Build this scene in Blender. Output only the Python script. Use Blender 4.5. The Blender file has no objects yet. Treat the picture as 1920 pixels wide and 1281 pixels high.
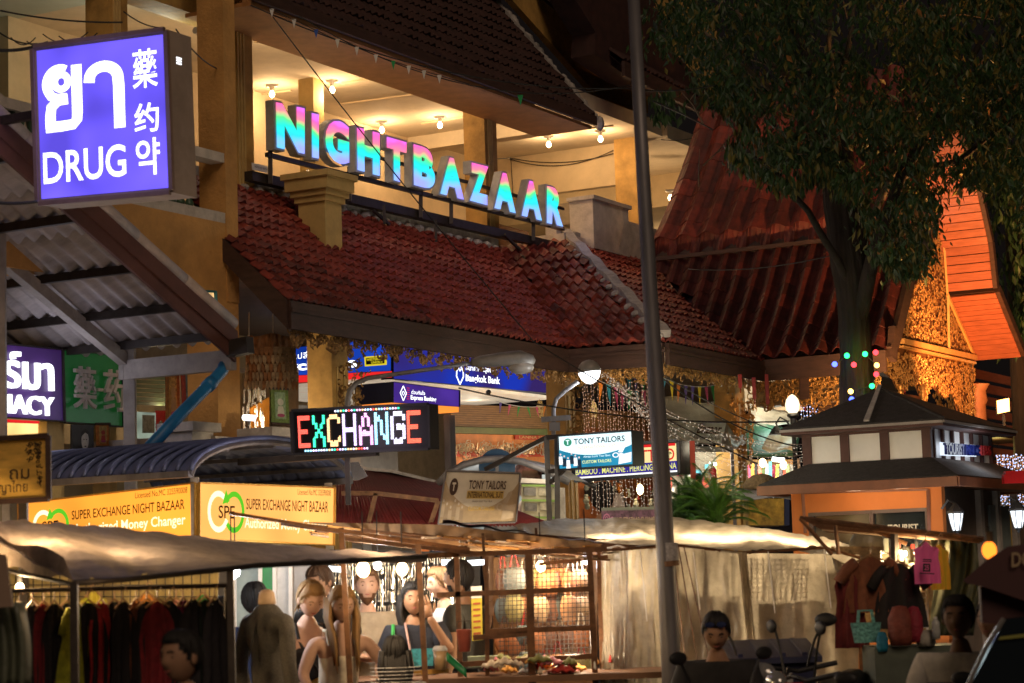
import bpy, bmesh, math, random
from mathutils import Vector, Matrix, noise
random.seed(7)
R = math.radians
scene = bpy.context.scene
COL = scene.collection
F = 4000.0                      # focal length in pixels of the 1920 px wide photograph
CAMP = Vector((0, 0, 1.7))
cam_d = bpy.data.cameras.new('camera'); cam_d.sensor_width = 36; cam_d.lens = 36 * F / 1920
cam_d.clip_start = 0.3; cam_d.clip_end = 600
cam = bpy.data.objects.new('camera', cam_d); COL.objects.link(cam)
RM = Matrix.Rotation(R(90 + 6.34), 3, 'X') @ Matrix.Rotation(R(-1.8), 3, 'Z')
cam.matrix_world = Matrix.Translation(CAMP) @ RM.to_4x4()
cam_d.dof.use_dof = True; cam_d.dof.focus_distance = 25.0; cam_d.dof.aperture_fstop = 3.5
scene.camera = cam
world = bpy.data.worlds.new('World'); scene.world = world; world.use_nodes = True
wn = world.node_tree.nodes; bg = wn['Background']
bg.inputs[0].default_value = (0.32, 0.27, 0.25, 1); bg.inputs[1].default_value = 0.036
sun_d = bpy.data.lights.new('street_glow', 'SUN'); sun_d.energy = 0.52; sun_d.angle = R(30); sun_d.color = (1.0, 0.72, 0.50)
sun = bpy.data.objects.new('street_glow', sun_d); COL.objects.link(sun)
sun.rotation_euler = (R(56), 0, R(14))
scene.view_settings.view_transform = 'Standard'; scene.view_settings.look = 'None'
scene.view_settings.exposure = 0.35; scene.view_settings.gamma = 1.0
scene.render.engine = 'CYCLES'
scene.cycles.max_bounces = 6; scene.cycles.diffuse_bounces = 3; scene.cycles.glossy_bounces = 2
scene.cycles.transmission_bounces = 4; scene.cycles.transparent_max_bounces = 8
scene.cycles.caustics_reflective = False; scene.cycles.caustics_refractive = False
scene.cycles.sample_clamp_indirect = 4.0
try:
    scene.cycles.use_denoising = True; scene.cycles.denoiser = 'OPENIMAGEDENOISE'
except Exception: pass
UB = Vector((0.4903, 0.8716, 0)); NB = Vector((0.8716, -0.4903, 0)); OB = Vector((-2.4475, 22, 0)); Z = Vector((0, 0, 1))
def BW(u, o, h): return OB + UB * u + NB * o + Z * h
def ray(px, py): return RM @ Vector(((px - 960) / F, -(py - 640.5) / F, -1))
def P(px, py, y):
    r = ray(px, py); return CAMP + r * (y / r.y)
def hitp(px, py, pt, n):
    r = ray(px, py); return CAMP + r * ((pt - CAMP).dot(n) / r.dot(n))
def PB(px, py, o): return hitp(px, py, BW(0, o, 0), NB)       # on a wall parallel to the facade
def PU(px, py, u): return hitp(px, py, BW(u, 0, 0), UB)       # on a wall square to it
def PH(px, py, h): return hitp(px, py, Vector((0, 0, h)), Z)  # on a level plane
def uoh(p):
    q = p - OB; return q.dot(UB), q.dot(NB), p.z
def proj(p):
    v = RM.transposed() @ (p - CAMP); return 960 + v.x / -v.z * F, 640.5 - v.y / -v.z * F
def udep(px, y):        # the u of the point seen in column px at distance y
    p = P(px, 900, y); return (p - OB).dot(UB)
def odep(px, y):
    p = P(px, 900, y); return (p - OB).dot(NB)
MATS = {}
def mat(name, col=(.5, .5, .5), rough=0.7, metal=0.0, var=0.25, scale=6.0, bump=0.0, bscale=40.0, dirt=0.0, rnd=0.0, spec=None, stretch=None, emis=None, es=0.0, alpha=1.0, trans=0.0, col2=None):
    if name in MATS: return MATS[name]
    m = bpy.data.materials.new(name); m.use_nodes = True; nt = m.node_tree; b = nt.nodes['Principled BSDF']
    b.inputs['Roughness'].default_value = rough; b.inputs['Metallic'].default_value = metal
    if spec is not None: b.inputs['Specular IOR Level'].default_value = spec
    if alpha < 1: b.inputs['Alpha'].default_value = alpha
    if trans: b.inputs['Transmission Weight'].default_value = trans
    if emis: b.inputs['Emission Color'].default_value = (*emis, 1); b.inputs['Emission Strength'].default_value = es
    c = nt.nodes.new('ShaderNodeTexCoord'); src = c.outputs['Object']
    if stretch:
        mp = nt.nodes.new('ShaderNodeMapping'); mp.inputs['Scale'].default_value = stretch
        nt.links.new(src, mp.inputs[0]); src = mp.outputs[0]
    if var > 0:
        n = nt.nodes.new('ShaderNodeTexNoise'); n.inputs['Scale'].default_value = scale; n.inputs['Detail'].default_value = 6
        n.inputs['Roughness'].default_value = 0.65
        nt.links.new(src, n.inputs['Vector'])
        rp = nt.nodes.new('ShaderNodeValToRGB'); rp.color_ramp.elements[0].position = 0.3; rp.color_ramp.elements[1].position = 0.72
        lo = col2 if col2 else tuple(x * (1 - var) for x in col); hi = tuple(min(1, x * (1 + var * .6)) for x in col)
        rp.color_ramp.elements[0].color = (*lo, 1); rp.color_ramp.elements[1].color = (*hi, 1)
        nt.links.new(n.outputs['Fac'], rp.inputs[0]); out = rp.outputs[0]
        if dirt > 0:
            n2 = nt.nodes.new('ShaderNodeTexNoise'); n2.inputs['Scale'].default_value = scale * .35; n2.inputs['Detail'].default_value = 8
            n2.inputs['Roughness'].default_value = 0.75
            nt.links.new(src, n2.inputs['Vector'])
            r2 = nt.nodes.new('ShaderNodeValToRGB'); r2.color_ramp.elements[0].position = 0.52; r2.color_ramp.elements[1].position = 0.7
            r2.color_ramp.elements[0].color = (0, 0, 0, 1); r2.color_ramp.elements[1].color = (dirt, dirt, dirt, 1)
            nt.links.new(n2.outputs['Fac'], r2.inputs[0])
            mx = nt.nodes.new('ShaderNodeMix'); mx.data_type = 'RGBA'
            nt.links.new(r2.outputs[0], mx.inputs[0]); nt.links.new(out, mx.inputs[6])
            mx.inputs[7].default_value = (col[0] * .35, col[1] * .33, col[2] * .3, 1); out = mx.outputs[2]
        if rnd:
            oi = nt.nodes.new('ShaderNodeObjectInfo'); mr = nt.nodes.new('ShaderNodeMapRange'); mr.inputs[3].default_value = 1 - rnd; mr.inputs[4].default_value = 1 + rnd
            hs_ = nt.nodes.new('ShaderNodeHueSaturation'); nt.links.new(oi.outputs['Random'], mr.inputs[0]); nt.links.new(mr.outputs[0], hs_.inputs['Value']); nt.links.new(out, hs_.inputs['Color']); out = hs_.outputs[0]
        nt.links.new(out, b.inputs['Base Color'])
    else: b.inputs['Base Color'].default_value = (*col, 1)
    if bump > 0:
        n3 = nt.nodes.new('ShaderNodeTexNoise'); n3.inputs['Scale'].default_value = bscale; n3.inputs['Detail'].default_value = 4
        nt.links.new(src, n3.inputs['Vector'])
        bp = nt.nodes.new('ShaderNodeBump'); bp.inputs['Strength'].default_value = bump; bp.inputs['Distance'].default_value = 0.02
        nt.links.new(n3.outputs['Fac'], bp.inputs['Height']); nt.links.new(bp.outputs[0], b.inputs['Normal'])
    MATS[name] = m; return m
def emit(name, col=(1, 1, 1), s=1.0, uneven=0.0, scale=3.0):
    if name in MATS: return MATS[name]
    m = bpy.data.materials.new(name); m.use_nodes = True; nt = m.node_tree; nt.nodes.clear()
    o = nt.nodes.new('ShaderNodeOutputMaterial'); e = nt.nodes.new('ShaderNodeEmission')
    e.inputs[0].default_value = (*col, 1); e.inputs[1].default_value = s
    if uneven:
        c = nt.nodes.new('ShaderNodeTexCoord'); n = nt.nodes.new('ShaderNodeTexNoise'); n.inputs['Scale'].default_value = scale; n.inputs['Detail'].default_value = 1
        mr = nt.nodes.new('ShaderNodeMapRange'); mr.inputs[1].default_value = .3; mr.inputs[2].default_value = .7
        mr.inputs[3].default_value = s * (1 - uneven); mr.inputs[4].default_value = s * (1 + uneven)
        nt.links.new(c.outputs['Object'], n.inputs[0]); nt.links.new(n.outputs['Fac'], mr.inputs[0]); nt.links.new(mr.outputs[0], e.inputs[1])
    nt.links.new(e.outputs[0], o.inputs[0]); MATS[name] = m; return m
def cloth_translucent(name, col, tr=0.55, var=.35, scale=2.2):
    if name in MATS: return MATS[name]
    m = bpy.data.materials.new(name); m.use_nodes = True; nt = m.node_tree; nt.nodes.clear()
    o = nt.nodes.new('ShaderNodeOutputMaterial'); d = nt.nodes.new('ShaderNodeBsdfDiffuse'); t = nt.nodes.new('ShaderNodeBsdfTranslucent')
    g = nt.nodes.new('ShaderNodeBsdfGlossy'); g.inputs['Roughness'].default_value = .35
    mx = nt.nodes.new('ShaderNodeMixShader'); mx.inputs[0].default_value = tr; m2 = nt.nodes.new('ShaderNodeMixShader'); m2.inputs[0].default_value = .06
    c = nt.nodes.new('ShaderNodeTexCoord'); n = nt.nodes.new('ShaderNodeTexNoise'); n.inputs['Scale'].default_value = scale; n.inputs['Detail'].default_value = 8; n.inputs['Roughness'].default_value = .7
    r = nt.nodes.new('ShaderNodeValToRGB'); r.color_ramp.elements[0].position = .32; r.color_ramp.elements[1].position = .66
    r.color_ramp.elements[0].color = (*[x * (1 - var) for x in col], 1); r.color_ramp.elements[1].color = (*col, 1)
    nt.links.new(c.outputs['Object'], n.inputs[0]); nt.links.new(n.outputs['Fac'], r.inputs[0])
    for s in (d, t): nt.links.new(r.outputs[0], s.inputs[0])
    w = nt.nodes.new('ShaderNodeTexNoise'); w.inputs['Scale'].default_value = 26; w.inputs['Detail'].default_value = 5; bp = nt.nodes.new('ShaderNodeBump'); bp.inputs['Strength'].default_value = .5; bp.inputs['Distance'].default_value = .015
    nt.links.new(c.outputs['Object'], w.inputs[0]); nt.links.new(w.outputs['Fac'], bp.inputs['Height'])
    for s in (d, t, g): nt.links.new(bp.outputs[0], s.inputs['Normal'])
    nt.links.new(d.outputs[0], mx.inputs[1]); nt.links.new(t.outputs[0], mx.inputs[2])
    nt.links.new(mx.outputs[0], m2.inputs[1]); nt.links.new(g.outputs[0], m2.inputs[2]); nt.links.new(m2.outputs[0], o.inputs[0])
    MATS[name] = m; return m
WM = {}
def tag(o, label=None, cat=None, group=None, kind=None):
    if label: o['label'] = label
    if cat: o['category'] = cat
    if group: o['group'] = group
    if kind: o['kind'] = kind
    return o
def thing(name, label, cat, loc=(0, 0, 0), rz=0.0, group=None):
    o = bpy.data.objects.new(name, None); COL.objects.link(o); o.empty_display_size = .1
    M = Matrix.Translation(Vector(loc)) @ Matrix.Rotation(rz, 4, 'Z'); o.matrix_world = M; WM[o.name] = M
    return tag(o, label, cat, group)
def copytree(o, parent=None):
    c = o.copy(); COL.objects.link(c); c.parent = parent
    for ch in KIDS.get(o.name, []): copytree(ch, c)
    return c
KIDS = {}
STUFFY = set('painted_scroll bracket silver_wreath carved_fringe gable_carving pendant_valance carved_panel carved_beam_face mortar_flashing verge_mortar flashing led_letter led_dots'.split())
class MB:
    def __init__(s): s.v = []; s.f = []; s.mi = None
    def add(s, vs, fs):
        b = len(s.v); s.v += [Vector(p) for p in vs]; s.f += [tuple(i + b for i in f) for f in fs]; return s
    def hexa(s, a):   # 4 bottom + 4 top, both in the same winding
        return s.add(a, [(3, 2, 1, 0), (4, 5, 6, 7), (0, 1, 5, 4), (1, 2, 6, 5), (2, 3, 7, 6), (3, 0, 4, 7)])
    def box(s, c, sx, sy, sz, M=None):
        c = Vector(c); o = []
        for k in (-.5, .5):
            for i, j in ((-.5, -.5), (.5, -.5), (.5, .5), (-.5, .5)):
                q = Vector((i * sx, j * sy, k * sz)); q = (M @ q if M else q) + c; o.append(q)
        return s.hexa(o)
    def bbox(s, u0, u1, o0, o1, h0, h1):   # box along the street's axes
        return s.hexa([BW(u0, o0, h0), BW(u1, o0, h0), BW(u1, o1, h0), BW(u0, o1, h0), BW(u0, o0, h1), BW(u1, o0, h1), BW(u1, o1, h1), BW(u0, o1, h1)])
    def slab(s, q, vec):  # a polygon thickened by vec
        n = len(q); q = [Vector(p) for p in q]; vec = Vector(vec)
        return s.add(q + [p + vec for p in q], [tuple(range(n))[::-1], tuple(range(n, 2 * n))] + [(i, (i + 1) % n, n + (i + 1) % n, n + i) for i in range(n)])
    def poly(s, q): return s.add(q, [tuple(range(len(q)))])
    def bar(s, a, b, w, h=None, up=Z):   # rectangular bar
        a = Vector(a); b = Vector(b); h = h or w; d = (b - a).normalized()
        if abs(d.dot(up)) > .99: up = Vector((0, 1, 0))
        x = d.cross(up).normalized() * w / 2; y = x.cross(d).normalized() * h / 2
        return s.hexa([a - x - y, a + x - y, a + x + y, a - x + y, b - x - y, b + x - y, b + x + y, b - x + y])
    def tube(s, pts, r, n=8, cap=True):
        pts = [Vector(p) for p in pts]; rs = r if isinstance(r, (list, tuple)) else [r] * len(pts); base = len(s.v)
        t0 = (pts[1] - pts[0]).normalized(); ref = Z if abs(t0.z) < .9 else Vector((1, 0, 0)); x = t0.cross(ref).normalized()
        for i, p in enumerate(pts):
            t = ((pts[min(i + 1, len(pts) - 1)]) - pts[max(i - 1, 0)]).normalized()
            x = (x - t * x.dot(t)).normalized(); y = t.cross(x)
            for k in range(n):
                a = 2 * math.pi * k / n; s.v.append(p + (x * math.cos(a) + y * math.sin(a)) * rs[i])
        for i in range(len(pts) - 1):
            for k in range(n):
                a = base + i * n + k; b = base + i * n + (k + 1) % n; s.f.append((a, b, b + n, a + n))
        if cap:
            s.f.append(tuple(base + k for k in range(n))[::-1]); s.f.append(tuple(base + (len(pts) - 1) * n + k for k in range(n)))
        return s
    def lathe(s, c, prof, n=16, M=None):   # prof: (r, z) from the bottom up
        c = Vector(c); base = len(s.v)
        for r, z in prof:
            for k in range(n):
                a = 2 * math.pi * k / n; q = Vector((r * math.cos(a), r * math.sin(a), z)); s.v.append((M @ q if M else q) + c)
        for i in range(len(prof) - 1):
            for k in range(n):
                a = base + i * n + k; b = base + i * n + (k + 1) % n; s.f.append((a, b, b + n, a + n))
        s.f.append(tuple(base + k for k in range(n))[::-1]); s.f.append(tuple(base + (len(prof) - 1) * n + k for k in range(n)))
        return s
    def ball(s, c, r, n=8, m=6, sc=(1, 1, 1)):
        pr = [(max(1e-4, r * math.sin(math.pi * i / m)), -r * math.cos(math.pi * i / m)) for i in range(m + 1)]
        return s.lathe(c, pr, n, Matrix.Diagonal(Vector(sc)))
    def grid(s, fn, nu, nv):    # fn(u, v) -> point, u, v in 0..1
        b = len(s.v)
        for j in range(nv + 1):
            for i in range(nu + 1): s.v.append(Vector(fn(i / nu, j / nv)))
        for j in range(nv):
            for i in range(nu):
                a = b + j * (nu + 1) + i; s.f.append((a, a + 1, a + nu + 2, a + nu + 1))
        return s
    def build(s, name, m, parent=None, smooth=False, label=None, cat=None, group=None, kind=None, mods=None, local=False):
        me = bpy.data.meshes.new(name)
        if parent is not None:
            W = WM[parent.name]; inv = Matrix.Identity(4) if local else W.inverted()
            vs = [inv @ v for v in s.v]; loc = None
        else:
            lo = Vector([min(v[i] for v in s.v) for i in range(3)]); hi = Vector([max(v[i] for v in s.v) for i in range(3)])
            loc = Vector(((lo.x + hi.x) / 2, (lo.y + hi.y) / 2, lo.z)); vs = [v - loc for v in s.v]
        me.from_pydata(vs, [], s.f)
        if smooth: me.shade_smooth()
        for mm in (m if isinstance(m, (list, tuple)) else [m]): me.materials.append(mm)
        if s.mi:
            for p, k in zip(me.polygons, s.mi): p.material_index = k
        me.update()
        o = bpy.data.objects.new(name, me); COL.objects.link(o)
        if parent is not None:
            o.parent = parent; WM[o.name] = WM[parent.name]; KIDS.setdefault(parent.name, []).append(o)
        else: o.location = loc; WM[o.name] = Matrix.Translation(loc)
        if kind is None and name in STUFFY: kind = 'stuff'
        tag(o, label, cat, group, kind)
        return o
def solid(o, t=.01):
    md = o.modifiers.new('thick', 'SOLIDIFY'); md.thickness = t; md.offset = 0; return o
TXT = {}
def glyphs(s, bold=0.0, extr=0.0, res=3):
    k = (s, bold, extr, res)
    if k in TXT: return TXT[k]
    cu = bpy.data.curves.new('lettering', 'FONT'); cu.body = s; cu.size = 1; cu.offset = bold; cu.extrude = extr; cu.resolution_u = res
    ob = bpy.data.objects.new('lettering', cu); COL.objects.link(ob)
    bpy.context.view_layer.update(); dg = bpy.context.evaluated_depsgraph_get()
    me = bpy.data.meshes.new_from_object(ob.evaluated_get(dg))
    vs = [v.co.copy() for v in me.vertices]; fs = [tuple(p.vertices) for p in me.polygons]
    bpy.data.objects.remove(ob); bpy.data.curves.remove(cu); bpy.data.meshes.remove(me)
    TXT[k] = (vs, fs); return TXT[k]
def quadpt(q, x, y, dz=0.0):   # q: tl, tr, br, bl; x right, y down, 0..1
    tl, tr, br, bl = q; n = (tr - tl).cross(bl - tl).normalized() * -1
    if n.dot(CAMP - tl) < 0: n = -n
    return (tl * (1 - x) + tr * x) * (1 - y) + (bl * (1 - x) + br * x) * y + n * dz
def text_on(mb, q, s, x0, y0, x1, y1, dz=.004, bold=.02, thick=0.0, res=3):
    vs, fs = glyphs(s, bold, 0.5 if thick else 0.0, res)
    if not vs: return mb
    ax = min(v.x for v in vs); bx = max(v.x for v in vs); ay = min(v.y for v in vs); by = max(v.y for v in vs)
    out = [quadpt(q, x0 + (x1 - x0) * (v.x - ax) / max(1e-6, bx - ax), y1 + (y0 - y1) * (v.y - ay) / max(1e-6, by - ay), dz + (v.z * thick if thick else 0)) for v in vs]
    return mb.add(out, fs)
def rect_on(mb, q, x0, y0, x1, y1, dz=.002):
    return mb.add([quadpt(q, x0, y1, dz), quadpt(q, x1, y1, dz), quadpt(q, x1, y0, dz), quadpt(q, x0, y0, dz)], [(0, 1, 2, 3)])
def shape_on(mb, q, pts, dz=.003):
    return mb.add([quadpt(q, x, y, dz) for x, y in pts], [tuple(range(len(pts)))])
def ring_on(mb, q, cx, cy, rx, ry, w, a0=0, a1=360, dz=.003, n=20, fy=1.0):
    pts = []
    for i in range(n + 1):
        a = R(a0 + (a1 - a0) * i / n)
        for k in (1, 1 - w): pts.append(quadpt(q, cx + rx * k * math.cos(a), cy - ry * k * math.sin(a), dz))
    return mb.add(pts, [(2 * i, 2 * i + 1, 2 * i + 3, 2 * i + 2) for i in range(n)])
def lamp(name, loc, power, col=(1, .75, .45), r=.05, parent=None):
    d = bpy.data.lights.new(name, 'POINT'); d.energy = power; d.color = col; d.shadow_soft_size = r
    o = bpy.data.objects.new(name, d); COL.objects.link(o); o.location = loc
    if parent is not None:
        o.parent = parent; o.location = WM[parent.name].inverted() @ Vector(loc); KIDS.setdefault(parent.name, []).append(o)
    return o
def spotlamp(name, loc, to, power, col, size=1.2, blend=.6, r=.08):
    d = bpy.data.lights.new(name, 'SPOT'); d.energy = power; d.color = col; d.spot_size = size; d.spot_blend = blend; d.shadow_soft_size = r
    o = bpy.data.objects.new(name, d); COL.objects.link(o); o.location = loc
    o.rotation_euler = (Vector(to) - Vector(loc)).to_track_quat('-Z', 'Y').to_euler(); return o
def arealamp(name, loc, to, power, col, sx, sy):
    d = bpy.data.lights.new(name, 'AREA'); d.energy = power; d.color = col; d.shape = 'RECTANGLE'; d.size = sx; d.size_y = sy
    o = bpy.data.objects.new(name, d); COL.objects.link(o); o.location = loc
    o.rotation_euler = (Vector(to) - Vector(loc)).to_track_quat('-Z', 'Y').to_euler(); return o
def sagline(a, b, sag, n=12):
    a = Vector(a); b = Vector(b); return [a.lerp(b, i / n) - Z * sag * 4 * (i / n) * (1 - i / n) for i in range(n + 1)]
def tile_slope(S, nu, nv, parent, m, amp, lift, budget, name='roof_tile', clip=None):
    cells = []
    for j in range(nv):
        for i in range(nu):
            c = S((i + .5) / nu, (j + .5) / nv)
            if clip and not clip(c): continue
            a = proj(S(i / nu, j / nv)); b = proj(S((i + 1) / nu, (j + 1) / nv))
            cells.append((-math.dist(a, b), i, j))
    cells.sort(); single = set((i, j) for _, i, j in cells[:budget]); rest = MB()
    NS = 6
    for _, i, j in cells:
        mb = MB() if (i, j) in single else rest
        top = min(1.0, (j + 1.12) / nv); jit = random.uniform(-.5, .6) * max(lift, .012); vs = []
        for r in range(3):
            v = (j / nv, j / nv, top)[r]
            for k in range(NS + 1):
                u = (i + k / NS) / nu; p = S(u, v)
                du = S(min(1, u + .01), v) - S(max(0, u - .01), v); dv = S(u, min(1, v + .01)) - S(u, max(0, v - .01))
                n = du.cross(dv).normalized()
                if n.z < 0: n = -n
                w = (.5 - .5 * math.cos(2 * math.pi * k / NS))
                z = amp * w + (lift + jit if r == 1 else (-lift * .3 if r == 0 else 0))
                vs.append(p + n * z)
        fs = [(r * (NS + 1) + k, r * (NS + 1) + k + 1, (r + 1) * (NS + 1) + k + 1, (r + 1) * (NS + 1) + k) for r in range(2) for k in range(NS)]
        mb.add(vs, fs)
        if mb is not rest: mb.build(name, m, parent)
    if rest.v: rest.build(name + '_field', m, parent, kind='stuff')
def scrolls(mb, items, n=7, w=.28):
    for p, x, y, s in items:
        nn = x.cross(y).normalized(); a0 = random.uniform(0, 6.28); turn = random.choice((-1, 1)) * random.uniform(3.0, 5.2); b = len(mb.v)
        for i in range(n + 1):
            t = i / n; a = a0 + turn * t; rr = s * (1 - .75 * t); wd = s * w * (1 - .5 * t)
            c = p + x * (math.cos(a) * rr) + y * (math.sin(a) * rr); rad = (x * math.cos(a) + y * math.sin(a))
            mb.v += [c - rad * wd, c + nn * wd * 1.1, c + rad * wd]
        for i in range(n):
            k = b + 3 * i; mb.f += [(k, k + 1, k + 4, k + 3), (k + 1, k + 2, k + 5, k + 4)]
    return mb
M_ground = mat('asphalt', (.05, .05, .052), .85, scale=3, bump=.4)
M_yellow = mat('ochre_paint', (.52, .30, .08), .75, var=.4, scale=3.5, dirt=.65, bump=.25, bscale=14)
M_yellow2 = mat('pale_ochre_paint', (.62, .43, .16), .75, var=.25, scale=3, dirt=.35, bump=.15)
M_orangewall = mat('weathered_orange_render', (.62, .33, .10), .85, var=.35, scale=1.8, dirt=.35, bump=.5, bscale=30)
M_cream = mat('cream_plaster', (.72, .56, .34), .85, var=.22, dirt=.2, scale=1.2, bump=.1)
M_ceil = mat('ceiling_plaster', (.72, .60, .42), .85, var=.25, scale=1.1, dirt=.35)
M_ceil2 = mat('ceiling_board', (.62, .66, .55), .8, var=.2, scale=1.0, dirt=.3)
M_tile = mat('clay_tile', (.20, .030, .018), .66, var=.6, rnd=.5, scale=9, dirt=.55, bump=.3, bscale=60)
M_tile_shade = mat('shaded_clay_tile', (.085, .012, .009), .62, var=.55, rnd=.35, scale=7, dirt=.5, bump=.3, bscale=60)  # clay tile with the tree's shade put into its colour
M_fascia = mat('dark_fascia_wood', (.062, .030, .021), .65, var=.45, scale=5, stretch=(1, 1, 5), dirt=.3, bump=.3)
M_cement = mat('mortar_cement', (.42, .39, .37), .9, var=.35, scale=8, dirt=.4, bump=.6)
M_whitepaint = mat('grimy_white_paint', (.60, .54, .47), .8, var=.3, scale=5, dirt=.6, bump=.3)
M_steel = mat('dark_steel', (.05, .04, .035), .5, metal=.4, var=.4, scale=12)
M_rust = mat('rusty_steel', (.20, .10, .05), .55, metal=.3, var=.6, scale=18, dirt=.5)
M_galv = mat('galvanised_steel', (.20, .19, .20), .5, metal=.4, var=.35, scale=9, stretch=(1, 1, .2), dirt=.3)
M_wire = mat('black_cable', (.02, .02, .02), .6, var=0)
M_gold = mat('gilded_carving', (.50, .29, .10), .38, metal=.55, var=.6, scale=22, dirt=.3)
M_gold_dk = mat('dark_gilded_carving', (.30, .17, .06), .5, metal=.35, var=.6, scale=22, dirt=.5)  # darker, rougher gilding for part of the carving
M_redwood = mat('red_stained_boards', (.40, .13, .07), .42, var=.3, scale=4, stretch=(1, 1, 9), bump=.2)
M_redpaint = mat('red_lacquer', (.35, .02, .015), .45, var=.3)
M_darkroof = mat('black_shingle', (.030, .026, .026), .85, var=.5, scale=14, bump=.6)
M_white = mat('plain_white', (.75, .72, .68), .6, var=.12, scale=3)
M_black = mat('matt_black', (.012, .012, .013), .55, var=0)
M_glassy = mat('dark_glass', (.01, .015, .02), .08, var=0)
E_bulb = emit('warm_bulb', (1.0, .66, .32), 22)
E_bulbw = emit('white_bulb', (.92, .95, 1.0), 24)
E_tube = emit('fluorescent_tube', (.86, 1.0, .93), 5)

g = MB(); g.add([(-150, -5, 0), (150, -5, 0), (150, 260, 0), (-150, 260, 0)], [(0, 1, 2, 3)])
g.build('ground', M_ground, kind='structure')
pv = MB(); pv.slab([BW(-12, .0, .004), BW(-12, 5.2, .004), BW(30, 5.2, .004), BW(30, .0, .004)][::-1], (0, 0, .12))
pv.build('pavement', mat('paving_concrete', (.30, .27, .24), .85, var=.3, scale=2, dirt=.3), kind='structure')
sky = MB(); sky.grid(lambda u, v: (math.cos(R(200 * u - 10)) * 240, math.sin(R(200 * u - 10)) * 240 * 1.0, -5 + 190 * v), 24, 6)
sky.build('sky', emit('night_sky', (.03, .022, .020), .14), kind='structure')

bld = thing('market_building', 'yellow two-storey market hall with red tiled roofs and open bulb-lit upper gallery', 'building', BW(0, 0, 0))
CH = 7.85      # gallery ceiling
FL = 5.35      # gallery floor
slab = MB(); slab.bbox(-9, 22, -6, -.02, FL - .25, FL); slab.build('gallery_floor', M_cement, bld)
c = MB(); c.bbox(-9.5, -1.0, -6.0, .1, CH, CH + .2); c.build('gallery_ceiling', M_ceil2, bld)
c = MB(); c.bbox(-1.0, 8.98, -6.0, .3, CH, CH + .2); c.build('gallery_ceiling', M_ceil, bld)
c = MB(); c.bbox(9.15, 11.6, -6.0, .3, CH, CH + .2); c.build('gallery_ceiling', M_ceil, bld); w = MB(); w.bbox(11.6, 11.7, -6, -.05, 7.35, CH + .1); w.build('header_wall', M_cream, bld)
c = MB(); c.bbox(11.7, 22, -6.0, .3, 7.35, 7.55); c.build('gallery_ceiling', M_ceil, bld)
w = MB(); w.bbox(-1.0, 9.0, -2.75, -2.6, FL, CH); w.build('back_wall', M_cream, bld)
w = MB(); w.bbox(9.0, 9.14, -2.6, -.05, 7.25, CH + .3); w.build('header_wall', M_cream, bld)
w = MB(); w.bbox(9.14, 22, -4.2, -4.05, FL, 7.35); w.build('back_wall', M_cream, bld)
w = MB(); w.bbox(-9.5, -1.0, -4.6, -4.45, FL, CH); w.build('back_wall', M_cream, bld)
w = MB(); w.bbox(-1.15, -1.0, -4.45, -2.6, FL, CH); w.build('side_wall', M_cream, bld)
for px, py in ((1036, 246),):
    u = uoh(PH(px, py, CH - .18))[0]
    w = MB(); w.bbox(u - .12, u + .12, -2.6, .0, CH - .2, CH); w.build('ceiling_beam', M_ceil, bld)
w = MB(); w.bbox(-9, -.72, -.3, .0, 7.42, 7.72); w.build('edge_beam', M_yellow, bld)
w = MB(); w.bbox(-3.4, -3.2, -4.4, -.3, 7.45, CH); w.build('ceiling_beam', M_ceil2, bld)
def column(px, off, w, h0, h1, m=M_yellow, flutes=True, name='column'):
    u = uoh(PB(px, 300, off))[0]
    b = MB(); b.bbox(u, u + w, off - w, off, h0, h1); o = b.build(name, m, bld)
    if flutes:
        f = MB()
        for k in (.22, .36, .5): f.bbox(u + w * k, u + w * (k + .07), off, off + .018, h0, h1)
        f.build('fluting', M_yellow2, o)
    return u
column(910, 0, .30, FL, CH)
column(1195, 0, .36, FL, CH + .3)
column(1345, 0, .36, FL, CH + .3)
column(437, .05, .36, FL - .1, CH + .5)
column(206, .05, .28, FL, CH + .6)
for px in (590,): column(px, -1.6, .22, FL, CH, M_yellow2, False)
w = MB(); w.bbox(-.7, 6.3, -.18, -.02, FL, 5.70); w.build('parapet', M_whitepaint, bld)
w = MB(); w.bbox(6.3, 16, -.18, -.02, FL, 6.25); w.build('parapet', M_whitepaint, bld)
w = MB(); w.bbox(6.25, 9.2, -.3, .12, 6.03, 6.14); w.build('ledge', M_whitepaint, bld)
pbk = MB(); u0 = uoh(PB(1112, 400, .25))[0]; u1 = uoh(PB(1178, 400, .25))[0]; hh = PB(1140, 382, .25).z
pbk.bbox(u0, u1, -.1, .25, 6.0, hh); pbk.bbox(u1, u1 + 2.3, -.1, .2, 6.0, hh - .14); pbk.build('parapet_block', M_whitepaint, bld)
cp = MB(); cp.bbox(u0 - .04, u1 + .04, -.12, .29, hh, hh + .05); cp.build('parapet_cap', M_whitepaint, bld)
br = MB()
for i in range(8):
    u = 1.2 + i * .13; br.bbox(u, u + .03, -.9, -.87, FL, 5.95)
br.bbox(1.1, 2.4, -.92, -.85, 5.95, 6.0); br.build('gallery_rail', M_steel, bld)
for k, (ua, ub_, h1) in enumerate(((2.6, 3.3, 5.95), (6.4, 7.5, 6.45))):
    w = MB(); w.bbox(ua, ub_, -1.5, -1.1, FL, h1); w.build('cupboard', mat('brown_cupboard', (.16, .07, .03), .5), bld)
dv = MB(); dv.bbox(-.3, .05, -1.9, -1.86, 6.35, 6.55); dv.build('duct', M_steel, bld)

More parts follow.
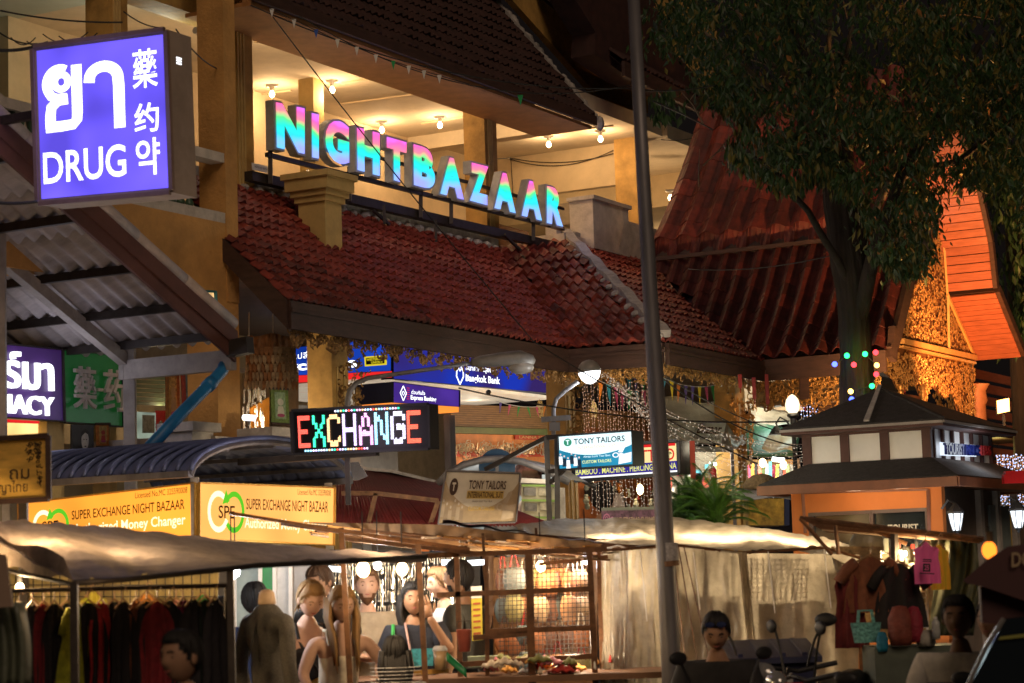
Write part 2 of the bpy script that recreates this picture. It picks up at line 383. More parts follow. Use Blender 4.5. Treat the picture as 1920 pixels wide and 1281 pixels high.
WO = .9; ul = uoh(PB(120, 500, WO))[0]; ur = uoh(PB(446, 500, WO))[0]
w = MB(); w.bbox(ul - 3, ur, -.2, WO, 4.36, 5.10); w.build('outer_wall', M_orangewall, bld)
u2 = uoh(PB(408, 700, WO))[0]
w = MB(); w.bbox(uoh(PB(424, 500, WO))[0], ur, WO - .3, WO + .01, 4.36, 8.8); w.build('corner_pilaster', M_orangewall, bld)
w = MB(); w.bbox(u2, ur, WO - .35, WO, 0, 4.36); w.build('corner_pier', M_orangewall, bld)
uA = uoh(PB(447, 700, .05))[0]
w = MB(); w.bbox(ul - 3, u2, -.28, -.2, 0, 3.05); w.build('shop_wall', mat('dim_shop_wall', (.30, .24, .14), .8), bld)
bal = MB(); ba = uoh(PB(300, 380, WO))[0]; bb = uoh(PB(436, 400, WO))[0]
bal.bbox(ba - 3, bb, WO - .16, WO, 5.68, 5.77); bal.build('balcony_top_rail', M_whitepaint, bld)
bal = MB(); bal.bbox(ba - 3, bb, WO - .16, WO, 5.10, 5.20); bal.build('balcony_bottom_rail', M_whitepaint, bld)
M_grn = mat('bottle_green_glaze', (.05, .10, .06), .35, var=.3)
for k in range(26):
    u = ba - 2.6 + k * .125
    if u > bb - .06: break
    b = MB(); b.lathe(BW(u, WO - .08, 5.20), [(.035, 0), (.045, .04), (.02, .09), (.05, .18), (.055, .23), (.02, .33), (.03, .38), (.045, .44), (.045, .48)], 8)
    b.build('baluster', M_grn, bld, smooth=True)
st = MB(); a = PB(-40, 165, -.3); b = PB(75, 268, -.3); st.bar(a, b, .14, .14); st.build('stair_rail', M_whitepaint, bld)
st = MB(); a = PB(-40, 205, .3); b = PB(95, 325, .3); st.bar(a, b, .12, .12); st.build('stair_rail', M_whitepaint, bld)
for k in range(7):
    q = PB(-10 + k * 14, 202 + k * 13 + 8, -.25); b = MB(); b.lathe(q - Z * .22, [(.02, 0), (.04, .06), (.04, .16), (.015, .28), (.03, .42)], 8); b.build('stair_baluster', M_gold if k > 2 else M_grn, bld, smooth=True)

EA = 4.30
def SA(u, v):
    uu = -2.05 + (3.42 + 2.05) * u + (1.2 * v if u > .999 else 1.2 * v * u)
    uu = -2.05 + (5.47 + 1.22 * v) * u
    return BW(uu, 1.6 - 1.6 * v, EA + 1.46 * v)
tile_slope(SA, 46, 15, bld, M_tile, .045, .03, 110, clip=lambda c: uoh(c)[0] > ur or uoh(c)[1] > WO)
b = MB(); b.grid(lambda u, v: BW(ur + (3.42 + 1.22 * v - ur) * u, 1.6 - 1.6 * v, EA + 1.46 * v - .05), 4, 2); b.grid(lambda u, v: BW(-2.05 + (ur + 2.05) * u, 1.6 - .7 * v, EA + .639 * v - .05), 2, 1); b.build('roof_deck', M_fascia, bld)
Bc = [BW(3.42, 1.6, 4.28), BW(3.40, 2.85, 4.26), PB(1060, 450, 0), PB(928, 468, 0)]
def SB(u, v): return (Bc[0] * (1 - u) + Bc[1] * u) * (1 - v) + (Bc[3] * (1 - u) + Bc[2] * u) * v
tile_slope(SB, 8, 13, bld, M_tile, .055, .04, 110)
b = MB(); b.grid(lambda u, v: SB(u, v) - Z * .06, 4, 3); b.build('roof_deck', M_fascia, bld)
Cc = [BW(3.40, 2.85, 4.26), BW(6.25, 2.83, 4.24), PB(1296, 503, 0), PB(1062, 450, 0)]
def SC(u, v): return (Cc[0] * (1 - u) + Cc[1] * u) * (1 - v) + (Cc[3] * (1 - u) + Cc[2] * u) * v
tile_slope(SC, 24, 16, bld, M_tile, .035, .025, 70)
b = MB(); b.grid(lambda u, v: SC(u, v) - Z * .06, 4, 3); b.build('roof_deck', M_fascia, bld)
b = MB(); pts = [Bc[1].lerp(Bc[2], t) + Z * (.09 + .02 * math.sin(t * 40)) for t in [i / 24 for i in range(25)]]
for i in range(24): b.bar(pts[i], pts[i + 1], .13, .09)
b.build('hip_ridge', M_cement, bld)
b = MB()
for i in range(16):
    q = Bc[1].lerp(Bc[2], (i + .5) / 16) - UB * .1; b.ball(q + Z * .02, random.uniform(.05, .085), 7, 5, (1, 1, .6))
b.build('mortar_lumps', M_cement, bld, kind='stuff')
for S0, nn in ((SA, 30), (SC, 22)):
    b = MB()
    for i in range(nn):
        if S0 is SA and uoh(SA(i / nn, 1))[0] < ur: continue
        p0 = S0(i / nn, 1); p1 = S0((i + 1) / nn, 1)
        b.bar(p0 + Z * random.uniform(.05, .08), p1 + Z * .06, .1, .1)
        q = p0.lerp(p1, .5) + NB * .06 + Z * -.01; b.ball(q, random.uniform(.05, .08), 6, 4, (1, 1, .7))
    b.build('mortar_flashing', M_cement, bld)
def fascia(a, b, h=.26, t=.05, name='fascia', m=M_fascia, par=None, drop=.0):
    d = (b - a).normalized(); n = d.cross(Z).normalized() * t
    mb = MB(); mb.hexa([a - Z * h, b - Z * h, b - Z * h + n, a - Z * h + n, a - Z * drop, b - Z * drop, b - Z * drop + n, a - Z * drop + n])
    mb.build(name, m, par or bld)
fascia(BW(-2.05, 1.6, 4.30), BW(3.42, 1.6, 4.27)); fascia(BW(3.40, 1.62, 4.27), BW(3.40, 2.83, 4.25)); fascia(BW(3.42, 2.83, 4.25), BW(6.2, 2.83, 4.24), .24)
for (a, b_) in ((BW(-2.05, 1.64, 4.21), BW(3.42, 1.64, 4.18)), (BW(3.36, 1.62, 4.18), BW(3.36, 2.87, 4.16)), (BW(3.42, 2.87, 4.16), BW(6.2, 2.87, 4.15))):
    mb = MB(); mb.bar(a, b_, .05, .035); mb.build('moulding', M_fascia, bld)
rk = MB(); rk.hexa([BW(-2.08, .9, 4.74), BW(-2.02, .9, 4.74), BW(-2.02, 1.62, 4.04), BW(-2.08, 1.62, 4.04), BW(-2.08, .9, 4.95), BW(-2.02, .9, 4.95), BW(-2.02, 1.62, 4.3), BW(-2.08, 1.62, 4.3)])
rk.build('rake_board', M_fascia, bld)
s = MB(); s.bbox(-2.0, 5.3, -3.2, .85, 4.86, 4.90); s.build('soffit', M_fascia, bld)
s = MB(); s.bbox(5.3, 10, -6, 1.5, 4.86, 4.90); s.build('soffit', mat('arcade_soffit', (.34, .22, .12), .7), bld)
def fringe(a, b, n, h, sz, m, par=bld, name='carved_fringe'):
    d = (b - a).normalized(); it = []
    for i in range(n):
        t = random.random(); y = random.random()
        sc = .35 + .65 * abs(math.sin(t * (b - a).length / .28 * math.pi))
        it.append((a.lerp(b, t) - Z * (h * sc * y) + d.cross(Z) * random.uniform(-.01, .01), d, Z, sz * random.uniform(.7, 1.2)))
    mb = scrolls(MB(), it); o = mb.build(name, m, par); return o
fringe(BW(-2.0, 1.58, 4.06), BW(3.4, 1.58, 4.04), 640, .17, .045, M_gold_dk)
fringe(BW(3.38, 1.6, 4.02), BW(3.38, 2.8, 4.02), 200, .2, .05, M_gold)
fringe(BW(3.4, 2.8, 4.02), BW(6.2, 2.8, 4.0), 330, .15, .04, M_gold)
def lowcol(px, off, w, m=M_yellow, base=1.0):
    u = uoh(PB(px, 700, off))[0]; b = MB(); b.bbox(u, u + w, off - w, off, .12, 4.85); o = b.build('column', m, bld)
    tr = MB(); tr.bbox(u + w * .25, u + w * .32, off, off + .012, .3, 3.9); tr.bbox(u + w * .68, u + w * .75, off, off + .012, .3, 3.9); tr.build('fluting', M_yellow2, o)
    return u
for px, off, w in ((622, .75, .30), (1058, .75, .26), (1377, 2.1, .30)):
    u = lowcol(px, off, w)
    for sgn, base in ((-1, BW(u, off, 0)), (1, BW(u + w, off, 0))):
        it = []
        for i in range(70):
            y = random.random(); x = random.random() * (1 - y) ** 1.4 * .38 + .02
            it.append((Vector((base.x, base.y, 3.98 - y * .95)) + UB * sgn * x + NB * .03, UB, Z, random.uniform(.03, .055)))
        if sgn > 0 or px > 1300:
            scrolls(MB(), it).build('bracket', M_gold, bld)
    it = []
    for i in range(60):
        y = random.random(); x = random.random() * (1 - y) ** 1.3 * .34 + .02
        it.append((BW(u + w * .3, off + x, 3.98 - y * .9), NB, Z, random.uniform(.03, .05)))
    scrolls(MB(), it).build('bracket', M_gold if px > 1000 else M_gold_dk, bld)

gab = thing('gabled_pavilion', 'steep concave Thai roof with gilded gable glowing orange under the big tree', 'pavilion', BW(8, 3, 0))
def prof(t):   # t 0..1 lower slope, 1..2 upper slope -> (u, h) for the left side
    if t <= 1:
        k = t; u = 6.2 + 1.2 * (k * .95 + .05 * k * k); h = 4.27 + 1.53 * (.72 * k + .28 * k * k); return u, h
    k = t - 1; return 7.32 + .93 * (1.12 * k - .12 * k * k), 5.90 + 2.25 * (.80 * k + .2 * k * k)
def SD(u, v):
    a, h = prof(v); o0 = .85; return BW(a, o0 + (4.42 - o0) * u, h)
def SD2(u, v):
    a, h = prof(1 + v); return BW(a, .75 + .55 * v + (4.42 - .75 - .55 * v) * u, h)
def vc(c):
    a_, o_, h_ = uoh(c); return o_ > 2.7 - 1.9 * (a_ - 6.2) / 1.2
tile_slope(SD, 15, 10, gab, M_tile_shade, .095, .008, 110, clip=vc)
tile_slope(SD2, 11, 10, gab, mat('maroon_tile', (.15, .022, .014), .66, var=.55, rnd=.45, scale=9, dirt=.6, bump=.3, bscale=60), .10, .008, 180)
SDk = lambda u, v: BW(prof(v)[0], 2.8 - 1.9 * v + (1.62 + 1.9 * v) * u, prof(v)[1])
b = MB(); b.grid(lambda u, v: SDk(u, v) - Z * .07, 3, 6); b.grid(lambda u, v: SD2(u, v) - Z * .08, 3, 6); b.build('roof_deck', M_fascia, gab)
fascia(BW(6.2, 2.83, 4.26), BW(6.2, 4.42, 4.26), .26, par=gab)
fascia(BW(7.32, .9, 5.86), BW(7.32, 4.42, 5.86), .05, par=gab)
OE = [PB(1742, 130, 4.4), PB(1790, 230, 4.4), PB(1829, 345, 4.4), PB(1853, 455, 4.4), PB(1862, 540, 4.4)]
OE2 = [PB(1866, 548, 4.4), PB(1915, 668, 4.4)]
SO = .72
def boards(edge, n, name):
    k = 0; L = [0]
    for i in range(len(edge) - 1): L.append(L[-1] + (edge[i + 1] - edge[i]).length)
    def at(s):
        for i in range(len(edge) - 1):
            if s <= L[i + 1] + 1e-6: return edge[i].lerp(edge[i + 1], (s - L[i]) / (L[i + 1] - L[i]))
        return edge[-1]
    for i in range(n):
        a = at(L[-1] * (i + .05) / n); b_ = at(L[-1] * (i + .95) / n)
        nrm = (b_ - a).cross(NB).normalized() * .02
        mb = MB(); mb.slab([a, b_, b_ - NB * SO, a - NB * SO], nrm); mb.build(name, M_redwood, gab)
    back = MB()
    for i in range(len(edge) - 1):
        a, b_ = edge[i], edge[i + 1]; nrm = (b_ - a).cross(NB).normalized()
        if nrm.z < 0: nrm = -nrm
        back.slab([a + nrm * .025, b_ + nrm * .025, b_ - NB * (SO + 2.2) + nrm * .025, a - NB * (SO + 2.2) + nrm * .025], nrm * .08)
    back.build('far_slope', M_fascia, gab)
boards(OE, 30, 'soffit_board'); boards(OE2, 13, 'soffit_board')
def barge(pts, w, t, m=M_fascia, name='bargeboard', side=1):
    mb = MB()
    for i in range(len(pts) - 1):
        a, b_ = pts[i], pts[i + 1]; d = (b_ - a).normalized(); x = d.cross(NB).normalized() * w * side
        mb.hexa([a, b_ + d * .01, b_ + d * .01 + NB * t, a + NB * t, a + x, b_ + x + d * .01, b_ + x + d * .01 + NB * t, a + x + NB * t])
    mb.build(name, m, gab)
barge([p for p in OE], .10, .06, side=-1); barge(OE2, .12, .06, side=-1)
LE = [BW(prof(t)[0], 4.42, prof(t)[1] + .03) for t in (0, .3, .6, .9, 1.0)]
LE2 = [BW(prof(1 + t)[0], 4.42, prof(1 + t)[1] + .03) for t in (0, .25, .5, .75, 1.0)]
barge(LE, .20, .06, side=1); barge(LE2, .13, .06, side=1)
barge([LE[0] - UB * .02 - Z * .12, LE[0] + Z * .25 + UB * .12], .16, .08, side=1, name='bargeboard_tail')
GO = 3.72
gpx = [(1655, 690), (1690, 600), (1728, 510), (1752, 440), (1757, 372), (1776, 550), (1827, 676), (1824, 700)]
gp = [PB(x, y, GO) for x, y in gpx]
gw = MB(); gw.slab(gp, NB * -.05); gw.build('gable_wall', mat('gable_ground', (.16, .07, .025), .7, var=.4, scale=20), gab)
def inpoly(x, y, pg):
    r = False; j = len(pg) - 1
    for i in range(len(pg)):
        if (pg[i][1] > y) != (pg[j][1] > y) and x < (pg[j][0] - pg[i][0]) * (y - pg[i][1]) / (pg[j][1] - pg[i][1]) + pg[i][0]: r = not r
        j = i
    return r
def carve(pg, n, off, sz, name, m, par):
    it = []; xs = [p[0] for p in pg]; ys = [p[1] for p in pg]
    while len(it) < n:
        x = random.uniform(min(xs), max(xs)); y = random.uniform(min(ys), max(ys))
        if inpoly(x, y, pg): it.append((PB(x, y, off) + NB * random.uniform(0, .02), UB, Z, sz * random.uniform(.6, 1.35)))
    scrolls(MB(), it).build(name, m, par)
carve(gpx[:1] + gpx[1:6] + [(1822, 660), (1655, 650)], 1100, GO + .01, .042, 'gable_carving', M_gold, gab)
b = MB(); b.bar(PB(1690, 640, GO + .04), PB(1827, 671, GO + .04), .09, .07); b.bar(PB(1690, 650, GO + .06), PB(1827, 681, GO + .06), .06, .03)
b.bar(PB(1777, 552, GO + .05), PB(1779, 660, GO + .05), .035, .05); b.bar(PB(1770, 463, GO + .05), PB(1776, 552, GO + .05), .03, .04)
b.bar(PB(1776, 552, GO + .05), PB(1826, 665, GO + .05), .03, .05); b.bar(PB(1757, 372, GO + .05), PB(1771, 463, GO + .05), .03, .04)
b.build('gable_beam', mat('golden_trim', (.68, .40, .14), .5, var=.25), gab)
val = [(1645, 668), (1700, 664), (1825, 686), (1828, 800), (1822, 905), (1812, 905), (1805, 800), (1785, 735), (1768, 745), (1745, 722), (1733, 760), (1718, 725), (1700, 722), (1690, 745), (1675, 712), (1650, 690)]
carve(val, 1150, GO + .02, .040, 'pendant_valance', M_gold, gab)
vb = MB(); vb.slab([PB(x, y, GO - .02) for x, y in val], NB * -.02); vb.build('valance_board', mat('gable_ground', (.16, .07, .025)), gab)
for (x, y0, y1) in ((1733, 720, 795), (1689, 720, 750)):
    b = MB(); a = PB(x, y1, GO + .05); n = PB(x, y0, GO + .05).z - a.z
    b.lathe(a, [(.005, 0), (.03, n * .15), (.015, n * .3), (.045, n * .45), (.02, n * .6), (.05, n * .8), (.03, n)], 10); b.build('pendant', M_gold, gab, smooth=True)
carve([(1750, 740), (1798, 725), (1795, 850), (1785, 860), (1770, 800)], 150, 3.0, .06, 'carved_panel', M_gold_dk, gab)
b = MB(); cpos = PB(1835, 800, 3.6); cpos.z = 0; b.lathe(cpos, [(.12, .12), (.12, 4.0), (.15, 4.05), (.13, 4.2), (.19, 4.3)], 18); b.build('round_column', mat('orange_painted_column', (.50, .20, .09), .6, var=.3, scale=6), gab, smooth=True)
for i in range(9):
    y0 = 690 + i * 24
    a = PB(1828, y0, 2.9); q = MB(); q.bbox(uoh(a)[0], uoh(a)[0] + 3.2, 2.83, 2.87, a.z - .145, a.z - .005); q.build('wall_board', M_redwood, gab)
b = MB(); b.bbox(6.2, 10.6, 3.3, 3.42, 3.75, 4.02); b.build('tie_beam', M_fascia, gab)
b = MB(); b.bbox(6.25, 6.5, 2.7, 4.2, 3.7, 4.0); b.build('cross_beam', M_gold_dk, gab)
it = [(BW(6.22, 2.8 + random.random() * 1.5, 3.66 + .36 * random.random()), NB, Z, random.uniform(.03, .06)) for _ in range(260)]
scrolls(MB(), it).build('carved_beam_face', M_gold, gab)
it = []
for i in range(120):
    y = random.random(); x = random.random() * (1 - y) ** .8 * .4
    it.append((PB(1545 - 0, 700, 3.2) * 0 + BW(6.3, 3.35 + x, 3.62 - y * .75), NB, Z, random.uniform(.03, .06)))
scrolls(MB(), it).build('bracket', M_gold_dk, gab)
b = MB(); u = uoh(PB(1570, 800, 3.35))[0]; b.bbox(u, u + .22, 3.1, 3.32, .1, 3.9); b.build('dark_post', M_fascia, gab)
for i, px in enumerate((1387, 1413, 1437, 1460, 1484, 1507, 1530, 1693)):
    a = PB(px, 702 + (6 if i % 2 else 0), 3.0); L = .16 + .1 * (i % 3)
    t = MB(); t.box(a - Z * L / 2, .045, .012, L); t.tube([a - Z * L, a - Z * (L + .06)], .006, 5)
    t.build('red_banner', M_redpaint, label=None)
    o = bpy.data.objects[list(WM)[-1]]
    tag(o, 'narrow red cloth banner hung under the carved eave, ' + ('first from the left', 'second from the left', 'third from the left', 'fourth from the left', 'fifth from the left', 'sixth from the left', 'last before the tree trunk', 'alone right of the tree trunk')[i], 'banner', 'red banners hung under the pavilion eave')

VO, VH = uoh(PU(920, 0, 5.85))[1:]; VO, VH = .8 + (VO - .8) * 1.35, 7.5 + (VH - 7.5) * 1.35
US0 = uoh(PB(472, 8, .8))[0]
def SU(u, v):
    uu = US0 + (5.85 - US0) * u
    return BW(uu, .8 + (VO - .8) * v, 7.50 + (VH - 7.5) * v)
tile_slope(SU, 60, 14, bld, mat('night_tile', (.045, .016, .012), .75, var=.5, scale=7, dirt=.4), .04, .03, 0, name='upper_roof_tile')
b = MB(); b.grid(lambda u, v: SU(u, v) - Z * .05, 4, 2); b.build('upper_roof_deck', M_fascia, bld)
fascia(BW(US0, .8, 7.52), BW(5.87, .8, 7.52), .12)
b = MB(); b.bar(BW(US0, .72, 7.40), BW(4.4, .72, 7.40), .07, .09); b.build('eave_batten', mat('orange_batten', (.42, .2, .07), .6), bld)
s = MB(); s.bbox(US0, 5.85, -.02, .78, 7.36, 7.40); s.build('upper_soffit', mat('orange_batten', (.42, .2, .07), .6), bld)
b = MB(); pts = [BW(5.90, .82 + (VO - .8) * t, 7.48 + (VH - 7.46) * t) for t in [i / 20 for i in range(21)]]
for i in range(20): b.bar(pts[i], pts[i + 1] , .05, .08)
for i in range(40):
    t = i / 40; q = BW(5.97 + random.uniform(0, .07), .8 + (VO - .8) * t, 7.46 + (VH - 7.46) * t); b.ball(q, random.uniform(.05, .12), 6, 4, (.6, 1, 1))
b.build('verge_mortar', M_cement, bld)
w = MB(); w.slab([PB(880, -90, -.35), PB(1150, 212, -.35), PB(1215, 212, -.35), PB(1215, 120, -.35), PB(1010, -60, -.35)], NB * -.1); w.build('gable_infill', M_yellow, bld)
w = MB(); w.slab([PB(1010, -60, -.3), PB(1215, 170, -.3), PB(1345, 200, -.3), PB(1345, 60, -.3), PB(1250, -60, -.3)], NB * -.12); w.build('gable_infill', mat('mustard_ochre', (.50, .30, .085), .75, var=.3, dirt=.4), bld)  # even mustard paint, close to the ochre walls
def plate(pts, off, th, name, m):
    w = MB(); w.slab([PB(x, y, off) for x, y in pts], NB * -th); w.build(name, m, bld)
plate([(1061, -30), (1117, 61), (1115, 102), (1183, 148), (1334, 202), (1345, 185), (1262, 95), (1215, -30)], .72, .35, 'hip_roof_end', MATS['night_tile'])
def SV(u, v):
    a = PB(1165, 115, .9); b_ = PB(1345, 205, .9); return a.lerp(b_, u) + (BW(0, -2.6, 2.4) - BW(0, 0, 0)) * v
tile_slope(SV, 26, 9, bld, MATS['night_tile'], .04, .03, 0, name='right_roof_tile')
b = MB(); b.grid(lambda u, v: SV(u, v) - Z * .05, 2, 2); b.build('right_roof_deck', M_fascia, bld)
fascia(PB(1165, 115, .92), PB(1345, 205, .92), .2)

BULBS = [(535, 84), (510, 178), (623, 170), (735, 154), (716, 245), (825, 236), (933, 219), (1029, 272), (1126, 262)]
BFAR = [(1257, 375)]
def bulb(px, py, h, power, label, drop=.13, spread=1):
    q = PH(px, py, h - drop); t = thing('ceiling_bulb', label, 'light bulb', (q.x, q.y, h - .22), 0, 'bare bulbs on the gallery ceiling')
    b = MB(); b.box((q.x, q.y, h - .015), .14, .05, .03); b.lathe((q.x, q.y, h - .08), [(.022, 0), (.026, .03), (.03, .06)], 10); b.build('lamp_holder', M_white, t)
    b = MB(); b.lathe((q.x, q.y, h - .165), [(.008, 0), (.026, .012), (.035, .035), (.032, .055), (.02, .075), (.016, .088)], 12); b.build('glass_bulb', E_bulb, t, smooth=True)
    lamp('bulb_light', (q.x, q.y, h - .20), power, (1, .67, .37), .04, t)
names = ['bulb by the left column, high above the N of the sign', 'bulb just above the first letter of the big sign', 'bulb second in the back row above I and G', 'bulb in the middle of the ceiling above the T',
         'bulb partly hidden behind the H of the big sign', 'bulb left of the middle yellow column above the A', 'bulb just right of the middle yellow column', 'bulb over the last letters near the inner corner', 'bulb under the tip of the dark upper roof']
for (x, y), n in zip(BULBS, names): bulb(x, y, CH, 13, 'bare glowing ceiling ' + n)
bulb(1257, 372, 7.35, 14, 'bare glowing ceiling bulb in the far room right of the lamp post')
for (u, o) in ((10.4, -1.2), (0.2, -1.0), (13.5, -1.5), (11.0, -2.5)):
    lamp('gallery_fill', BW(u, o, 7.1), 9, (1, .68, .36), .1)  # lamps without fixtures; the middle bay's is added to brighten it
q = PB(577, 338, -.9); t = thing('wall_lamp', 'small glowing lamp low behind the left end of the big sign', 'lamp', q)
b = MB(); b.ball(q, .035, 10, 8); b.build('glass_bulb', E_bulb, t); b = MB(); b.bar(q + Z * .03, q + Z * .12, .03); b.build('lamp_holder', M_white, t); lamp('bulb_light', q - Z * .06 + NB * .08, 6, (1, .66, .34), .04, t)
for a, b_ in (((478, 80), (560, 66)), ((640, 156), (745, 140)), ((640, 195), (870, 165)), ((790, 232), (868, 220)), ((935, 262), (1150, 236)), ((478, 178), (545, 170))):
    p0 = PH(*a, CH - .012); p1 = PH(*b_, CH - .012); m = MB(); m.bar(p0, p1, .018); m.build('conduit', M_cream, bld)
for (x0, y0, x1, y1, n) in ((-30, 52, 40, 80, 'upper'), (-40, 126, 46, 115, 'lower')):
    p0 = PH(x0, y0, CH - .1); p1 = PH(x1, y1, CH - .1)
    t = thing('fluorescent_light', '%s glowing fluorescent tube in the gallery left of the purple drug sign' % n, 'ceiling light', p0.lerp(p1, .5), 0, 'fluorescent tubes of the left gallery')
    b = MB(); b.bar(p0 + Z * .06, p1 + Z * .06, .09, .05); b.build('batten', M_white, t)
    b = MB(); b.tube([p0 + Z * .01, p1 + Z * .01], .018, 8); b.build('tube', E_tube, t)
    lamp('tube_light', p0.lerp(p1, .5) - Z * .1, 22, (.85, 1, .9), .2, t)
lamp('gallery_fill', PH(300, 60, CH - .5), 14, (.9, 1, .85), .2)
q = PB(385, 62, .18); t = thing('security_camera', 'small white security camera on the corner column above the drug sign', 'security camera', q)
b = MB(); b.tube([q - UB * .14 - NB * .02, q + UB * .06], .035, 10); b.build('housing', M_white, t); b = MB(); b.bar(q, q + UB * .14 - NB * .12 + Z * .03, .03); b.build('bracket', M_white, t)
q = PB(388, 84, .18); t = thing('flood_lamp', 'small unlit white floodlight under the security camera', 'floodlight', q)
b = MB(); b.box(q, .1, .08, .1, Matrix.Rotation(.6, 3, 'Z')); b.build('housing', M_white, t); b = MB(); b.bar(q, q + UB * .1 - NB * .12, .02); b.build('bracket', M_steel, t)
def wire(name, a, b_, sag, r=.006, n=12, label=None, cat='cable', group=None, m=None):
    mb = MB(); mb.tube(sagline(a, b_, sag, n), r, 5); o = mb.build(name, m or M_wire, smooth=True); tag(o, label, cat, group); return o
def panel_sign(name, label, q, depth, face, frame, fw=.03, back=None, cat='sign', rim=None):
    """a box sign: q = outer corners of its face (tl tr br bl); depth = vector from the face back into the box"""
    t = thing(name, label, cat, (q[2] + q[3]) / 2)
    b = MB(); b.slab([q[3] - (q[3] - q[3]), q[2], q[1], q[0]], depth); b.build('housing', frame, t)
    f = MB(); cx = fw; W = (q[1] - q[0]).length; H = (q[0] - q[3]).length; ax = fw / W; ay = fw / H
    f.add([quadpt(q, ax, 1 - ay, .004), quadpt(q, 1 - ax, 1 - ay, .004), quadpt(q, 1 - ax, ay, .004), quadpt(q, ax, ay, .004)], [(0, 1, 2, 3)])
    fo = f.build('face', face, t)
    r = MB()
    for a, b_ in (((0, 0), (1, 0)), ((1, 0), (1, 1)), ((1, 1), (0, 1)), ((0, 1), (0, 0))):
        p0 = quadpt(q, *a, .008); p1 = quadpt(q, *b_, .008); d = (p1 - p0).normalized(); r.bar(p0 + d * fw * .5, p1 - d * fw * .5, fw * .9, .03, up=(q[1] - q[0]).cross(q[3] - q[0]).normalized())
    r.build('frame', rim or frame, t)
    return t
def rainbow():
    m = bpy.data.materials.new('rainbow_led_face'); m.use_nodes = True; nt = m.node_tree; nt.nodes.clear()
    o = nt.nodes.new('ShaderNodeOutputMaterial'); e = nt.nodes.new('ShaderNodeEmission'); e.inputs[1].default_value = 1.15
    c = nt.nodes.new('ShaderNodeTexCoord'); s = nt.nodes.new('ShaderNodeSeparateXYZ'); n = nt.nodes.new('ShaderNodeTexNoise')
    n.inputs['Scale'].default_value = 1.9; n.inputs['Detail'].default_value = 2
    mr = nt.nodes.new('ShaderNodeMapRange'); mr.inputs[1].default_value = 0; mr.inputs[2].default_value = .60
    ad = nt.nodes.new('ShaderNodeMath'); ad.operation = 'MULTIPLY_ADD'; ad.inputs[1].default_value = .6; ad.inputs[2].default_value = -.20
    sm = nt.nodes.new('ShaderNodeMath'); sm.operation = 'ADD'; r = nt.nodes.new('ShaderNodeValToRGB')
    st = [(0, (.33, .28, 1)), (.13, (.25, .45, 1)), (.27, (.03, .62, 1)), (.40, (.02, .80, .60)), (.50, (.10, .80, .25)), (.60, (.95, .22, .28)), (.72, (1, .12, .45)), (.84, (.62, .16, 1)), (1, (.55, .30, 1))]
    while len(r.color_ramp.elements) < len(st): r.color_ramp.elements.new(.5)
    for el, (p, col) in zip(r.color_ramp.elements, st): el.position = p; el.color = (*col, 1)
    L = nt.links.new; L(c.outputs['Object'], s.inputs[0]); L(c.outputs['Object'], n.inputs[0]); L(s.outputs['Z'], mr.inputs[0]); L(n.outputs['Fac'], ad.inputs[0])
    L(mr.outputs[0], sm.inputs[0]); L(ad.outputs[0], sm.inputs[1]); L(sm.outputs[0], r.inputs[0]); L(r.outputs[0], e.inputs[0]); L(e.outputs[0], o.inputs[0]); return m
NBO = .30
LET = [('N', 513, 187, 574, 200, 574, 294, 515, 280), ('I', 583, 208, 598, 211, 598, 302, 584, 299), ('G', 606, 216, 657, 229, 657, 317, 607, 303), ('H', 666, 234, 714, 247, 714, 335, 667, 322),
       ('T', 722, 252, 764, 264, 764, 350, 723, 337), ('B', 772, 266, 817, 279, 818, 362, 773, 350), ('A', 822, 287, 871, 299, 872, 379, 822, 366), ('Z', 878, 300, 917, 310, 918, 390, 878, 379),
       ('A', 923, 316, 968, 327, 969, 404, 924, 393), ('A', 974, 331, 1017, 342, 1018, 418, 975, 407), ('R', 1023, 345, 1057, 353, 1057, 429, 1023, 421)]
nz = thing('night_bazaar_sign', 'long sign of rainbow-lit letters spelling NIGHTBAZAAR on a dark steel frame above the tiled roof', 'sign', BW(0, NBO, 6.24))
M_case = mat('letter_casing', (.42, .42, .40), .5, var=.3, scale=5, dirt=.3)
RB = rainbow()
hs = []
for L in LET:
    q = [PB(L[1], L[2], NBO), PB(L[3], L[4], NBO), PB(L[5], L[6], NBO), PB(L[7], L[8], NBO)]
    b = MB(); text_on(b, q, L[0], 0, 0, 1, 1, -.055, bold=.08, thick=.105, res=4); lo = b.build('letter', M_case, nz)
    f = MB(); text_on(f, q, L[0], .06, .045, .94, .955, .006, bold=.06, res=4); f.build('letter_face', RB, lo)
    hs.append(q[3].z)
fr = MB()
def fb(x0, y0, x1, y1, w=.06, off=NBO - .1): fr.bar(PB(x0, y0, off), PB(x1, y1, off), w)
fb(466, 330, 1040, 462, .10, .12); fb(500, 290, 1056, 430, .045); fb(510, 240, 1056, 392, .035, NBO - .14)
for x, y0, y1 in ((507, 282, 345), (655, 314, 378), (789, 352, 408), (846, 366, 420), (1000, 412, 452)): fb(x, y0, x, y1, .045)
for x, y0, y1 in ((817, 412, 494), (548, 340, 372), (720, 385, 420)): fb(x, y0, x + 1, y1, .03, .25)
for x, y0, y1 in ((700, 395, 421), (946, 440, 470)): fb(x, y0, x + 30, y1, .03, .2)
fr.build('support_frame', M_steel, nz)
for u, h in ((1.0, 6.5), (3.4, 6.5), (5.6, 6.5)): lamp('sign_glow', BW(u, .9, h), 3.0, (.55, .5, 1), .3, nz)
t = thing('warning_plate', 'small white notice plate with Thai writing under the letter N', 'notice', PB(487, 322, .2))
q = [PB(473, 305, .2), PB(502, 312, .2), PB(502, 325, .2), PB(474, 318, .2)]
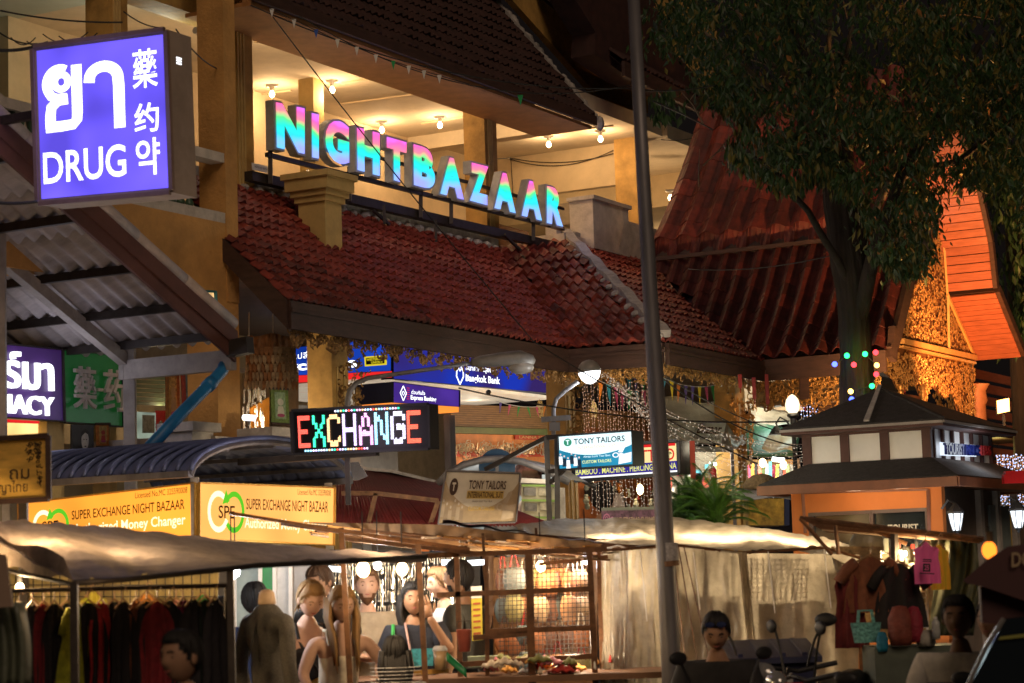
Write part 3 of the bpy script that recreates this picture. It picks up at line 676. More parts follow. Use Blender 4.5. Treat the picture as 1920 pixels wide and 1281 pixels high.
b = MB(); b.slab(q[::-1], NB * -.01); b.build('plate', M_white, t); b = MB(); text_on(b, q, 'ไฟฟ้าแรงสูง อันตราย', .08, .25, .92, .8, .012, bold=0); b.build('lettering', M_black, t)

US = -6.4
oq = [PU(62, 88, US), PU(313, 55, US), PU(324, 361, US), PU(72, 383, US)]
M_box = mat('brown_grey_sign_box', (.34, .27, .22), .6, var=.2, scale=4, dirt=.35)
dg = panel_sign('drug_sign', 'big projecting purple light box reading DRUG with Thai, Chinese and Korean characters', oq, UB * .27, emit('violet_lit_acrylic', (.125, .085, .80), 1.15, .32, 2.2), M_box, .035, rim=mat('brown_sign_rim', (.22, .15, .12), .5))
iq = [PU(69.5, 96, US), PU(304, 64.5, US), PU(312, 347, US), PU(77, 371, US)]
E_w = emit('lit_white_letters', (.95, .97, 1), 1.6)
for s, x0, y0, x1, y1, bo in (('DRUG', .035, .70, .70, .915, .012), ('藥', .77, .085, .965, .345, .008), ('约', .775, .445, .965, .64, .014), ('약', .78, .68, .965, .925, .012)):
    b = MB(); text_on(b, iq, s, x0, y0, x1, y1, .012, bold=bo, res=4); b.build('lettering', E_w, dg)
def stroke_on(mb, q, pts, w, dz=.012, asp=1.2):   # a brush stroke of constant width along a polyline given in sign fractions
    n = len(pts); L = []; Rr = []
    for i, (x, y) in enumerate(pts):
        x0, y0 = pts[max(0, i - 1)]; x1, y1 = pts[min(n - 1, i + 1)]; dx, dy = (x1 - x0), (y1 - y0) * asp; l = math.hypot(dx, dy) or 1
        nx, ny = -dy / l * w / 2, dx / l * w / 2 / asp; L.append(quadpt(q, x + nx, y + ny, dz)); Rr.append(quadpt(q, x - nx, y - ny, dz))
    mb.add([p for pr in zip(L, Rr) for p in pr], [(2 * i, 2 * i + 1, 2 * i + 3, 2 * i + 2) for i in range(n - 1)])
def arc(cx, cy, rx, ry, a0, a1, n=12): return [(cx + rx * math.cos(R(a0 + (a1 - a0) * i / n)), cy - ry * math.sin(R(a0 + (a1 - a0) * i / n))) for i in range(n + 1)]
b = MB()
stroke_on(b, iq, arc(.20, .235, .055, .05, 100, 470, 20), .055)            # the small loop of the first letter
stroke_on(b, iq, arc(.185, .245, .105, .10, 60, 215, 12) + [(.115, .325), (.16, .345), (.24, .345)], .075)
stroke_on(b, iq, [(.25, .355), (.17, .36), (.115, .40), (.105, .46), (.105, .545)], .085)
stroke_on(b, iq, [(.065, .535), (.20, .535), (.29, .53), (.32, .50), (.325, .45), (.325, .13)], .085)
stroke_on(b, iq, [(.425, .265)] + arc(.54, .25, .115, .085, 160, 10, 12) + [(.66, .30), (.66, .59)], .088)
b.build('thai_lettering', E_w, dg)
vt = MB()
for k in range(6):
    p = PU(331, 112 + k * 5, US); r_ = PB(330, 108 + k * 5, uoh(oq[1])[1] + .003); vt.bar(r_, r_ + UB * .06, .006, .012)
vt.build('vent', E_w, dg)
b = MB(); b.bar(PU(90, 200, US) + UB * .15, PU(90, 200, US) + UB * .15 - NB * 1.4, .06); b.build('mounting_arm', M_steel, dg)
lamp('sign_glow', quadpt(iq, .5, .5, .5), 10, (.45, .38, 1), .4, dg)

PO = .25
pq = [PB(-120, 632, PO), PB(115.5, 655, PO), PB(119, 791, PO), PB(-120, 775, PO)]
ph = panel_sign('pharmacy_sign', 'purple shop sign with glowing white Thai letters over PHARMACY', pq, NB * -.1, mat('purple_acrylic', (.075, .03, .16), .35, var=.2, emis=(.10, .03, .25), es=.12), M_steel, .01)
b = MB(); text_on(b, pq, 'ฟาร์มา', .20, .10, .90, .60, .03, bold=.015, thick=.03); b.build('raised_letters', E_w, ph)
b = MB(); text_on(b, pq, 'PHARMACY', .02, .68, .90, .94, .03, bold=.012, thick=.03); b.build('raised_letters', E_w, ph)
gq = [PB(116.5, 655, PO), PB(228, 667, PO), PB(230, 801, PO), PB(120, 792, PO)]
gs = panel_sign('chinese_medicine_sign', 'green shop sign with raised pale Chinese characters right of the purple pharmacy sign', gq, NB * -.1, mat('green_acrylic', (.010, .14, .03), .35, var=.2, emis=(.02, .25, .05), es=.08), M_steel, .01)
M_rl = mat('dull_pink_letters', (.60, .50, .46), .5, var=.2)
for s, x0, y0, x1, y1 in (('藥', .11, .22, .47, .80), ('-', .50, .50, .58, .54), ('药', .62, .22, .97, .80)):
    b = MB(); text_on(b, gq, s, x0, y0, x1, y1, .05, bold=.006, thick=.03); b.build('raised_letters', M_rl, gs)
b = MB(); text_on(b, gq, 'PHARMACY', .9, .05, .98, .07, .012, bold=0); b.build('small_print', M_rl, gs)
lamp('sign_glow', quadpt(pq, .6, .5, .5), 4, (.8, .8, 1), .3, ph)

WD = 12.5
wq = [P(-60, 826, WD), P(92, 817, WD - .1), P(93, 936, WD - .1), P(-60, 944, WD)]
wd = thing('wooden_sign', 'old yellow wooden board with black Thai handwriting and scroll corner', 'sign', wq[2])
bd = MB(); bd.slab([wq[3], wq[2], wq[1], wq[0]], (0, .05, 0)); bd.build('board', mat('lacquered_yellow_wood', (.85, .50, .10), .5, var=.35, scale=5, stretch=(1, 1, 4), dirt=.5), wd)
M_ink = mat('black_ink', (.05, .03, .02), .7, var=0)
for s, x0, y0, x1, y1 in (('ปิ่น  ถม', .12, .42, .76, .66), ('ภูมิปัญญาไทย', -.2, .68, .74, .92)):
    b = MB(); text_on(b, wq, s, x0 if x0 > 0 else .0, y0, x1, y1, .006, bold=0); b.build('lettering', M_ink, wd)
sc_ = [(quadpt(wq, .70 + .2 * random.random() ** .5, .12 + .25 * random.random() ** 1.5, .006), Vector((1, 0, 0)), Z, .012) for _ in range(40)] + [(quadpt(wq, .86 + .05 * random.random(), .2 + .6 * random.random(), .006), Vector((1, 0, 0)), Z, .010) for _ in range(30)]
scrolls(MB(), sc_).build('painted_scroll', M_ink, wd)
b = MB()
for a, c in (((0, 0), (1, 0)), ((1, 0), (1, 1)), ((1, 1), (0, 1))): b.bar(quadpt(wq, *a, .01), quadpt(wq, *c, .01), .03, .03)
b.build('edge_moulding', M_fascia, wd)
b = MB(); b.bar(P(40, 940, WD) + Vector((0, .05, 0)), Vector((P(40, 940, WD).x, WD + .05, 0)), .05); b.build('post', M_steel, wd)

UX = udep(680, 16.2)
xq = [PU(547, 770, UX), PU(806, 757, UX), PU(808, 842, UX), PU(551, 853, UX)]
ex = panel_sign('exchange_sign', 'black LED board spelling EXCHANGE in coloured dots above the money changer kiosk', xq, UB * .12, mat('black_led_panel', (.004, .004, .005), .4, var=0), mat('black_frame', (.02, .02, .022), .5, var=0), .02)
G5 = {'E': '11111 10000 10000 11110 10000 10000 11111', 'X': '10001 10001 01010 00100 01010 10001 10001', 'C': '01110 10001 10000 10000 10000 10001 01110', 'H': '10001 10001 10001 11111 10001 10001 10001',
      'A': '00100 01010 01010 10001 11111 10001 10001', 'N': '10001 11001 10101 10101 10101 10011 10001', 'G': '01110 10001 10000 10111 10001 10001 01110'}
cols = {0: ('red', (1, .10, .07)), 1: ('green', (.05, .9, .45)), 2: ('amber', (1, .55, .25)), 3: ('lilac', (.72, .55, 1)), 4: ('pink', (.95, .42, .85)), 5: ('cyan', (.35, .75, 1)), 6: ('white', (.80, .72, 1)), 7: ('scarlet', (1, .12, .07))}
xr = [(560, 583), (588, 612), (616, 641), (645, 671), (676, 702), (705, 731), (735, 762), (765, 790)]
for i, chh in enumerate('EXCHANGE'):
    rows = G5[chh].split(); mb = MB(); x0 = (xr[i][0] - 548) / 258; x1 = (xr[i][1] - 548) / 258; NX, NY = 10, 21
    for a in range(NY):
        for c_ in range(NX):
            cell = rows[a // 3][c_ // 2] == '1'
            if not cell and chh in 'XANCG':   # thicken diagonals
                cell = a // 3 + 1 < 7 and a % 3 == 2 and rows[a // 3 + 1][c_ // 2] == '1' and random.random() < .6
            if not cell: continue
            cx = x0 + (x1 - x0) * (c_ + .5) / NX; cy = .135 + .72 * (a + .5) / NY; w = (x1 - x0) / NX * .40; h = .72 / NY * .40
            rect_on(mb, xq, cx - w, cy - h, cx + w, cy + h, .012)
    mb.build('led_letter', emit('led_' + cols[i][0], cols[i][1], 2.6), ex)
dots = {}
for k in range(24):
    for (fx, fy) in (((633 + k * 5.1 - 548) / 258, .065), ((573 + k * 5.1 - 548) / 258, .925)):
        dots.setdefault(random.choice([0, 1, 2, 4, 5, 6, 3]), []).append((fx, fy))
for c_, l in dots.items():
    mb = MB()
    for fx, fy in l: mb.ball(quadpt(xq, fx, fy, .012), .0075, 6, 4)
    mb.build('led_dots', MATS['led_' + cols[c_][0]], ex)
b = MB(); b.bar(PU(440, 862, UX) - Z * .02 + UB * .06, PU(700, 848, UX) + UB * .06, .05); b.bar(PU(640, 851, UX) + UB * .08, BW(*[UX + .08, uoh(PU(640, 851, UX))[1], 2.3]), .04); b.build('support_arm', M_steel, ex)
lamp('sign_glow', quadpt(xq, .5, .5, .4), 4, (.9, .7, .9), .3, ex)

KD = 16.0; UK = udep(370, KD); OK_ = odep(370, KD)
E_spe = emit('orange_lit_acrylic', (1.0, .34, .035), 1.15, .25, 1.6); E_spe2 = emit('peach_lit_acrylic', (1.0, .42, .10), 1.15, .2, 1.6)
M_txt = mat('dark_brown_print', (.05, .02, .01), .7, var=0)
E_tx = emit('pale_yellow_print', (1, .85, .5), 1.35); E_gr = emit('green_print', (.10, .50, .02), 1.0); M_tx2 = emit('dark_print', (.06, .02, .005), .25)
kq = [PU(36, 944, UK), PU(368, 905, UK), PU(368, 1011, UK), PU(38, 1034, UK)]
kr = [PB(371, 905, OK_), PB(626, 914, OK_), PB(624, 1023, OK_), PB(371, 1011, OK_)]
for q, nm, lb, face, lx, items in (
    (kq, 'a', 'left orange SUPER EXCHANGE NIGHT BAZAAR light box, its logo partly hidden by the awning', E_spe, (.185, .53, .10),
     (('Licensed No.MC 325590008', .67, .055, .955, .165), ('SUPER EXCHANGE NIGHT BAZAAR', .31, .27, .94, .45), ('Authorized Money Changer', .32, .54, .945, .78))),
    (kr, 'b', 'right orange SUPER EXCHANGE NIGHT BAZAAR light box under the LED board', E_spe2, (.185, .50, .12),
     (('Licensed No.MC 325590008', .71, .05, .97, .15), ('SUPER EXCHANGE NIGHT BAZAAR', .33, .25, .95, .44), ('Authorized Money Changer', .32, .58, .94, .82)))):
    dep = UB * .15 if q is kq else NB * -.15
    t = panel_sign('money_changer_sign', lb, q, dep, face, mat('yellow_sign_box', (.5, .28, .05), .5), .008)
    for k, (s, x0, y0, x1, y1) in enumerate(items):
        b = MB(); text_on(b, q, s, x0, y0, x1, y1, .008, bold=(0.0, .008, .012)[k]); b.build('lettering', E_tx if k == 2 else M_tx2, t)
    cx, cy, r_ = lx; asp = (q[1] - q[0]).length / (q[0] - q[3]).length; ry = r_ * asp * .72
    b = MB(); ring_on(b, q, cx - r_ * .42, cy, r_ * .62, ry, .27, 40, 335, .008); b.build('white_arrow', E_tx, t)
    b = MB(); ring_on(b, q, cx + r_ * .48, cy, r_ * .62, ry, .27, -140, 150, .010); shape_on(b, q, [(cx - r_ * .22, cy - ry * .35), (cx + r_ * .0, cy - ry * 1.08), (cx + r_ * .22, cy - ry * .5)], .011); b.build('green_arrow', E_gr, t)
    b = MB(); text_on(b, q, 'SPE', cx - r_ * .45, cy - ry * .3, cx + r_ * .5, cy + ry * .32, .014, bold=0.01); b.build('logo_text', M_tx2, t)
    lamp('sign_glow', quadpt(q, .5, .7, .45), 6, (1, .6, .25), .3, t)
kio = thing('money_changer_kiosk', 'small money changer booth under a blue ribbed barrel roof behind the left awning', 'kiosk', BW(UK + .8, OK_ - 1.2, 0))
he = kq[1].z + .04; oL = uoh(kq[0])[1] - .25; uR = uoh(kr[1])[0] + .08
M_blue = mat('blue_grey_roof_sheet', (.16, .20, .38), .38, metal=.35, var=.4, scale=5, dirt=.35)
AH = .30
def VA(u, v, r=0.0):
    a = math.pi * (.02 + .96 * v); uu = (UK - .14 + uR + .1) / 2 - math.cos(a) * ((uR + .1) - (UK - .14)) / 2
    return BW(uu, oL + (OK_ + .05 - oL) * u, he + math.sin(a) * AH + r)
for i in range(16):
    b = MB(); b.grid(lambda u, v: VA((i + u * .985) / 16, v, .012 * math.sin(u * 9)), 4, 22); solid(b.build('roof_sheet', M_blue, kio, smooth=True), .008)
for i in range(17):
    b = MB(); b.tube([VA(i / 16, v / 20, .028) for v in range(21)], .02, 5); b.build('roof_rib', M_blue, kio, smooth=True)
b = MB()
for i in range(6):
    for k in range(1, 5): pass
b.bar(VA(0, 0), VA(1, 0), .07, .05); b.bar(VA(0, 1), VA(1, 1), .07, .05)
for v in (.15, .3, .5, .7, .85): b.bar(VA(0, v, -.03), VA(1, v, -.03), .03, .03)
b.tube([VA(1, v / 16, -.01) for v in range(17)], .022, 6); b.build('roof_frame', M_galv, kio)
for u_, o_ in ((UK + .02, oL + .1), (UK + .02, OK_ - .04), (uR - .1, OK_ - .04)): b = MB(); b.bar(BW(u_, o_, 0), BW(u_, o_, he), .06); b.build('post', M_whitepaint, kio)
b = MB(); b.bbox(UK + .1, UK + .5, oL + .1, OK_ - .1, .12, 1.05); b.build('counter', M_white, kio)
b = MB(); b.bbox(UK + 1.6, UK + 1.65, oL + .1, OK_ - .8, .12, 2.1); b.build('rear_wall', M_white, kio)

UT = udep(1120, 19.6)
tq = [PU(1046, 817, UT), PU(1186, 807, UT), PU(1189, 872, UT), PU(1049, 881, UT)]
def tony(q, label, lit, dep):
    bgm = emit('lit_pale_print', (.72, .95, 1), 1.15) if lit else mat('faded_banner_print', (.62, .56, .44), .6, var=.15)
    lo = emit('lit_teal_print', (.02, .22, .36), 1.0, .3, 4) if lit else mat('faded_brown_print', (.46, .34, .20), .6, var=.35, scale=4)
    dk = emit('lit_black_print', (.01, .02, .03), .2) if lit else mat('dark_brown_print', (.05, .02, .01))
    yl = emit('lit_yellow_print', (.75, .85, .35), 1.0) if lit else mat('ochre_print', (.62, .42, .10), .6)
    t = panel_sign('tailor_sign', label, q, dep, bgm, M_black if lit else M_galv, .012)
    b = MB(); n = 16; pts = [(i / n * .98 + .01, .42 + .22 * (1 - (2 * i / n - 1) ** 2) - .02 * i / n) for i in range(n + 1)]
    if not lit: pts = [(x, .12 + .60 * math.sin(math.pi * min(1, max(0, x))) ** .7) for x, y in pts]
    for i in range(n): shape_on(b, q, [pts[i], (pts[i][0], .97), (pts[i + 1][0], .97), pts[i + 1]], .006)
    b.build('lower_print', lo, t)
    b = MB(); ring_on(b, q, .135, .22 if lit else .30, .055, .115 if lit else .16, .999, 0, 360, .009); b.build('emblem', emit('lit_green_print', (.05, .35, .2), .7) if lit else dk, t)
    b = MB(); text_on(b, q, 'T', .112, .15 if lit else .22, .16, .29 if lit else .38, .012, bold=.04); b.build('emblem_letter', bgm, t)
    b = MB(); text_on(b, q, 'TONY TAILORS', .22 if lit else .33, .13 if lit else .17, .90 if lit else .82, .30 if lit else .34, .012, bold=.02); b.build('lettering', dk, t)
    if not lit: b = MB(); rect_on(b, q, .32, .37, .80, .52, .010); b.build('yellow_bar', yl, t)
    b = MB(); text_on(b, q, 'INTERNATIONAL SUIT', .27 if lit else .33, .36 if lit else .385, .78 if lit else .79, .45 if lit else .505, .013, bold=.02); b.build('lettering', yl if lit else dk, t)
    b = MB(); text_on(b, q, 'Always Look Your Best', .34 if lit else .40, .64 if lit else .55, .70 if lit else .66, .72 if lit else .60, .012, bold=0); b.build('lettering', bgm if lit else dk, t)
    b = MB(); text_on(b, q, 'CUSTOM TAILORS', .32 if lit else .36, .78 if lit else .67, .71 if lit else .70, .87 if lit else .75, .012, bold=.02); b.build('lettering', yl, t)
    pm = [emit('lit_skin_print', (.9, .65, .6), .9), emit('lit_white_print', (1, 1, 1), 1.0), emit('lit_dark_print', (.03, .06, .1), .5)] if lit else [mat('print_pale', (.62, .54, .44), .7), mat('print_mid', (.50, .40, .28), .7), mat('print_grey', (.36, .27, .18), .7)]
    for k in range(6):   # the printed group of people in suits and the jacket on the right
        x = .03 + k * .05; y = .56 + .06 * (k % 3); b = MB(); ring_on(b, q, x, y, .012, .03, .999, 0, 360, .010, 8); b.build('printed_head', pm[0], t)
        b = MB(); shape_on(b, q, [(x - .022, y + .06), (x + .022, y + .06), (x + .03, y + .3), (x - .03, y + .3)], .009); b.build('printed_suit', pm[(k % 2) + 1], t)
    b = MB(); ring_on(b, q, .77, .68, .045, .075, .35, 0, 360, .010); shape_on(b, q, [(.80, .60), (.86, .40), (.90, .36), (.91, .42), (.86, .62)], .010); shape_on(b, q, [(.80, .95), (.82, .62), (.88, .66), (.98, .62), (.97, .9)], .009); b.build('printed_scissors', pm[1], t)
    return t
t = tony(tq, 'lit pale blue TONY TAILORS light box on a black steel bracket', True, UB * .22)
b = MB(); A = PU(1046, 818, UT) + UB * .1; B_ = PU(1048, 880, UT) + UB * .1; P1 = PU(1015, 820, UT) + UB * .1; P2 = PU(1024, 822, UT) + UB * .1
b.bar(A, P1, .045); b.bar(B_, PU(1020, 884, UT) + UB * .1, .04); b.bar(P1, PU(1022, 1010, UT) + UB * .1, .05); b.bar(P2 + NB * .06, PU(1036, 1010, UT) + UB * .1, .05); b.bar(P1, PU(900, 880, UT) + UB * .1, .04)
b.bar(B_, PU(1022, 905, UT) + UB * .1, .035); b.build('bracket', M_steel, t)
lamp('sign_glow', quadpt(tq, .5, .5, .4), 5, (.75, .95, 1), .3, t)
DT = 17.2
t = tony([P(835.6, 882, DT), P(976.5, 887, DT + .1), P(967, 980, DT + .1), P(821, 984, DT)], 'unlit faded TONY TAILORS board standing on the stall roof', False, Vector((0, .03, 0)))
UM = udep(1180, 21.5)
mq = [PU(1076, 838, UM), PU(1273, 826, UM), PU(1275, 889, UM), PU(1076, 903, UM)]
t = panel_sign('tattoo_sign', 'black framed TATTOO light box reading BAMBOO MACHINE PIERCING behind the lamp post', mq, UB * .25, emit('lit_cream_print', (1, .78, .35), .85), mat('black_frame', (.02, .02, .022)), .03)
b = MB(); rect_on(b, mq, .02, .60, .98, .88, .012); b.build('purple_band', emit('lit_indigo_print', (.035, .025, .22), 1.0), t)
b = MB(); rect_on(b, mq, .02, .885, .98, .93, .012); b.build('white_band', emit('lit_white_print', (1, 1, 1), 1.0), t)
b = MB(); text_on(b, mq, 'BAMBOO . MACHINE . PIERCING . HENNA', .025, .65, .975, .83, .016, bold=.01); b.build('lettering', emit('lit_lime_print', (.75, .75, .18), 1.0), t)
b = MB(); text_on(b, mq, 'TATTOO', .50, .22, .96, .57, .016, bold=.01); b.build('lettering', emit('lit_red_print', (.7, .02, .02), .9), t)
b = MB(); rect_on(b, mq, .60, .07, .97, .15, .014); b.build('red_stripe', MATS['lit_red_print'], t)
b = MB(); b.bar(mq[2] + UB * .2 + NB * .05 - Z * .05, mq[1] + UB * .2 + NB * .05, .05); b.build('post', mat('red_post', (.35, .04, .02)), t)
lamp('sign_glow', quadpt(mq, .7, .5, .4), 2.5, (1, .8, .5), .3, t)

UB0 = uoh(PB(735, 700, -.35))[0]; BO = -.35
bk = thing('bank_branch', 'bank front with a long blue lit fascia and pale soffit under the tiled roof', 'bank', BW(UB0 + 1, -1, 0))
def bluegrad(name, c0, c1, s):
    m = bpy.data.materials.new(name); m.use_nodes = True; nt = m.node_tree; nt.nodes.clear(); o = nt.nodes.new('ShaderNodeOutputMaterial'); e = nt.nodes.new('ShaderNodeEmission')
    c = nt.nodes.new('ShaderNodeTexCoord'); n = nt.nodes.new('ShaderNodeTexNoise'); n.inputs['Scale'].default_value = 1.1; n.inputs['Detail'].default_value = 0
    r = nt.nodes.new('ShaderNodeValToRGB'); r.color_ramp.elements[0].position = .35; r.color_ramp.elements[1].position = .62; r.color_ramp.elements[0].color = (*c0, 1); r.color_ramp.elements[1].color = (*c1, 1)
    nt.links.new(c.outputs['Object'], n.inputs[0]); nt.links.new(n.outputs['Fac'], r.inputs[0]); nt.links.new(r.outputs[0], e.inputs[0]); e.inputs[1].default_value = s; nt.links.new(e.outputs[0], o.inputs[0]); return m
E_bank = bluegrad('bank_blue_acrylic', (.035, .018, .12), (.012, .035, .42), .85)
bq = [PB(735, 640, BO), PB(1030, 672, BO), PB(1030, 738, BO), PB(735, 711, BO)]
t = panel_sign('bank_sign', 'long blue Bangkok Bank fascia sign under the carved eave', bq, NB * -.15, E_bank, mat('navy_panel', (.01, .012, .05), .4), .006)
def fx(x): return (PB(x, 690, BO) - bq[0]).dot(UB) / (bq[1] - bq[0]).length
b = MB(); text_on(b, bq, 'Bangkok Bank', fx(873), .68, fx(937), .93, .01, bold=.02); b.build('lettering', E_w, t)
b = MB(); text_on(b, bq, 'ธนาคารกรุงเทพ', fx(873), .46, fx(932), .62, .01, bold=.02); b.build('lettering', E_w, t)
b = MB()
for sx in (-1, 1):
    stroke_on(b, bq, [(fx(862), .44), (fx(862 + sx * 6), .62), (fx(862 + sx * 6.5), .76), (fx(862), .98)], .007, .012, .25)
    stroke_on(b, bq, [(fx(862), .62), (fx(862 + sx * 3.5), .52)], .006, .012, .25)
b.build('logo', E_w, t)
xq2 = [PU(520, 655, UB0), PU(735, 632, UB0), PU(735, 696, UB0), PU(520, 706, UB0)]
t = panel_sign('currency_exchange_sign', 'blue exchange sign with a red stripe, crossed by the yellow column', xq2, UB * .15, emit('royal_blue_acrylic', (.008, .045, .38), .8, .4, 1.4), mat('navy_panel', (.01, .012, .05)), .004)
b = MB(); text_on(b, xq2, 'exchange', .0, .50, .705, .93, .01, bold=.035); b.build('lettering', E_w, t)
b = MB(); text_on(b, xq2, 'แลกเปลี่ยนเงินตรา', .02, .18, .62, .42, .01, bold=.0); b.build('lettering', E_w, t)
b = MB(); b.slab([PU(520, 706, UB0) + UB * -.01, PU(735, 696, UB0) + UB * -.01, PU(735, 708, UB0) + UB * -.01, PU(520, 719, UB0) + UB * -.01], UB * .05); b.build('red_stripe', emit('lit_red_stripe', (.75, .02, .02), .9), t)
t = thing('wire_transfer_plate', 'small yellow WESTERN UNION plate on the dark blue sign', 'sign', PU(702, 679, UB0 - .03))
q = [PU(683, 669, UB0 - .03), PU(724, 666, UB0 - .03), PU(724, 684, UB0 - .03), PU(684, 687, UB0 - .03)]
b = MB(); b.slab(q[::-1], UB * .015); b.build('plate', emit('lit_yellow_plate', (.75, .60, .02), .8), t)
b = MB(); rect_on(b, q, .07, .16, .93, .84, .002); b.build('black_field', M_black, t)
b = MB(); text_on(b, q, 'WESTERN', .10, .22, .74, .48, .006, bold=.02); text_on(b, q, 'UNION', .32, .54, .74, .80, .006, bold=.02); rect_on(b, q, .80, .25, .83, .78, .006); b.build('lettering', MATS['lit_yellow_plate'], t)
eq = [PB(735, 716, .15), PB(860, 732, .15), PB(860, 763, .15), PB(735, 755, .15)]
t = panel_sign('express_banking_sign', 'small purple Express Banking sign with an orange base, over the cash machines', eq, NB * -.5, emit('purple_lit_acrylic', (.055, .022, .22), .9, .3, 2), mat('navy_panel', (.01, .012, .05)), .004)
b = MB(); text_on(b, eq, 'Express Banking', .26, .56, .64, .86, .01, bold=.02); b.build('lettering', E_w, t)
b = MB(); text_on(b, eq, 'ด่วนทันใจ', .27, .28, .47, .50, .01, bold=.01); b.build('lettering', E_w, t)
b = MB()
for sx in (-1, 1): stroke_on(b, eq, [(.15, .14), (.15 + sx * .045, .5), (.15, .88)], .012, .012, .3)
stroke_on(b, eq, [(.15, .4), (.17, .5), (.15, .62), (.13, .5), (.15, .4)], .01, .012, .3); b.build('logo', E_w, t)
b = MB()
for k in range(6): stroke_on(b, eq, [(.20, .22 + k * .11), (.24, .22 + k * .11)], .008, .012, .3)
b.build('logo_stripes', emit('lit_red_stripe', (.75, .02, .02)), t)
b = MB(); b.slab([PB(735, 755, .152), PB(860, 763, .152), PB(860, 773, .152), PB(735, 766, .152)], NB * -.45); b.build('orange_base', emit('lit_orange_base', (1, .28, .04), 1.0), t)
b = MB(); b.bbox(UB0, UB0 + 4.0, -2.8, -.4, bq[2].z - .06, bq[2].z - .02); b.build('soffit', mat('glowing_soffit', (.8, .74, .66), .6, emis=(1, .85, .65), es=.25), bk)  # soffit material glows faintly in place of lamplight falling on it
b = MB(); b.bbox(UB0, UB0 + 4.0, -3.0, -2.85, .12, 4.0); b.build('rear_wall', mat('bank_wall', (.35, .36, .38), .5), bk)
b = MB(); b.bbox(UB0 - 2.2, UB0 - .02, -.9, -.8, .12, 3.6); b.build('side_wall', mat('grey_shutter', (.42, .42, .40), .5, var=.2), bk)
for k in range(5): lamp('downlight', BW(UB0 + .5 + k * .7, -1.2, bq[2].z - .2), 2.2, (1, .82, .6), .08, bk)
for k, (px, w) in enumerate(((762, .5), (800, .5))):
    q = PB(px, 900, -.2); u = uoh(q)[0]
    t = thing('cash_machine', 'tall %s cash machine below the express banking sign' % ('grey and orange', 'dark blue')[k], 'cash machine', BW(u + .2, -.3, .12))
    b = MB(); b.bbox(u, u + .38, -.7, -.15, .12, 2.75); b.build('cabinet', mat(('grey_cabinet', 'navy_cabinet')[k], ((.30, .28, .27), (.012, .02, .10))[k], .4), t)
    b = MB(); b.bbox(u + .08, u + .32, -.14, -.12, 1.5, 2.5); b.build('screen_panel', emit(('orange_panel', 'blue_panel')[k], ((1, .25, .05), (.01, .04, .2))[k], .5), t)
b = MB()
for px in (838, 848): q = PB(px, 800, .1); b.bar(Vector((q.x, q.y, .12)), Vector((q.x, q.y, eq[2].z - .1)), .07)
b.build('door_posts', M_galv, bk)
b = MB(); b.ball(PB(916, 736, -.2) , .035, 10, 8); o = b.build('dome_camera', mat('smoked_dome', (.02, .02, .02), .2), smooth=True); tag(o, 'small dark dome camera under the bank fascia', 'security camera')

DP = 14.0
lp = thing('lamp_post', 'tall grey steel lamp post leaning slightly in front of everything', 'lamp post', (P(1258, 1281, DP).x, DP, 0))
pts = [P(1186, -40, DP), P(1206, 330, DP), P(1222, 600, DP), P(1240, 880, DP), P(1256, 1200, DP)]; base = pts[-1] + (pts[-1] - pts[-2]) * (pts[-1].z / (pts[-2].z - pts[-1].z)); base.z = 0
b = MB(); b.tube(([base] + pts[::-1]), [.066, .064, .058, .052, .046, .040], 20); b.build('pole', M_galv, lp, smooth=True)
b = MB(); q0 = P(1252, 1018, DP); q1 = P(1254, 1055, DP); b.tube([q0, q1], [.0635, .0645], 20); b.build('faded_sticker', mat('torn_sticker', (.45, .42, .42), .8, var=.6, scale=30), lp)
b = MB(); q0 = P(1254, 1052, DP); q1 = P(1255, 1062, DP); b.tube([q0, q1], [.069, .069], 20); b.build('clamp_band', M_rust, lp)
DA = 21.0
al = thing('arm_lamp', 'unlit street lamp on a long curved grey arm in front of the bank sign', 'street lamp', P(655, 780, DA))
b = MB(); arm = [P(651, 775, DA), P(652, 750, DA), P(656, 733, DA), P(668, 718, DA), P(690, 709, DA), P(760, 699, DA), P(886, 681, DA)]; b0 = P(640, 778, DA)
b.tube([b0] + arm, [.03, .03, .03, .028, .026, .024, .022, .02], 10); b.build('arm', M_galv, al, smooth=True)
hd = [(884, 683, .035), (900, 681, .055), (940, 677, .07), (975, 677, .09), (998, 680, .06), (1003, 682, .02)]; al_ = 1
b = MB(); b.tube([P(x, y - 3, DA) for x, y, r in hd], [r for *_, r in hd], 14); b.build('lamp_housing', mat('weathered_aluminium', (.24, .22, .20), .5, metal=.3, var=.3, dirt=.4), al, smooth=True)
b = MB(); b.ball(P(977, 688, DA), .10, 16, 10, (1.3, .8, .75)); b.build('glass_bowl', mat('dusty_glass', (.30, .27, .24), .25, spec=.6), al, smooth=True)
DG = 20.6
gl = thing('globe_lamp', 'glowing white half-globe street lamp on a bent arm beside the yellow column', 'street lamp', P(1038, 800, DG))
b = MB(); arm = [P(1038, 815, DG), P(1038, 765, DG), P(1043, 748, DG), P(1060, 732, DG), P(1084, 715, DG)]; b.tube(arm, .022, 8); b.bar(P(1015, 787, DG), P(1070, 783, DG), .05); b.bar(P(1030, 800, DG), P(1050, 800, DG), .08); b.build('arm', M_galv, gl, smooth=False)
c = P(1105, 698, DG); Mt = Matrix.Rotation(R(-6), 3, 'Y')
b = MB(); b.lathe(c, [(.112, 0), (.108, .04), (.09, .08), (.055, .108), (.02, .118)], 20, Mt); b.build('cap', mat('grey_cap', (.28, .25, .22), .5, metal=.2), gl, smooth=True)
b = MB(); b.lathe(c, [(.01, -.115), (.05, -.10), (.085, -.065), (.104, -.02), (.108, .0)], 20, Mt); b.build('globe', emit('white_globe', (.92, .96, 1), 3.2), gl, smooth=True)
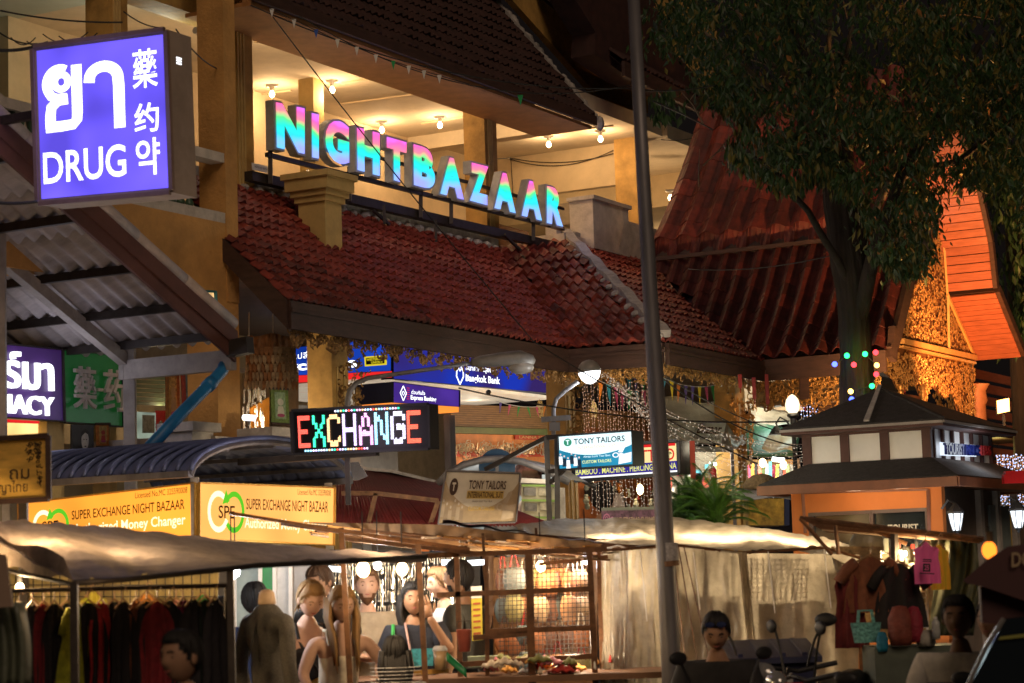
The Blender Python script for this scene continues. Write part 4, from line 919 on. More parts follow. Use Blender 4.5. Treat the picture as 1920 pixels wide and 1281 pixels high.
lamp('globe_light', c - Z * .2, 14, (.9, .95, 1), .1, gl)
for k, (a, b_, sg, r_, lb) in enumerate([
    ((P(495, 10, 21), P(1000, 640, 17.5), .05, .006, 'thin cable slanting down across the big letters and the tiled roof')),
    ((P(1000, 640, 17.5), P(1420, 870, 16), .04, .006, 'thin cable running on from the street lamp towards the lamp post')),
    ((P(470, 10, 20), P(1190, 165, 22), .25, .007, 'cable hanging along the upper roof eave')),
    ((P(560, 30, 20.5), P(1180, 160, 22), .35, .006, 'second slack cable under the upper roof eave')),
    ((P(860, 728, 18), P(1480, 790, 19), .10, .007, 'black cable below the bank sign passing the globe lamp')),
    ((P(1230, 700, 21), P(1560, 845, 22), .18, .008, 'black cable sagging in front of the string lights')),
    ((P(1225, 690, 21.5), P(1520, 825, 22), .10, .006, 'upper thin cable by the string lights')),
    ((P(0, 20, 17), P(230, 42, 17.2), .03, .008, 'cable across the left gallery ceiling')),
    ((P(0, 95, 16), P(90, 80, 16.2), .02, .014, 'thick black cable beside the drug sign')),
    ((P(-10, 55, 17), P(70, 82, 17.2), .04, .007, 'tangled cable left of the drug sign')),
    ((P(232, 22, 17), P(300, 52, 18), .03, .006, 'short cable from the left column to the drug sign')),
    ((P(-10, 380, 15), P(70, 378, 15), .01, .012, 'black cable under the drug sign')),
    ((P(1205, 170, 15), P(1340, 160, 20), .02, .006, 'cable from the lamp post to the tall tiled roof')),
    ((P(1225, 190, 15), P(1335, 243, 20), -.01, .008, 'black cable slanting from the lamp post to the tiled roof')),
    ((P(1290, 505, 24), P(1556, 480, 22), .06, .006, 'loose cable lying across the steep roof')),
    ((P(330, 55, 17.2), P(410, 130, 20), .05, .007, 'cable from the drug sign to the corner column'))]):
    wire('overhead_cable', a, b_, sg, r_, 16, lb)
pc = [(.70, .68, .64), (.70, .68, .64), (.03, .10, .45), (.7, .68, .6), (.7, .66, .6), (.7, .68, .64), (.02, .35, .10), (.7, .68, .64), (.6, .6, .55)]
t = thing('pennant_string', 'string of tiny pale pennants under the upper eave', 'bunting', P(700, 80, 20.3))
ln = [P(505, 16, 20.0), P(620, 70, 20.2), P(720, 110, 20.5), P(800, 135, 20.8), P(880, 158, 21.2)]; b = MB(); b.tube(ln, .005, 5); b.build('cord', M_wire, t)
for k in range(10):
    s = k / 10 * 3.6; i = int(s); p = ln[i].lerp(ln[i + 1], s - i) if i < 4 else ln[4]; b = MB(); b.add([p, p + Vector((.045, .01, 0)), p + Vector((.022, .01, -.09))], [(0, 1, 2)]); solid(b.build('pennant', mat('pennant_%d' % (k % 9), pc[k % 9], .8, var=0), t), .002)
p = P(970, 178, 21.5); b = MB(); b.add([p, p + Vector((.06, .01, 0)), p + Vector((.03, .01, -.115))], [(0, 1, 2)]); o = b.build('pennant', mat('pennant_6', (.02, .35, .10)), None); solid(o, .002); tag(o, 'single green pennant hanging below the tip of the upper eave', 'pennant')
cp = thing('roof_pier', 'cream masonry pier with stepped capital rising through the tiled roof below the big sign', 'pier', BW(0, .5, 4.8))
u = uoh(PB(578, 420, .75))[0]; w = uoh(PB(607, 420, .75))[0] - u
u = uoh(PB(610, 420, .75))[0]; b = MB(); b.bbox(u, u + .30, .42, .75, 4.7, 5.62); b.build('shaft', M_yellow2, cp)
zt = PB(610, 358, .8).z
for k, (ex_, h0, h1) in enumerate(((.03, 5.60, 5.66), (.06, 5.66, 5.72), (.10, 5.72, 5.84), (.13, 5.84, 5.90))):
    b = MB(); b.bbox(u - ex_, u + .30 + ex_, .42 - ex_, .75 + ex_, h0, h1); b.build('capital_step', M_yellow2, cp)
b = MB(); b.bbox(u - .06, u + .36, .36, .86, 4.93, 5.0); b.build('flashing', M_cement, cp)
CO = 2.0; CB = -.35
cu0, _, ch0 = uoh(PB(-70, 163, CO)); cu1, _, ch1 = uoh(PB(437, 618, CO))
can = thing('pharmacy_canopy', 'corrugated lean-to canopy seen from below with a brown rake board, left of the tiled roof', 'canopy', BW(cu0, 0, 0))
def SCN(u, v): return BW(cu0 + (cu1 - cu0) * u, CO + (CB - CO) * v, ch0 + (ch1 - ch0) * u)
M_corr = mat('stained_fibre_cement', (.50, .45, .44), .8, var=.35, scale=2.2, dirt=.6, bump=.3, stretch=(.6, 3, 1))
for k in range(2):
    b = MB()
    for r in range(6):
        a0, a1 = r / 6, (r + 1.08) / 6; v0, v1 = k * .5, k * .5 + .505
        b.grid(lambda u, v: SCN(a0 + (a1 - a0) * u, v0 + (v1 - v0) * v) + Z * (.028 * math.sin((v0 + (v1 - v0) * v) * 2.35 / .17 * 2 * math.pi) - .035 - .02 * (u)), 2, 60)
        o = b.build('corrugated_sheet', M_corr, can, smooth=True); solid(o, .006); b = MB()
for t_ in (.0, .20, .44, .655, .83, .97):
    b = MB(); b.bar(SCN(t_, .01) - Z * .10, SCN(t_, 1) - Z * .10, .05, .07); b.build('purlin', M_steel, can)
for v_, w_ in ((.50, .09), (.93, .08)):
    b = MB(); b.bar(SCN(0, v_) - Z * .18, SCN(1, v_) - Z * .18, w_, .10); b.build('rafter', mat('grey_painted_timber', (.40, .36, .33), .7, var=.3, dirt=.5), can)
b = MB(); a = SCN(-.02, 0) - Z * .02; c = SCN(1.0, 0) - Z * .02
b.hexa([a - Z * .26, c - Z * .26, c - Z * .26 + NB * .03, a - Z * .26 + NB * .03, a, c, c + NB * .03, a + NB * .03]); b.build('rake_board', mat('brown_rake_board', (.135, .055, .042), .65, var=.35, scale=3, dirt=.4), can)
b = MB(); b.hexa([a - Z * .14 + NB * .031, c - Z * .14 + NB * .031, c - Z * .14 + NB * .05, a - Z * .14 + NB * .05, a + NB * .031, c + NB * .031, c + NB * .05, a + NB * .05]); b.build('upper_rake_strip', MATS['brown_rake_board'], can)
n = 5
for i in range(n):
    b = MB(); b.tube([SCN(i / n - .01, 0) + Z * .04, SCN((i + .99) / n, 0) + Z * .04], .062 - .004 * (i % 2), 12); b.build('ridge_cap', mat('pale_cap_sheet', (.52, .44, .40), .6, var=.3, dirt=.4), can, smooth=True)
b = MB(); b.bar(SCN(1, 0) - Z * .26, SCN(1, .52) - Z * .26, .08, .17); b.build('eave_beam', mat('grey_painted_timber'), can) if False else b.build('eave_beam', MATS['grey_painted_timber'], can)
def foot(px, py, o): q = PB(px, py, o); return q
q = PB(243, 690, .85); b = MB(); b.bar(Vector((q.x, q.y, 0)), Vector((q.x, q.y, ch1 + .02)), .10); b.build('post', MATS['grey_painted_timber'], can)
q = PB(4, 600, 1.0); b = MB(); b.bar(Vector((q.x, q.y, 2.9)), Vector((q.x, q.y, ch1 + .9)), .06); b.build('post', MATS['grey_painted_timber'], can)
q = PB(252, 690, .9); b = MB(); b.tube([Vector((q.x, q.y, 1.0)), Vector((q.x, q.y, ch1 - .3)), q + NB * -.1 + Z * .02], .014, 8); b.build('conduit', M_whitepaint, can)
b = MB(); g0 = PB(430, 655, CO); b.bar(g0 + NB * .0, g0 + NB * .22 + Z * .02, .10, .14); b.build('gutter_end', M_steel, can)
bp = thing('drain_pipe', 'bright blue plastic drain pipe slanting down from the canopy corner', 'pipe', PB(275, 845, CO - .1))
b = MB(); b.tube([PB(422, 680, CO - .1), PB(417, 695, CO - .1), PB(400, 714, CO - .1), PB(340, 775, CO - .1), PB(270, 850, CO - .1)], .052, 14); b.build('pipe', mat('blue_pvc', (.02, .20, .48), .4, var=.25, scale=4, dirt=.3), bp, smooth=True)
b = MB(); b.tube([PB(398, 716, CO - .1), PB(388, 726, CO - .1)], .060, 14); b.build('socket', MATS['blue_pvc'], bp, smooth=True)

def flat(name, label, cat, px, off, m, depth=.02, group=None, par=None, plane=PB):
    q = [plane(x, y, off) for x, y in px]; b = MB(); nrm = (NB if plane is PB else -UB) * -depth; b.slab(q[::-1], nrm); o = b.build(name, m, par); 
    if par is None: tag(o, label, cat, group)
    return o
w = thing('shop_window', 'small lit opening with a blue frame above the canopy end', 'window', PB(385, 580, .91))
flat('glow', '', '', [(362, 546), (403, 548), (404, 582), (362, 582)], .915, emit('warm_interior', (1, .62, .25), .9, .6, 9), .02, par=w)
b = MB(); b.bar(PB(404, 546, .93), PB(406, 585, .93), .03); b.bar(PB(360, 545, .93), PB(404, 547, .93), .02); b.build('frame', mat('teal_frame', (.05, .22, .26)), w)
sh = thing('souvenir_shop', 'crowded souvenir shop under the canopy with green slatted shutters and lit shelves', 'shop', PB(330, 850, -.6))
for k in range(9):
    flat('slat', '', '', [(252, 688 + k * 8), (310, 690 + k * 8), (310, 696.5 + k * 8), (252, 694.5 + k * 8)], -.1, mat('dark_green_slat', (.06, .09, .04), .7, var=.3), .02, par=sh)
flat('rear_wall', '', '', [(40, 690), (560, 690), (560, 900), (40, 900)], -1.6, mat('shop_back', (.40, .30, .18), .8, var=.4), .05, par=sh)
flat('display_case', '', '', [(256, 772), (292, 774), (292, 822), (256, 820)], .3, emit('lit_case', (.75, .9, .7), .22, .4, 6), .1, par=sh)
flat('display_case', '', '', [(268, 778), (290, 779), (290, 812), (268, 812)], .32, mat('framed_print', (.35, .36, .28), .5, var=.6, scale=30), .01, par=sh)
flat('red_cloth', '', '', [(294, 770), (312, 770), (314, 825), (296, 825)], .2, mat('hung_red_cloth', (.55, .03, .03), .8, var=.4), .02, par=sh)
flat('door_leaf', '', '', [(392, 722), (408, 722), (411, 835), (396, 835)], .35, M_redpaint, .03, par=sh)
flat('counter', '', '', [(250, 823), (372, 818), (372, 850), (250, 850)], .5, M_whitepaint, .5, par=sh)
for k in range(60):
    x = random.uniform(290, 420); y = random.uniform(800, 828); b = MB(); q = PB(x, y, random.uniform(-.2, .5)); b.lathe(q, [(.004, 0), (.02, .015), (.014, .04), (.02, .05), (.004, .07)], 6)
    b.build('trinket', random.choice([mat('silver_trinket', (.6, .6, .58), .25, metal=.8), mat('red_trinket', (.5, .04, .03), .3), mat('glass_trinket', (.55, .6, .5), .15)]), sh)
for x in (300, 325, 352, 400): lamp('shop_light', PB(x, 765, -.1), 3.0, (1, .78, .45), .05, sh)
b = MB()
q = PB(352, 694, .2); b.ball(q, .045, 10, 8); b.build('green_bulb', emit('lime_bulb', (.65, .9, .08), 3), sh, smooth=True)
q = PB(402, 690, .2); b = MB(); b.ball(q, .035, 10, 8); b.build('amber_bulb', emit('amber_bulb', (1, .4, .05), 4), sh, smooth=True)
def scroll_painting(name, label, quad, off, border, field, fig, plane=PB):
    q = [plane(x, y, off) for x, y in quad]; t = thing(name, label, 'painting', q[2], group='scroll paintings hung in the souvenir shop')
    b = MB(); b.slab(q[::-1], NB * -.01); b.build('border', border, t)
    b = MB(); rect_on(b, q, .2, .1, .8, .86, .004); b.build('field', field, t)
    b = MB(); ring_on(b, q, .5, .38, .17, .10, .999, 0, 360, .007); shape_on(b, q, [(.3, .72), (.36, .5), (.64, .5), (.7, .72)], .007); b.build('seated_figure', fig, t)
    b = MB(); ring_on(b, q, .5, .76, .22, .05, .999, 0, 360, .008); b.build('painted_lotus', mat('lotus_print', (.42, .06, .14), .7), t)
    for y in (0, 1):
        b = MB(); b.tube([quadpt(q, -.06, y, .006), quadpt(q, 1.06, y, .006)], .012, 6); b.build('rod', M_fascia, t)
scroll_painting('scroll_painting', 'red bordered scroll painting of a seated figure under the canopy', [(340, 693), (373, 690), (375, 775), (343, 777)], .3, mat('crimson_brocade', (.35, .04, .02), .7, var=.4, scale=30), mat('dark_blue_painting', (.12, .16, .16), .6, var=.7, scale=25), mat('orange_painting', (.55, .2, .05), .6))
scroll_painting('scroll_painting', 'green bordered scroll painting with a pale figure, left of the LED board', [(507, 728), (540, 730), (543, 796), (510, 794)], .9, mat('green_gold_brocade', (.16, .24, .04), .7, var=.6, scale=40), mat('light_green_painting', (.30, .42, .22), .6, var=.6, scale=30), mat('white_painting', (.72, .66, .5), .6))
scroll_painting('scroll_painting', 'small orange round patterned painting beneath the green sign', [(180, 795), (204, 795), (204, 838), (182, 838)], .3, mat('orange_brocade', (.6, .2, .03), .7, var=.5, scale=30), mat('yellow_painting', (.6, .38, .08), .6, var=.6, scale=30), mat('red_painting', (.5, .05, .03), .6))
scroll_painting('scroll_painting', 'patterned brown and gold hanging panel beside the red scroll painting', [(311, 697), (336, 694), (338, 805), (312, 800)], .25, mat('brown_brocade', (.30, .15, .05), .8, var=.6, scale=26), mat('gold_leaf_cloth', (.45, .28, .09), .8, var=.7, scale=34), mat('tan_cloth', (.4, .25, .12), .8))
q = [PB(135, 796, .3), PB(176, 797, .3), PB(176, 850, .3), PB(135, 850, .3)]
t = thing('portrait_poster', 'dark monochrome poster of a pale face under the green Chinese sign', 'poster', q[2])
b = MB(); b.slab(q[::-1], NB * -.02); b.build('sheet', mat('poster_black', (.03, .03, .03), .5, var=.4, scale=20), t)
b = MB(); ring_on(b, q, .58, .55, .17, .34, .999, 0, 360, .004, 18); b.build('printed_face', mat('poster_grey', (.42, .40, .38), .5, var=.3, scale=30), t)
b = MB(); shape_on(b, q, [(.36, .55), (.4, .25), (.58, .14), (.76, .25), (.8, .6), (.72, .35), (.58, .28), (.45, .38)], .006); ring_on(b, q, .52, .52, .03, .02, .999, 0, 360, .007, 8); ring_on(b, q, .64, .52, .03, .02, .999, 0, 360, .007, 8); ring_on(b, q, .58, .76, .05, .025, .999, 0, 360, .007, 8); b.build('printed_features', M_black, t)
flat('lit_ceiling', 'yellow shop ceiling with painted-in lamplight, low at the left edge below the purple sign', 'ceiling light', [(-60, 790), (76, 795), (76, 822), (-60, 826)], .1, emit('self_lit_ceiling', (1, .62, .22), 1.1, .3, 3), .05)  # lamplight on the ceiling is put in as emission
flat('red_light_strip', 'thin red strip under the purple pharmacy sign', 'light', [(-60, 782), (74, 790), (74, 794), (-60, 787)], .3, emit('lit_red_stripe', (.75, .02, .02), .9), .05)
for px, w_, m_ in ((88, .22, M_yellow2), (205, .10, M_yellow2)):
    u = uoh(PB(px, 800, .2))[0]; b = MB(); b.bbox(u, u + w_, .0, .2, .12, 3.6); tag(b.build('pillar', m_), 'pale yellow pillar under the %s sign' % ('purple and green' if px == 88 else 'green Chinese'), 'pillar')
b = MB(); q = PB(77, 800, -.6); b.bar(Vector((q.x, q.y, .0)), Vector((q.x, q.y, q.z)), .16); o = thing('gate_post', 'small grey gate post with pyramid cap above the wooden sign', 'post', (q.x, q.y, 0)); b.build('shaft', M_whitepaint, o)
b = MB(); b.lathe(Vector((q.x, q.y, q.z)), [(.13, 0), (.13, .03), (.10, .04), (.01, .11)], 4, Matrix.Rotation(.6, 3, 'Z')); b.build('cap', M_whitepaint, o)
hc = thing('hanging_cloth', 'tiered brown scalloped cloth canopy hanging under the left end of the tiled roof', 'hanging cloth', P(510, 730, 20.2))
M_hc = mat('rust_brocade', (.26, .11, .035), .85, var=.6, scale=16); M_hc2 = mat('tan_lappets', (.34, .23, .12), .85, var=.55, scale=18)
def HC(x, y, z=0): return P(x, y, 20.2 - z)
b = MB(); b.grid(lambda u, v: HC(462 + 93 * u + (v - .5) * 6 * (u - .5) * 2, 628 + 92 * v + 3 * math.sin(u * 9), .35 * math.sin(u * math.pi) + .02 * math.sin(u * 50)), 30, 8); solid(b.build('cloth', M_hc, hc, smooth=True), .01)
for r in range(5):
    for k in range(11 + r):
        n = 11 + r; u = (k + .5) / n; x = 461 - r * .8 + (94 + r * 2) * u; y = 650 + r * 16; dz = .37 * math.sin(u * math.pi) + .03; w_ = 45.0 / n
        b = MB(); pts = [HC(x - w_, y, dz), HC(x + w_, y, dz), HC(x + w_, y + 11, dz + .01), HC(x, y + 19, dz + .015), HC(x - w_, y + 11, dz + .01)]; b.slab(pts, (0, .006, 0)); b.build('lappet', random.choice([M_hc, M_hc2, M_hc2]), hc)
for x0, x1 in ((467, 490), (512, 508), (552, 520)):
    b = MB(); b.tube([HC(x0, 630, .2), HC(x1 + (x0 - 505) * .6, 585, 0)], .004, 4); b.build('cord', M_white, hc)
lamp('arcade_fill', BW(-1.2, -.6, 4.2), 9, (1, .8, .5), .1)
sh2 = thing('trinket_stall', 'glittering trinket stall with an orange cloth behind the corner pier', 'stall', PB(490, 840, -.4))
flat('orange_cloth', '', '', [(470, 765), (505, 745), (505, 815), (475, 815)], -.1, mat('saffron_cloth', (.65, .25, .02), .8, var=.3), .02, par=sh2)
flat('back_panel', '', '', [(455, 700), (560, 700), (560, 840), (455, 840)], -.8, mat('stall_back', (.22, .13, .06), .8, var=.5), .04, par=sh2)
flat('counter', '', '', [(458, 812), (540, 812), (540, 850), (458, 850)], .3, M_redpaint, .3, par=sh2)
for k in range(70):
    x = random.uniform(456, 500); y = random.uniform(725, 812); q = PB(x, y, random.uniform(-.5, .2)); b = MB(); b.box(q, .012, .012, random.uniform(.04, .14)); b.build('silver_chain', mat('silver_trinket'), sh2)
b = MB(); b.tube([PB(458, 783, .1), PB(476, 784, .1)], .03, 8); b.build('tube_lamp', emit('white_globe'), sh2)
for x, y in ((470, 775), (490, 800), (520, 760)): lamp('stall_light', PB(x, y, .25), 2.5, (1, .8, .5), .05, sh2)
wl = thing('masonry_fence', 'white masonry fence with capped piers and a little tiled coping below the canopy', 'fence', PB(450, 850, 1.4))
for x0, x1, yt in ((360, 400, 795), (508, 545, 805)):
    u0_, u1_ = uoh(PB(x0, 800, 1.4))[0], uoh(PB(x1, 800, 1.4))[0]; h_ = PB(x0, yt, 1.4).z; b = MB(); b.bbox(u0_, u1_, 1.1, 1.4, 0, h_ - .06); b.build('pier', M_whitepaint, wl); b = MB(); b.bbox(u0_ - .05, u1_ + .05, 1.05, 1.45, h_ - .06, h_ + .02); b.build('pier_cap', M_whitepaint, wl)
u0_, u1_ = uoh(PB(395, 800, 1.4))[0], uoh(PB(545, 800, 1.4))[0]; h_ = PB(450, 822, 1.4).z; b = MB(); b.bbox(u0_, u1_, 1.15, 1.35, 0, h_ - .06); b.build('wall', M_whitepaint, wl); b = MB(); b.bbox(u0_, u1_, 1.05, 1.45, h_ - .06, h_); b.build('coping', M_whitepaint, wl)

sv = thing('silver_shop', 'shop with a brown slatted awning, green trim and orange wall right of the bank', 'shop', PB(940, 900, -.9))
for k in range(11):
    y = 765 + k * 4.1; flat('slat', '', '', [(846, y - 6), (1062, y), (1062, y + 3.5), (846, y - 2.5)], -.7 - .0 * k, mat('brown_slat', (.22, .11, .03), .6, var=.35, stretch=(1, 1, 8)), .02, par=sv)
flat('slat_backing', '', '', [(846, 758), (1062, 766), (1062, 812), (846, 806)], -.76, mat('dark_backing', (.06, .03, .01)), .03, par=sv)
flat('green_trim', '', '', [(846, 800), (1062, 806), (1062, 817), (846, 812)], -.66, mat('olive_trim', (.09, .11, .02), .6), .08, par=sv)
flat('orange_wall', '', '', [(846, 812), (1075, 817), (1075, 872), (846, 872)], -.8, mat('orange_wall_paint', (.60, .22, .05), .6, var=.35, scale=4), .04, par=sv)
flat('red_stripe', '', '', [(846, 846), (1070, 848), (1070, 857), (846, 856)], -.78, mat('shop_red', (.5, .05, .015), .6), .02, par=sv)
flat('red_panel', '', '', [(966, 815), (1042, 817), (1042, 826), (966, 824)], -.77, mat('shop_red', (.5, .05, .015), .6), .01, par=sv)
q = [PB(966, 815, -.765), PB(1042, 817, -.765), PB(1042, 826, -.765), PB(966, 824, -.765)]; b = MB(); text_on(b, q, 'LANNA SILVER', .08, .2, .92, .8, .012, bold=0.01); b.build('lettering', mat('gilt_print', (.6, .4, .15), .5), sv)
for k in range(5):
    cx = 868 + k * 40; it = []
    for _ in range(60): it.append((PB(cx + random.gauss(0, 9), 843 + random.gauss(0, 5), -.7 + random.uniform(0, .08)), UB, Z, random.uniform(.03, .07)))
    scrolls(MB(), it, w=.12).build('silver_wreath', mat('silver_filigree', (.66, .60, .50), .3, metal=.6), sv)
for k in range(4): lamp('wall_washer', PB(865 + k * 50, 850, -.35), 3.2, (1, .55, .22), .05, sv)
for k in range(3): lamp('awning_light', PB(880 + k * 60, 745, -.1), 1.6, (1, .65, .3), .05, sv)
for x in (1013, 1113):
    o_ = -.3; q = PB(x, 765, o_); it = []
    for a in range(26):
        th = a / 26 * 6.283; r_ = .085 * (1 - .35 * math.sin(th)); it.append((q + UB * math.cos(th) * r_ + Z * (math.sin(th) * .10 - .01), UB, Z, .02))
        if a % 2: it.append((q + UB * math.cos(th) * r_ * .5 + Z * math.sin(th) * .05, UB, Z, .03))
    tag(scrolls(MB(), it, w=.35).build('leaf_ornament', mat('cream_fretwork', (.70, .52, .22), .5)), 'cream heart-shaped fretwork leaf hanging %s of the yellow column' % ('left' if x < 1058 else 'right'), 'ornament', 'fretwork leaves hung by the column')
iv = thing('arcade_interior', 'warm lit arcade interior walls behind the yellow columns', 'building interior', BW(6, -4, 0))
b = MB(); b.bbox(-2.4, 5.0, -3.3, -3.2, .12, 4.86); b.build('rear_wall', mat('interior_wall', (.45, .34, .2), .8), iv)
b = MB(); b.bbox(5.0, 14, -6.2, -6.1, .12, 4.86); b.build('rear_wall', mat('interior_wall2', (.55, .45, .32), .8), iv)
tw = MB(); tw.add([PB(1065, 766, -2.6), PB(1240, 776, -2.6), PB(1240, 1010, -2.6), PB(1065, 1010, -2.6)], [(0, 3, 2, 1)]); solid(tw.build('terracotta_wall', mat('terracotta_wall', (.50, .17, .06), .7, var=.3), iv), .05)
tw = MB(); tw.add([PB(1065, 800, -2.5), PB(1240, 808, -2.5), PB(1240, 775, -2.5), PB(1065, 768, -2.5)], [(0, 1, 2, 3)]); solid(tw.build('brown_panel', mat('brown_slat'), iv), .03)
for (x, y, p_) in ((1110, 900, 7), (1180, 905, 7), (1150, 850, 5), (1210, 720, 8), (1130, 720, 5)): lamp('interior_light', PB(x, y, -1.6), p_, (1, .72, .42), .08, iv)
for k in range(46):
    x = random.uniform(1098, 1236); y = random.uniform(905, 962); q = PB(x, y, random.uniform(-2.2, -.6)); b = MB(); r_ = random.uniform(.02, .06)
    b.lathe(q, [(r_ * .6, 0), (r_, r_), (r_ * .5, r_ * 2.2), (r_ * .7, r_ * 2.6), (r_ * .4, r_ * 3)], 8)
    o = b.build('bottle', random.choice([mat('silver_trinket'), mat('amber_glass', (.4, .15, .03), .15), mat('red_trinket'), mat('glass_trinket'), M_black]), iv)
for k in range(6):
    x = 1098 + k * 24; y = 915 + (k % 3) * 6; flat('picture_frame', '', '', [(x, y), (x + 14, y), (x + 14, y + 16), (x, y + 16)], -2.45, random.choice([M_white, M_gold_dk, M_black]), .02, par=iv)
b = MB(); q = PB(1200, 918, -1.0); b.ball(q, .05, 10, 8, (1, 1, 1.6)); b.build('glow_lamp', E_bulb, iv, smooth=True)
for x, y in ((1207, 872), (1222, 873)):
    b = MB(); b.ball(PB(x, y, -.2), .05, 12, 8, (1, 1, 1.2)); o = b.build('glass_globe', emit('dim_globe', (1, .9, .75), .8), smooth=True); tag(o, 'pale glass globe lamp %s behind the lit tailor sign' % ('left of its twin' if x == 1207 else 'nearest the lamp post'), 'lamp', 'pair of globe lamps')
ak = thing('arched_kiosk', 'kiosk with a curved silver arch and lit shelves between the dim and lit tailor signs', 'kiosk', P(940, 1000, 20.8))
DK = 20.8
ap = [P(820, 908, DK), P(840, 888, DK), P(868, 872, DK), P(905, 862, DK), P(940, 860, DK), P(980, 866, DK), P(1020, 880, DK), P(1068, 905, DK)]
b = MB(); b.tube(ap, .035, 8); b.build('arch', M_galv, ak, smooth=True); b = MB()
b.tube([p + Vector((.3, 1.2, .0)) for p in ap], .03, 8); b.build('arch', M_galv, ak, smooth=True)
b = MB(); n = len(ap); b.grid(lambda u, v: ap[min(n - 1, int(u * (n - 1)))].lerp(ap[min(n - 1, int(u * (n - 1)) + 1)], u * (n - 1) - int(u * (n - 1))) + Vector((.3, 1.2, 0)) * v + Z * .03, 14, 2); b.build('arched_roof', M_galv, ak, smooth=True)
b = MB(); b.slab([P(845, 890, DK + 1.2), P(1050, 890, DK + 1.2), P(1050, 1010, DK + 1.2), P(845, 1010, DK + 1.2)], (0, .05, 0)); b.build('rear_wall', emit('self_lit_kiosk_wall', (.95, 1, .9), .35, .5, 4), ak)  # kiosk lighting put into the rear wall as an uneven glow
b = MB(); c = P(932, 876, DK + .1); b.lathe(c, [(.02, 0), (.18, .01), (.18, .03), (.02, .04)], 24, Matrix.Rotation(R(90), 3, 'X')); b.build('blue_disc', mat('blue_disc', (.01, .06, .14), .4), ak)
b = MB(); b.bar(P(932, 858, DK + .05), P(932, 896, DK + .05), .03); b.build('hanger', M_galv, ak)
for x0, x1, y0, y1 in ((978, 1040, 908, 912), (978, 1040, 936, 940), (978, 1040, 968, 972)):
    b = MB(); b.slab([P(x0, y0, DK), P(x1, y0 + 1, DK), P(x1, y1 + 1, DK), P(x0, y1, DK)], (0, .02, 0)); b.build('green_rail', mat('lime_frame', (.28, .45, .08), .5), ak)
b = MB(); b.slab([P(974, 896, DK - .05), P(1044, 900, DK - .05), P(1044, 908, DK - .05), P(974, 905, DK - .05)], (0, .3, 0)); b.build('ledge', M_whitepaint, ak)
b = MB(); b.slab([P(978, 908, DK + .05), P(1040, 909, DK + .05), P(1040, 1000, DK + .05), P(978, 1000, DK + .05)], (0, .04, 0)); b.build('display_board', mat('cream_board', (.62, .55, .38), .7), ak)
for k, (x, y) in enumerate(((982, 914), (1010, 914), (984, 943), (1012, 941))):
    b = MB(); b.slab([P(x, y, DK + .02), P(x + 23, y + 1, DK + .02), P(x + 23, y + 16, DK + .02), P(x, y + 15, DK + .02)], (0, .02, 0)); b.build('photo_print', mat(('grey_photo', 'cream_photo')[k % 2], ((.22, .2, .17), (.6, .52, .36))[k % 2], .5, var=.6, scale=20), ak)
lamp('kiosk_light', P(930, 900, DK + .6), 8, (.95, 1, .9), .15, ak); lamp('kiosk_light', P(1010, 890, DK - .3), 3, (1, .9, .7), .15, ak)
b = MB(); b.tube([P(1050, 915, DK - .2), Vector((P(1050, 915, DK - .2).x, DK - .2, 0))], .05, 10); b.build('side_tube', M_whitepaint, ak)
rr = thing('red_sheet_roof', 'dark red corrugated sheet roof with a ragged pale flashing right of the orange signs', 'roof', P(800, 960, 19.5))
def RR(u, v): a = P(632, 868, 21.2).lerp(P(840, 908, 21.2), u); b_ = P(625, 985, 18.6).lerp(P(1040, 985, 18.6), u); return a.lerp(b_, v)
for k in range(7):
    b = MB(); b.grid(lambda u, v: RR((k + u * 1.02) / 7, v) + Z * .012 * math.sin((k + u) * 8 * 2 * math.pi), 36, 2); solid(b.build('roof_sheet', mat('red_roof_sheet', (.20, .025, .025), .55, var=.35, scale=4, dirt=.3), rr, smooth=True), .004)
b = MB(); pts = [P(598, 862, 21.1), P(655, 872, 21.1), P(690, 880, 21.1), P(735, 884, 21.1), P(790, 897, 21.1), P(838, 908, 21.1)]
for i in range(5): b.bar(pts[i], pts[i + 1], .16, .03)
b.build('flashing', M_cement, rr)
b = MB(); pts = [P(640, 925, 18.7), P(705, 925, 18.7), P(822, 939, 18.7)]
for i in range(2): b.bar(pts[i], pts[i + 1], .04, .04)
b.bar(P(705, 925, 18.7), P(690, 985, 18.7), .04); b.bar(P(822, 939, 18.7), P(806, 985, 18.7), .04); b.build('frame', M_rust, rr)
bw = thing('bent_sheet', 'crumpled silver sheet end of the barrel roof catching the light', 'metal sheet', P(660, 890, 18.9))
b = MB(); b.slab([P(505, 880, 18.9), P(672, 866, 18.9), P(690, 893, 18.9), P(672, 901, 18.9), P(520, 903, 18.9)], (0, .03, 0)); b.build('sheet', mat('shiny_sheet', (.45, .45, .50), .25, metal=.8, var=.4), bw)
E_dot = emit('warm_string_light', (1, .55, .36), .9); E_dotw = emit('cool_string_light', (.50, .60, 1), 1.6); E_dotp = emit('pale_string_light', (1, .84, .66), .75)
M_str = mat('string_cord', (.45, .34, .28), .6, var=0)
def dot(mb, p, r): mb.add([p + Z * r, p + Vector((r, 0, 0)), p + Vector((0, -r, 0)), p - Vector((r, 0, 0)), p - Z * r], [(0, 2, 1), (0, 3, 2), (4, 1, 2), (4, 2, 3)])
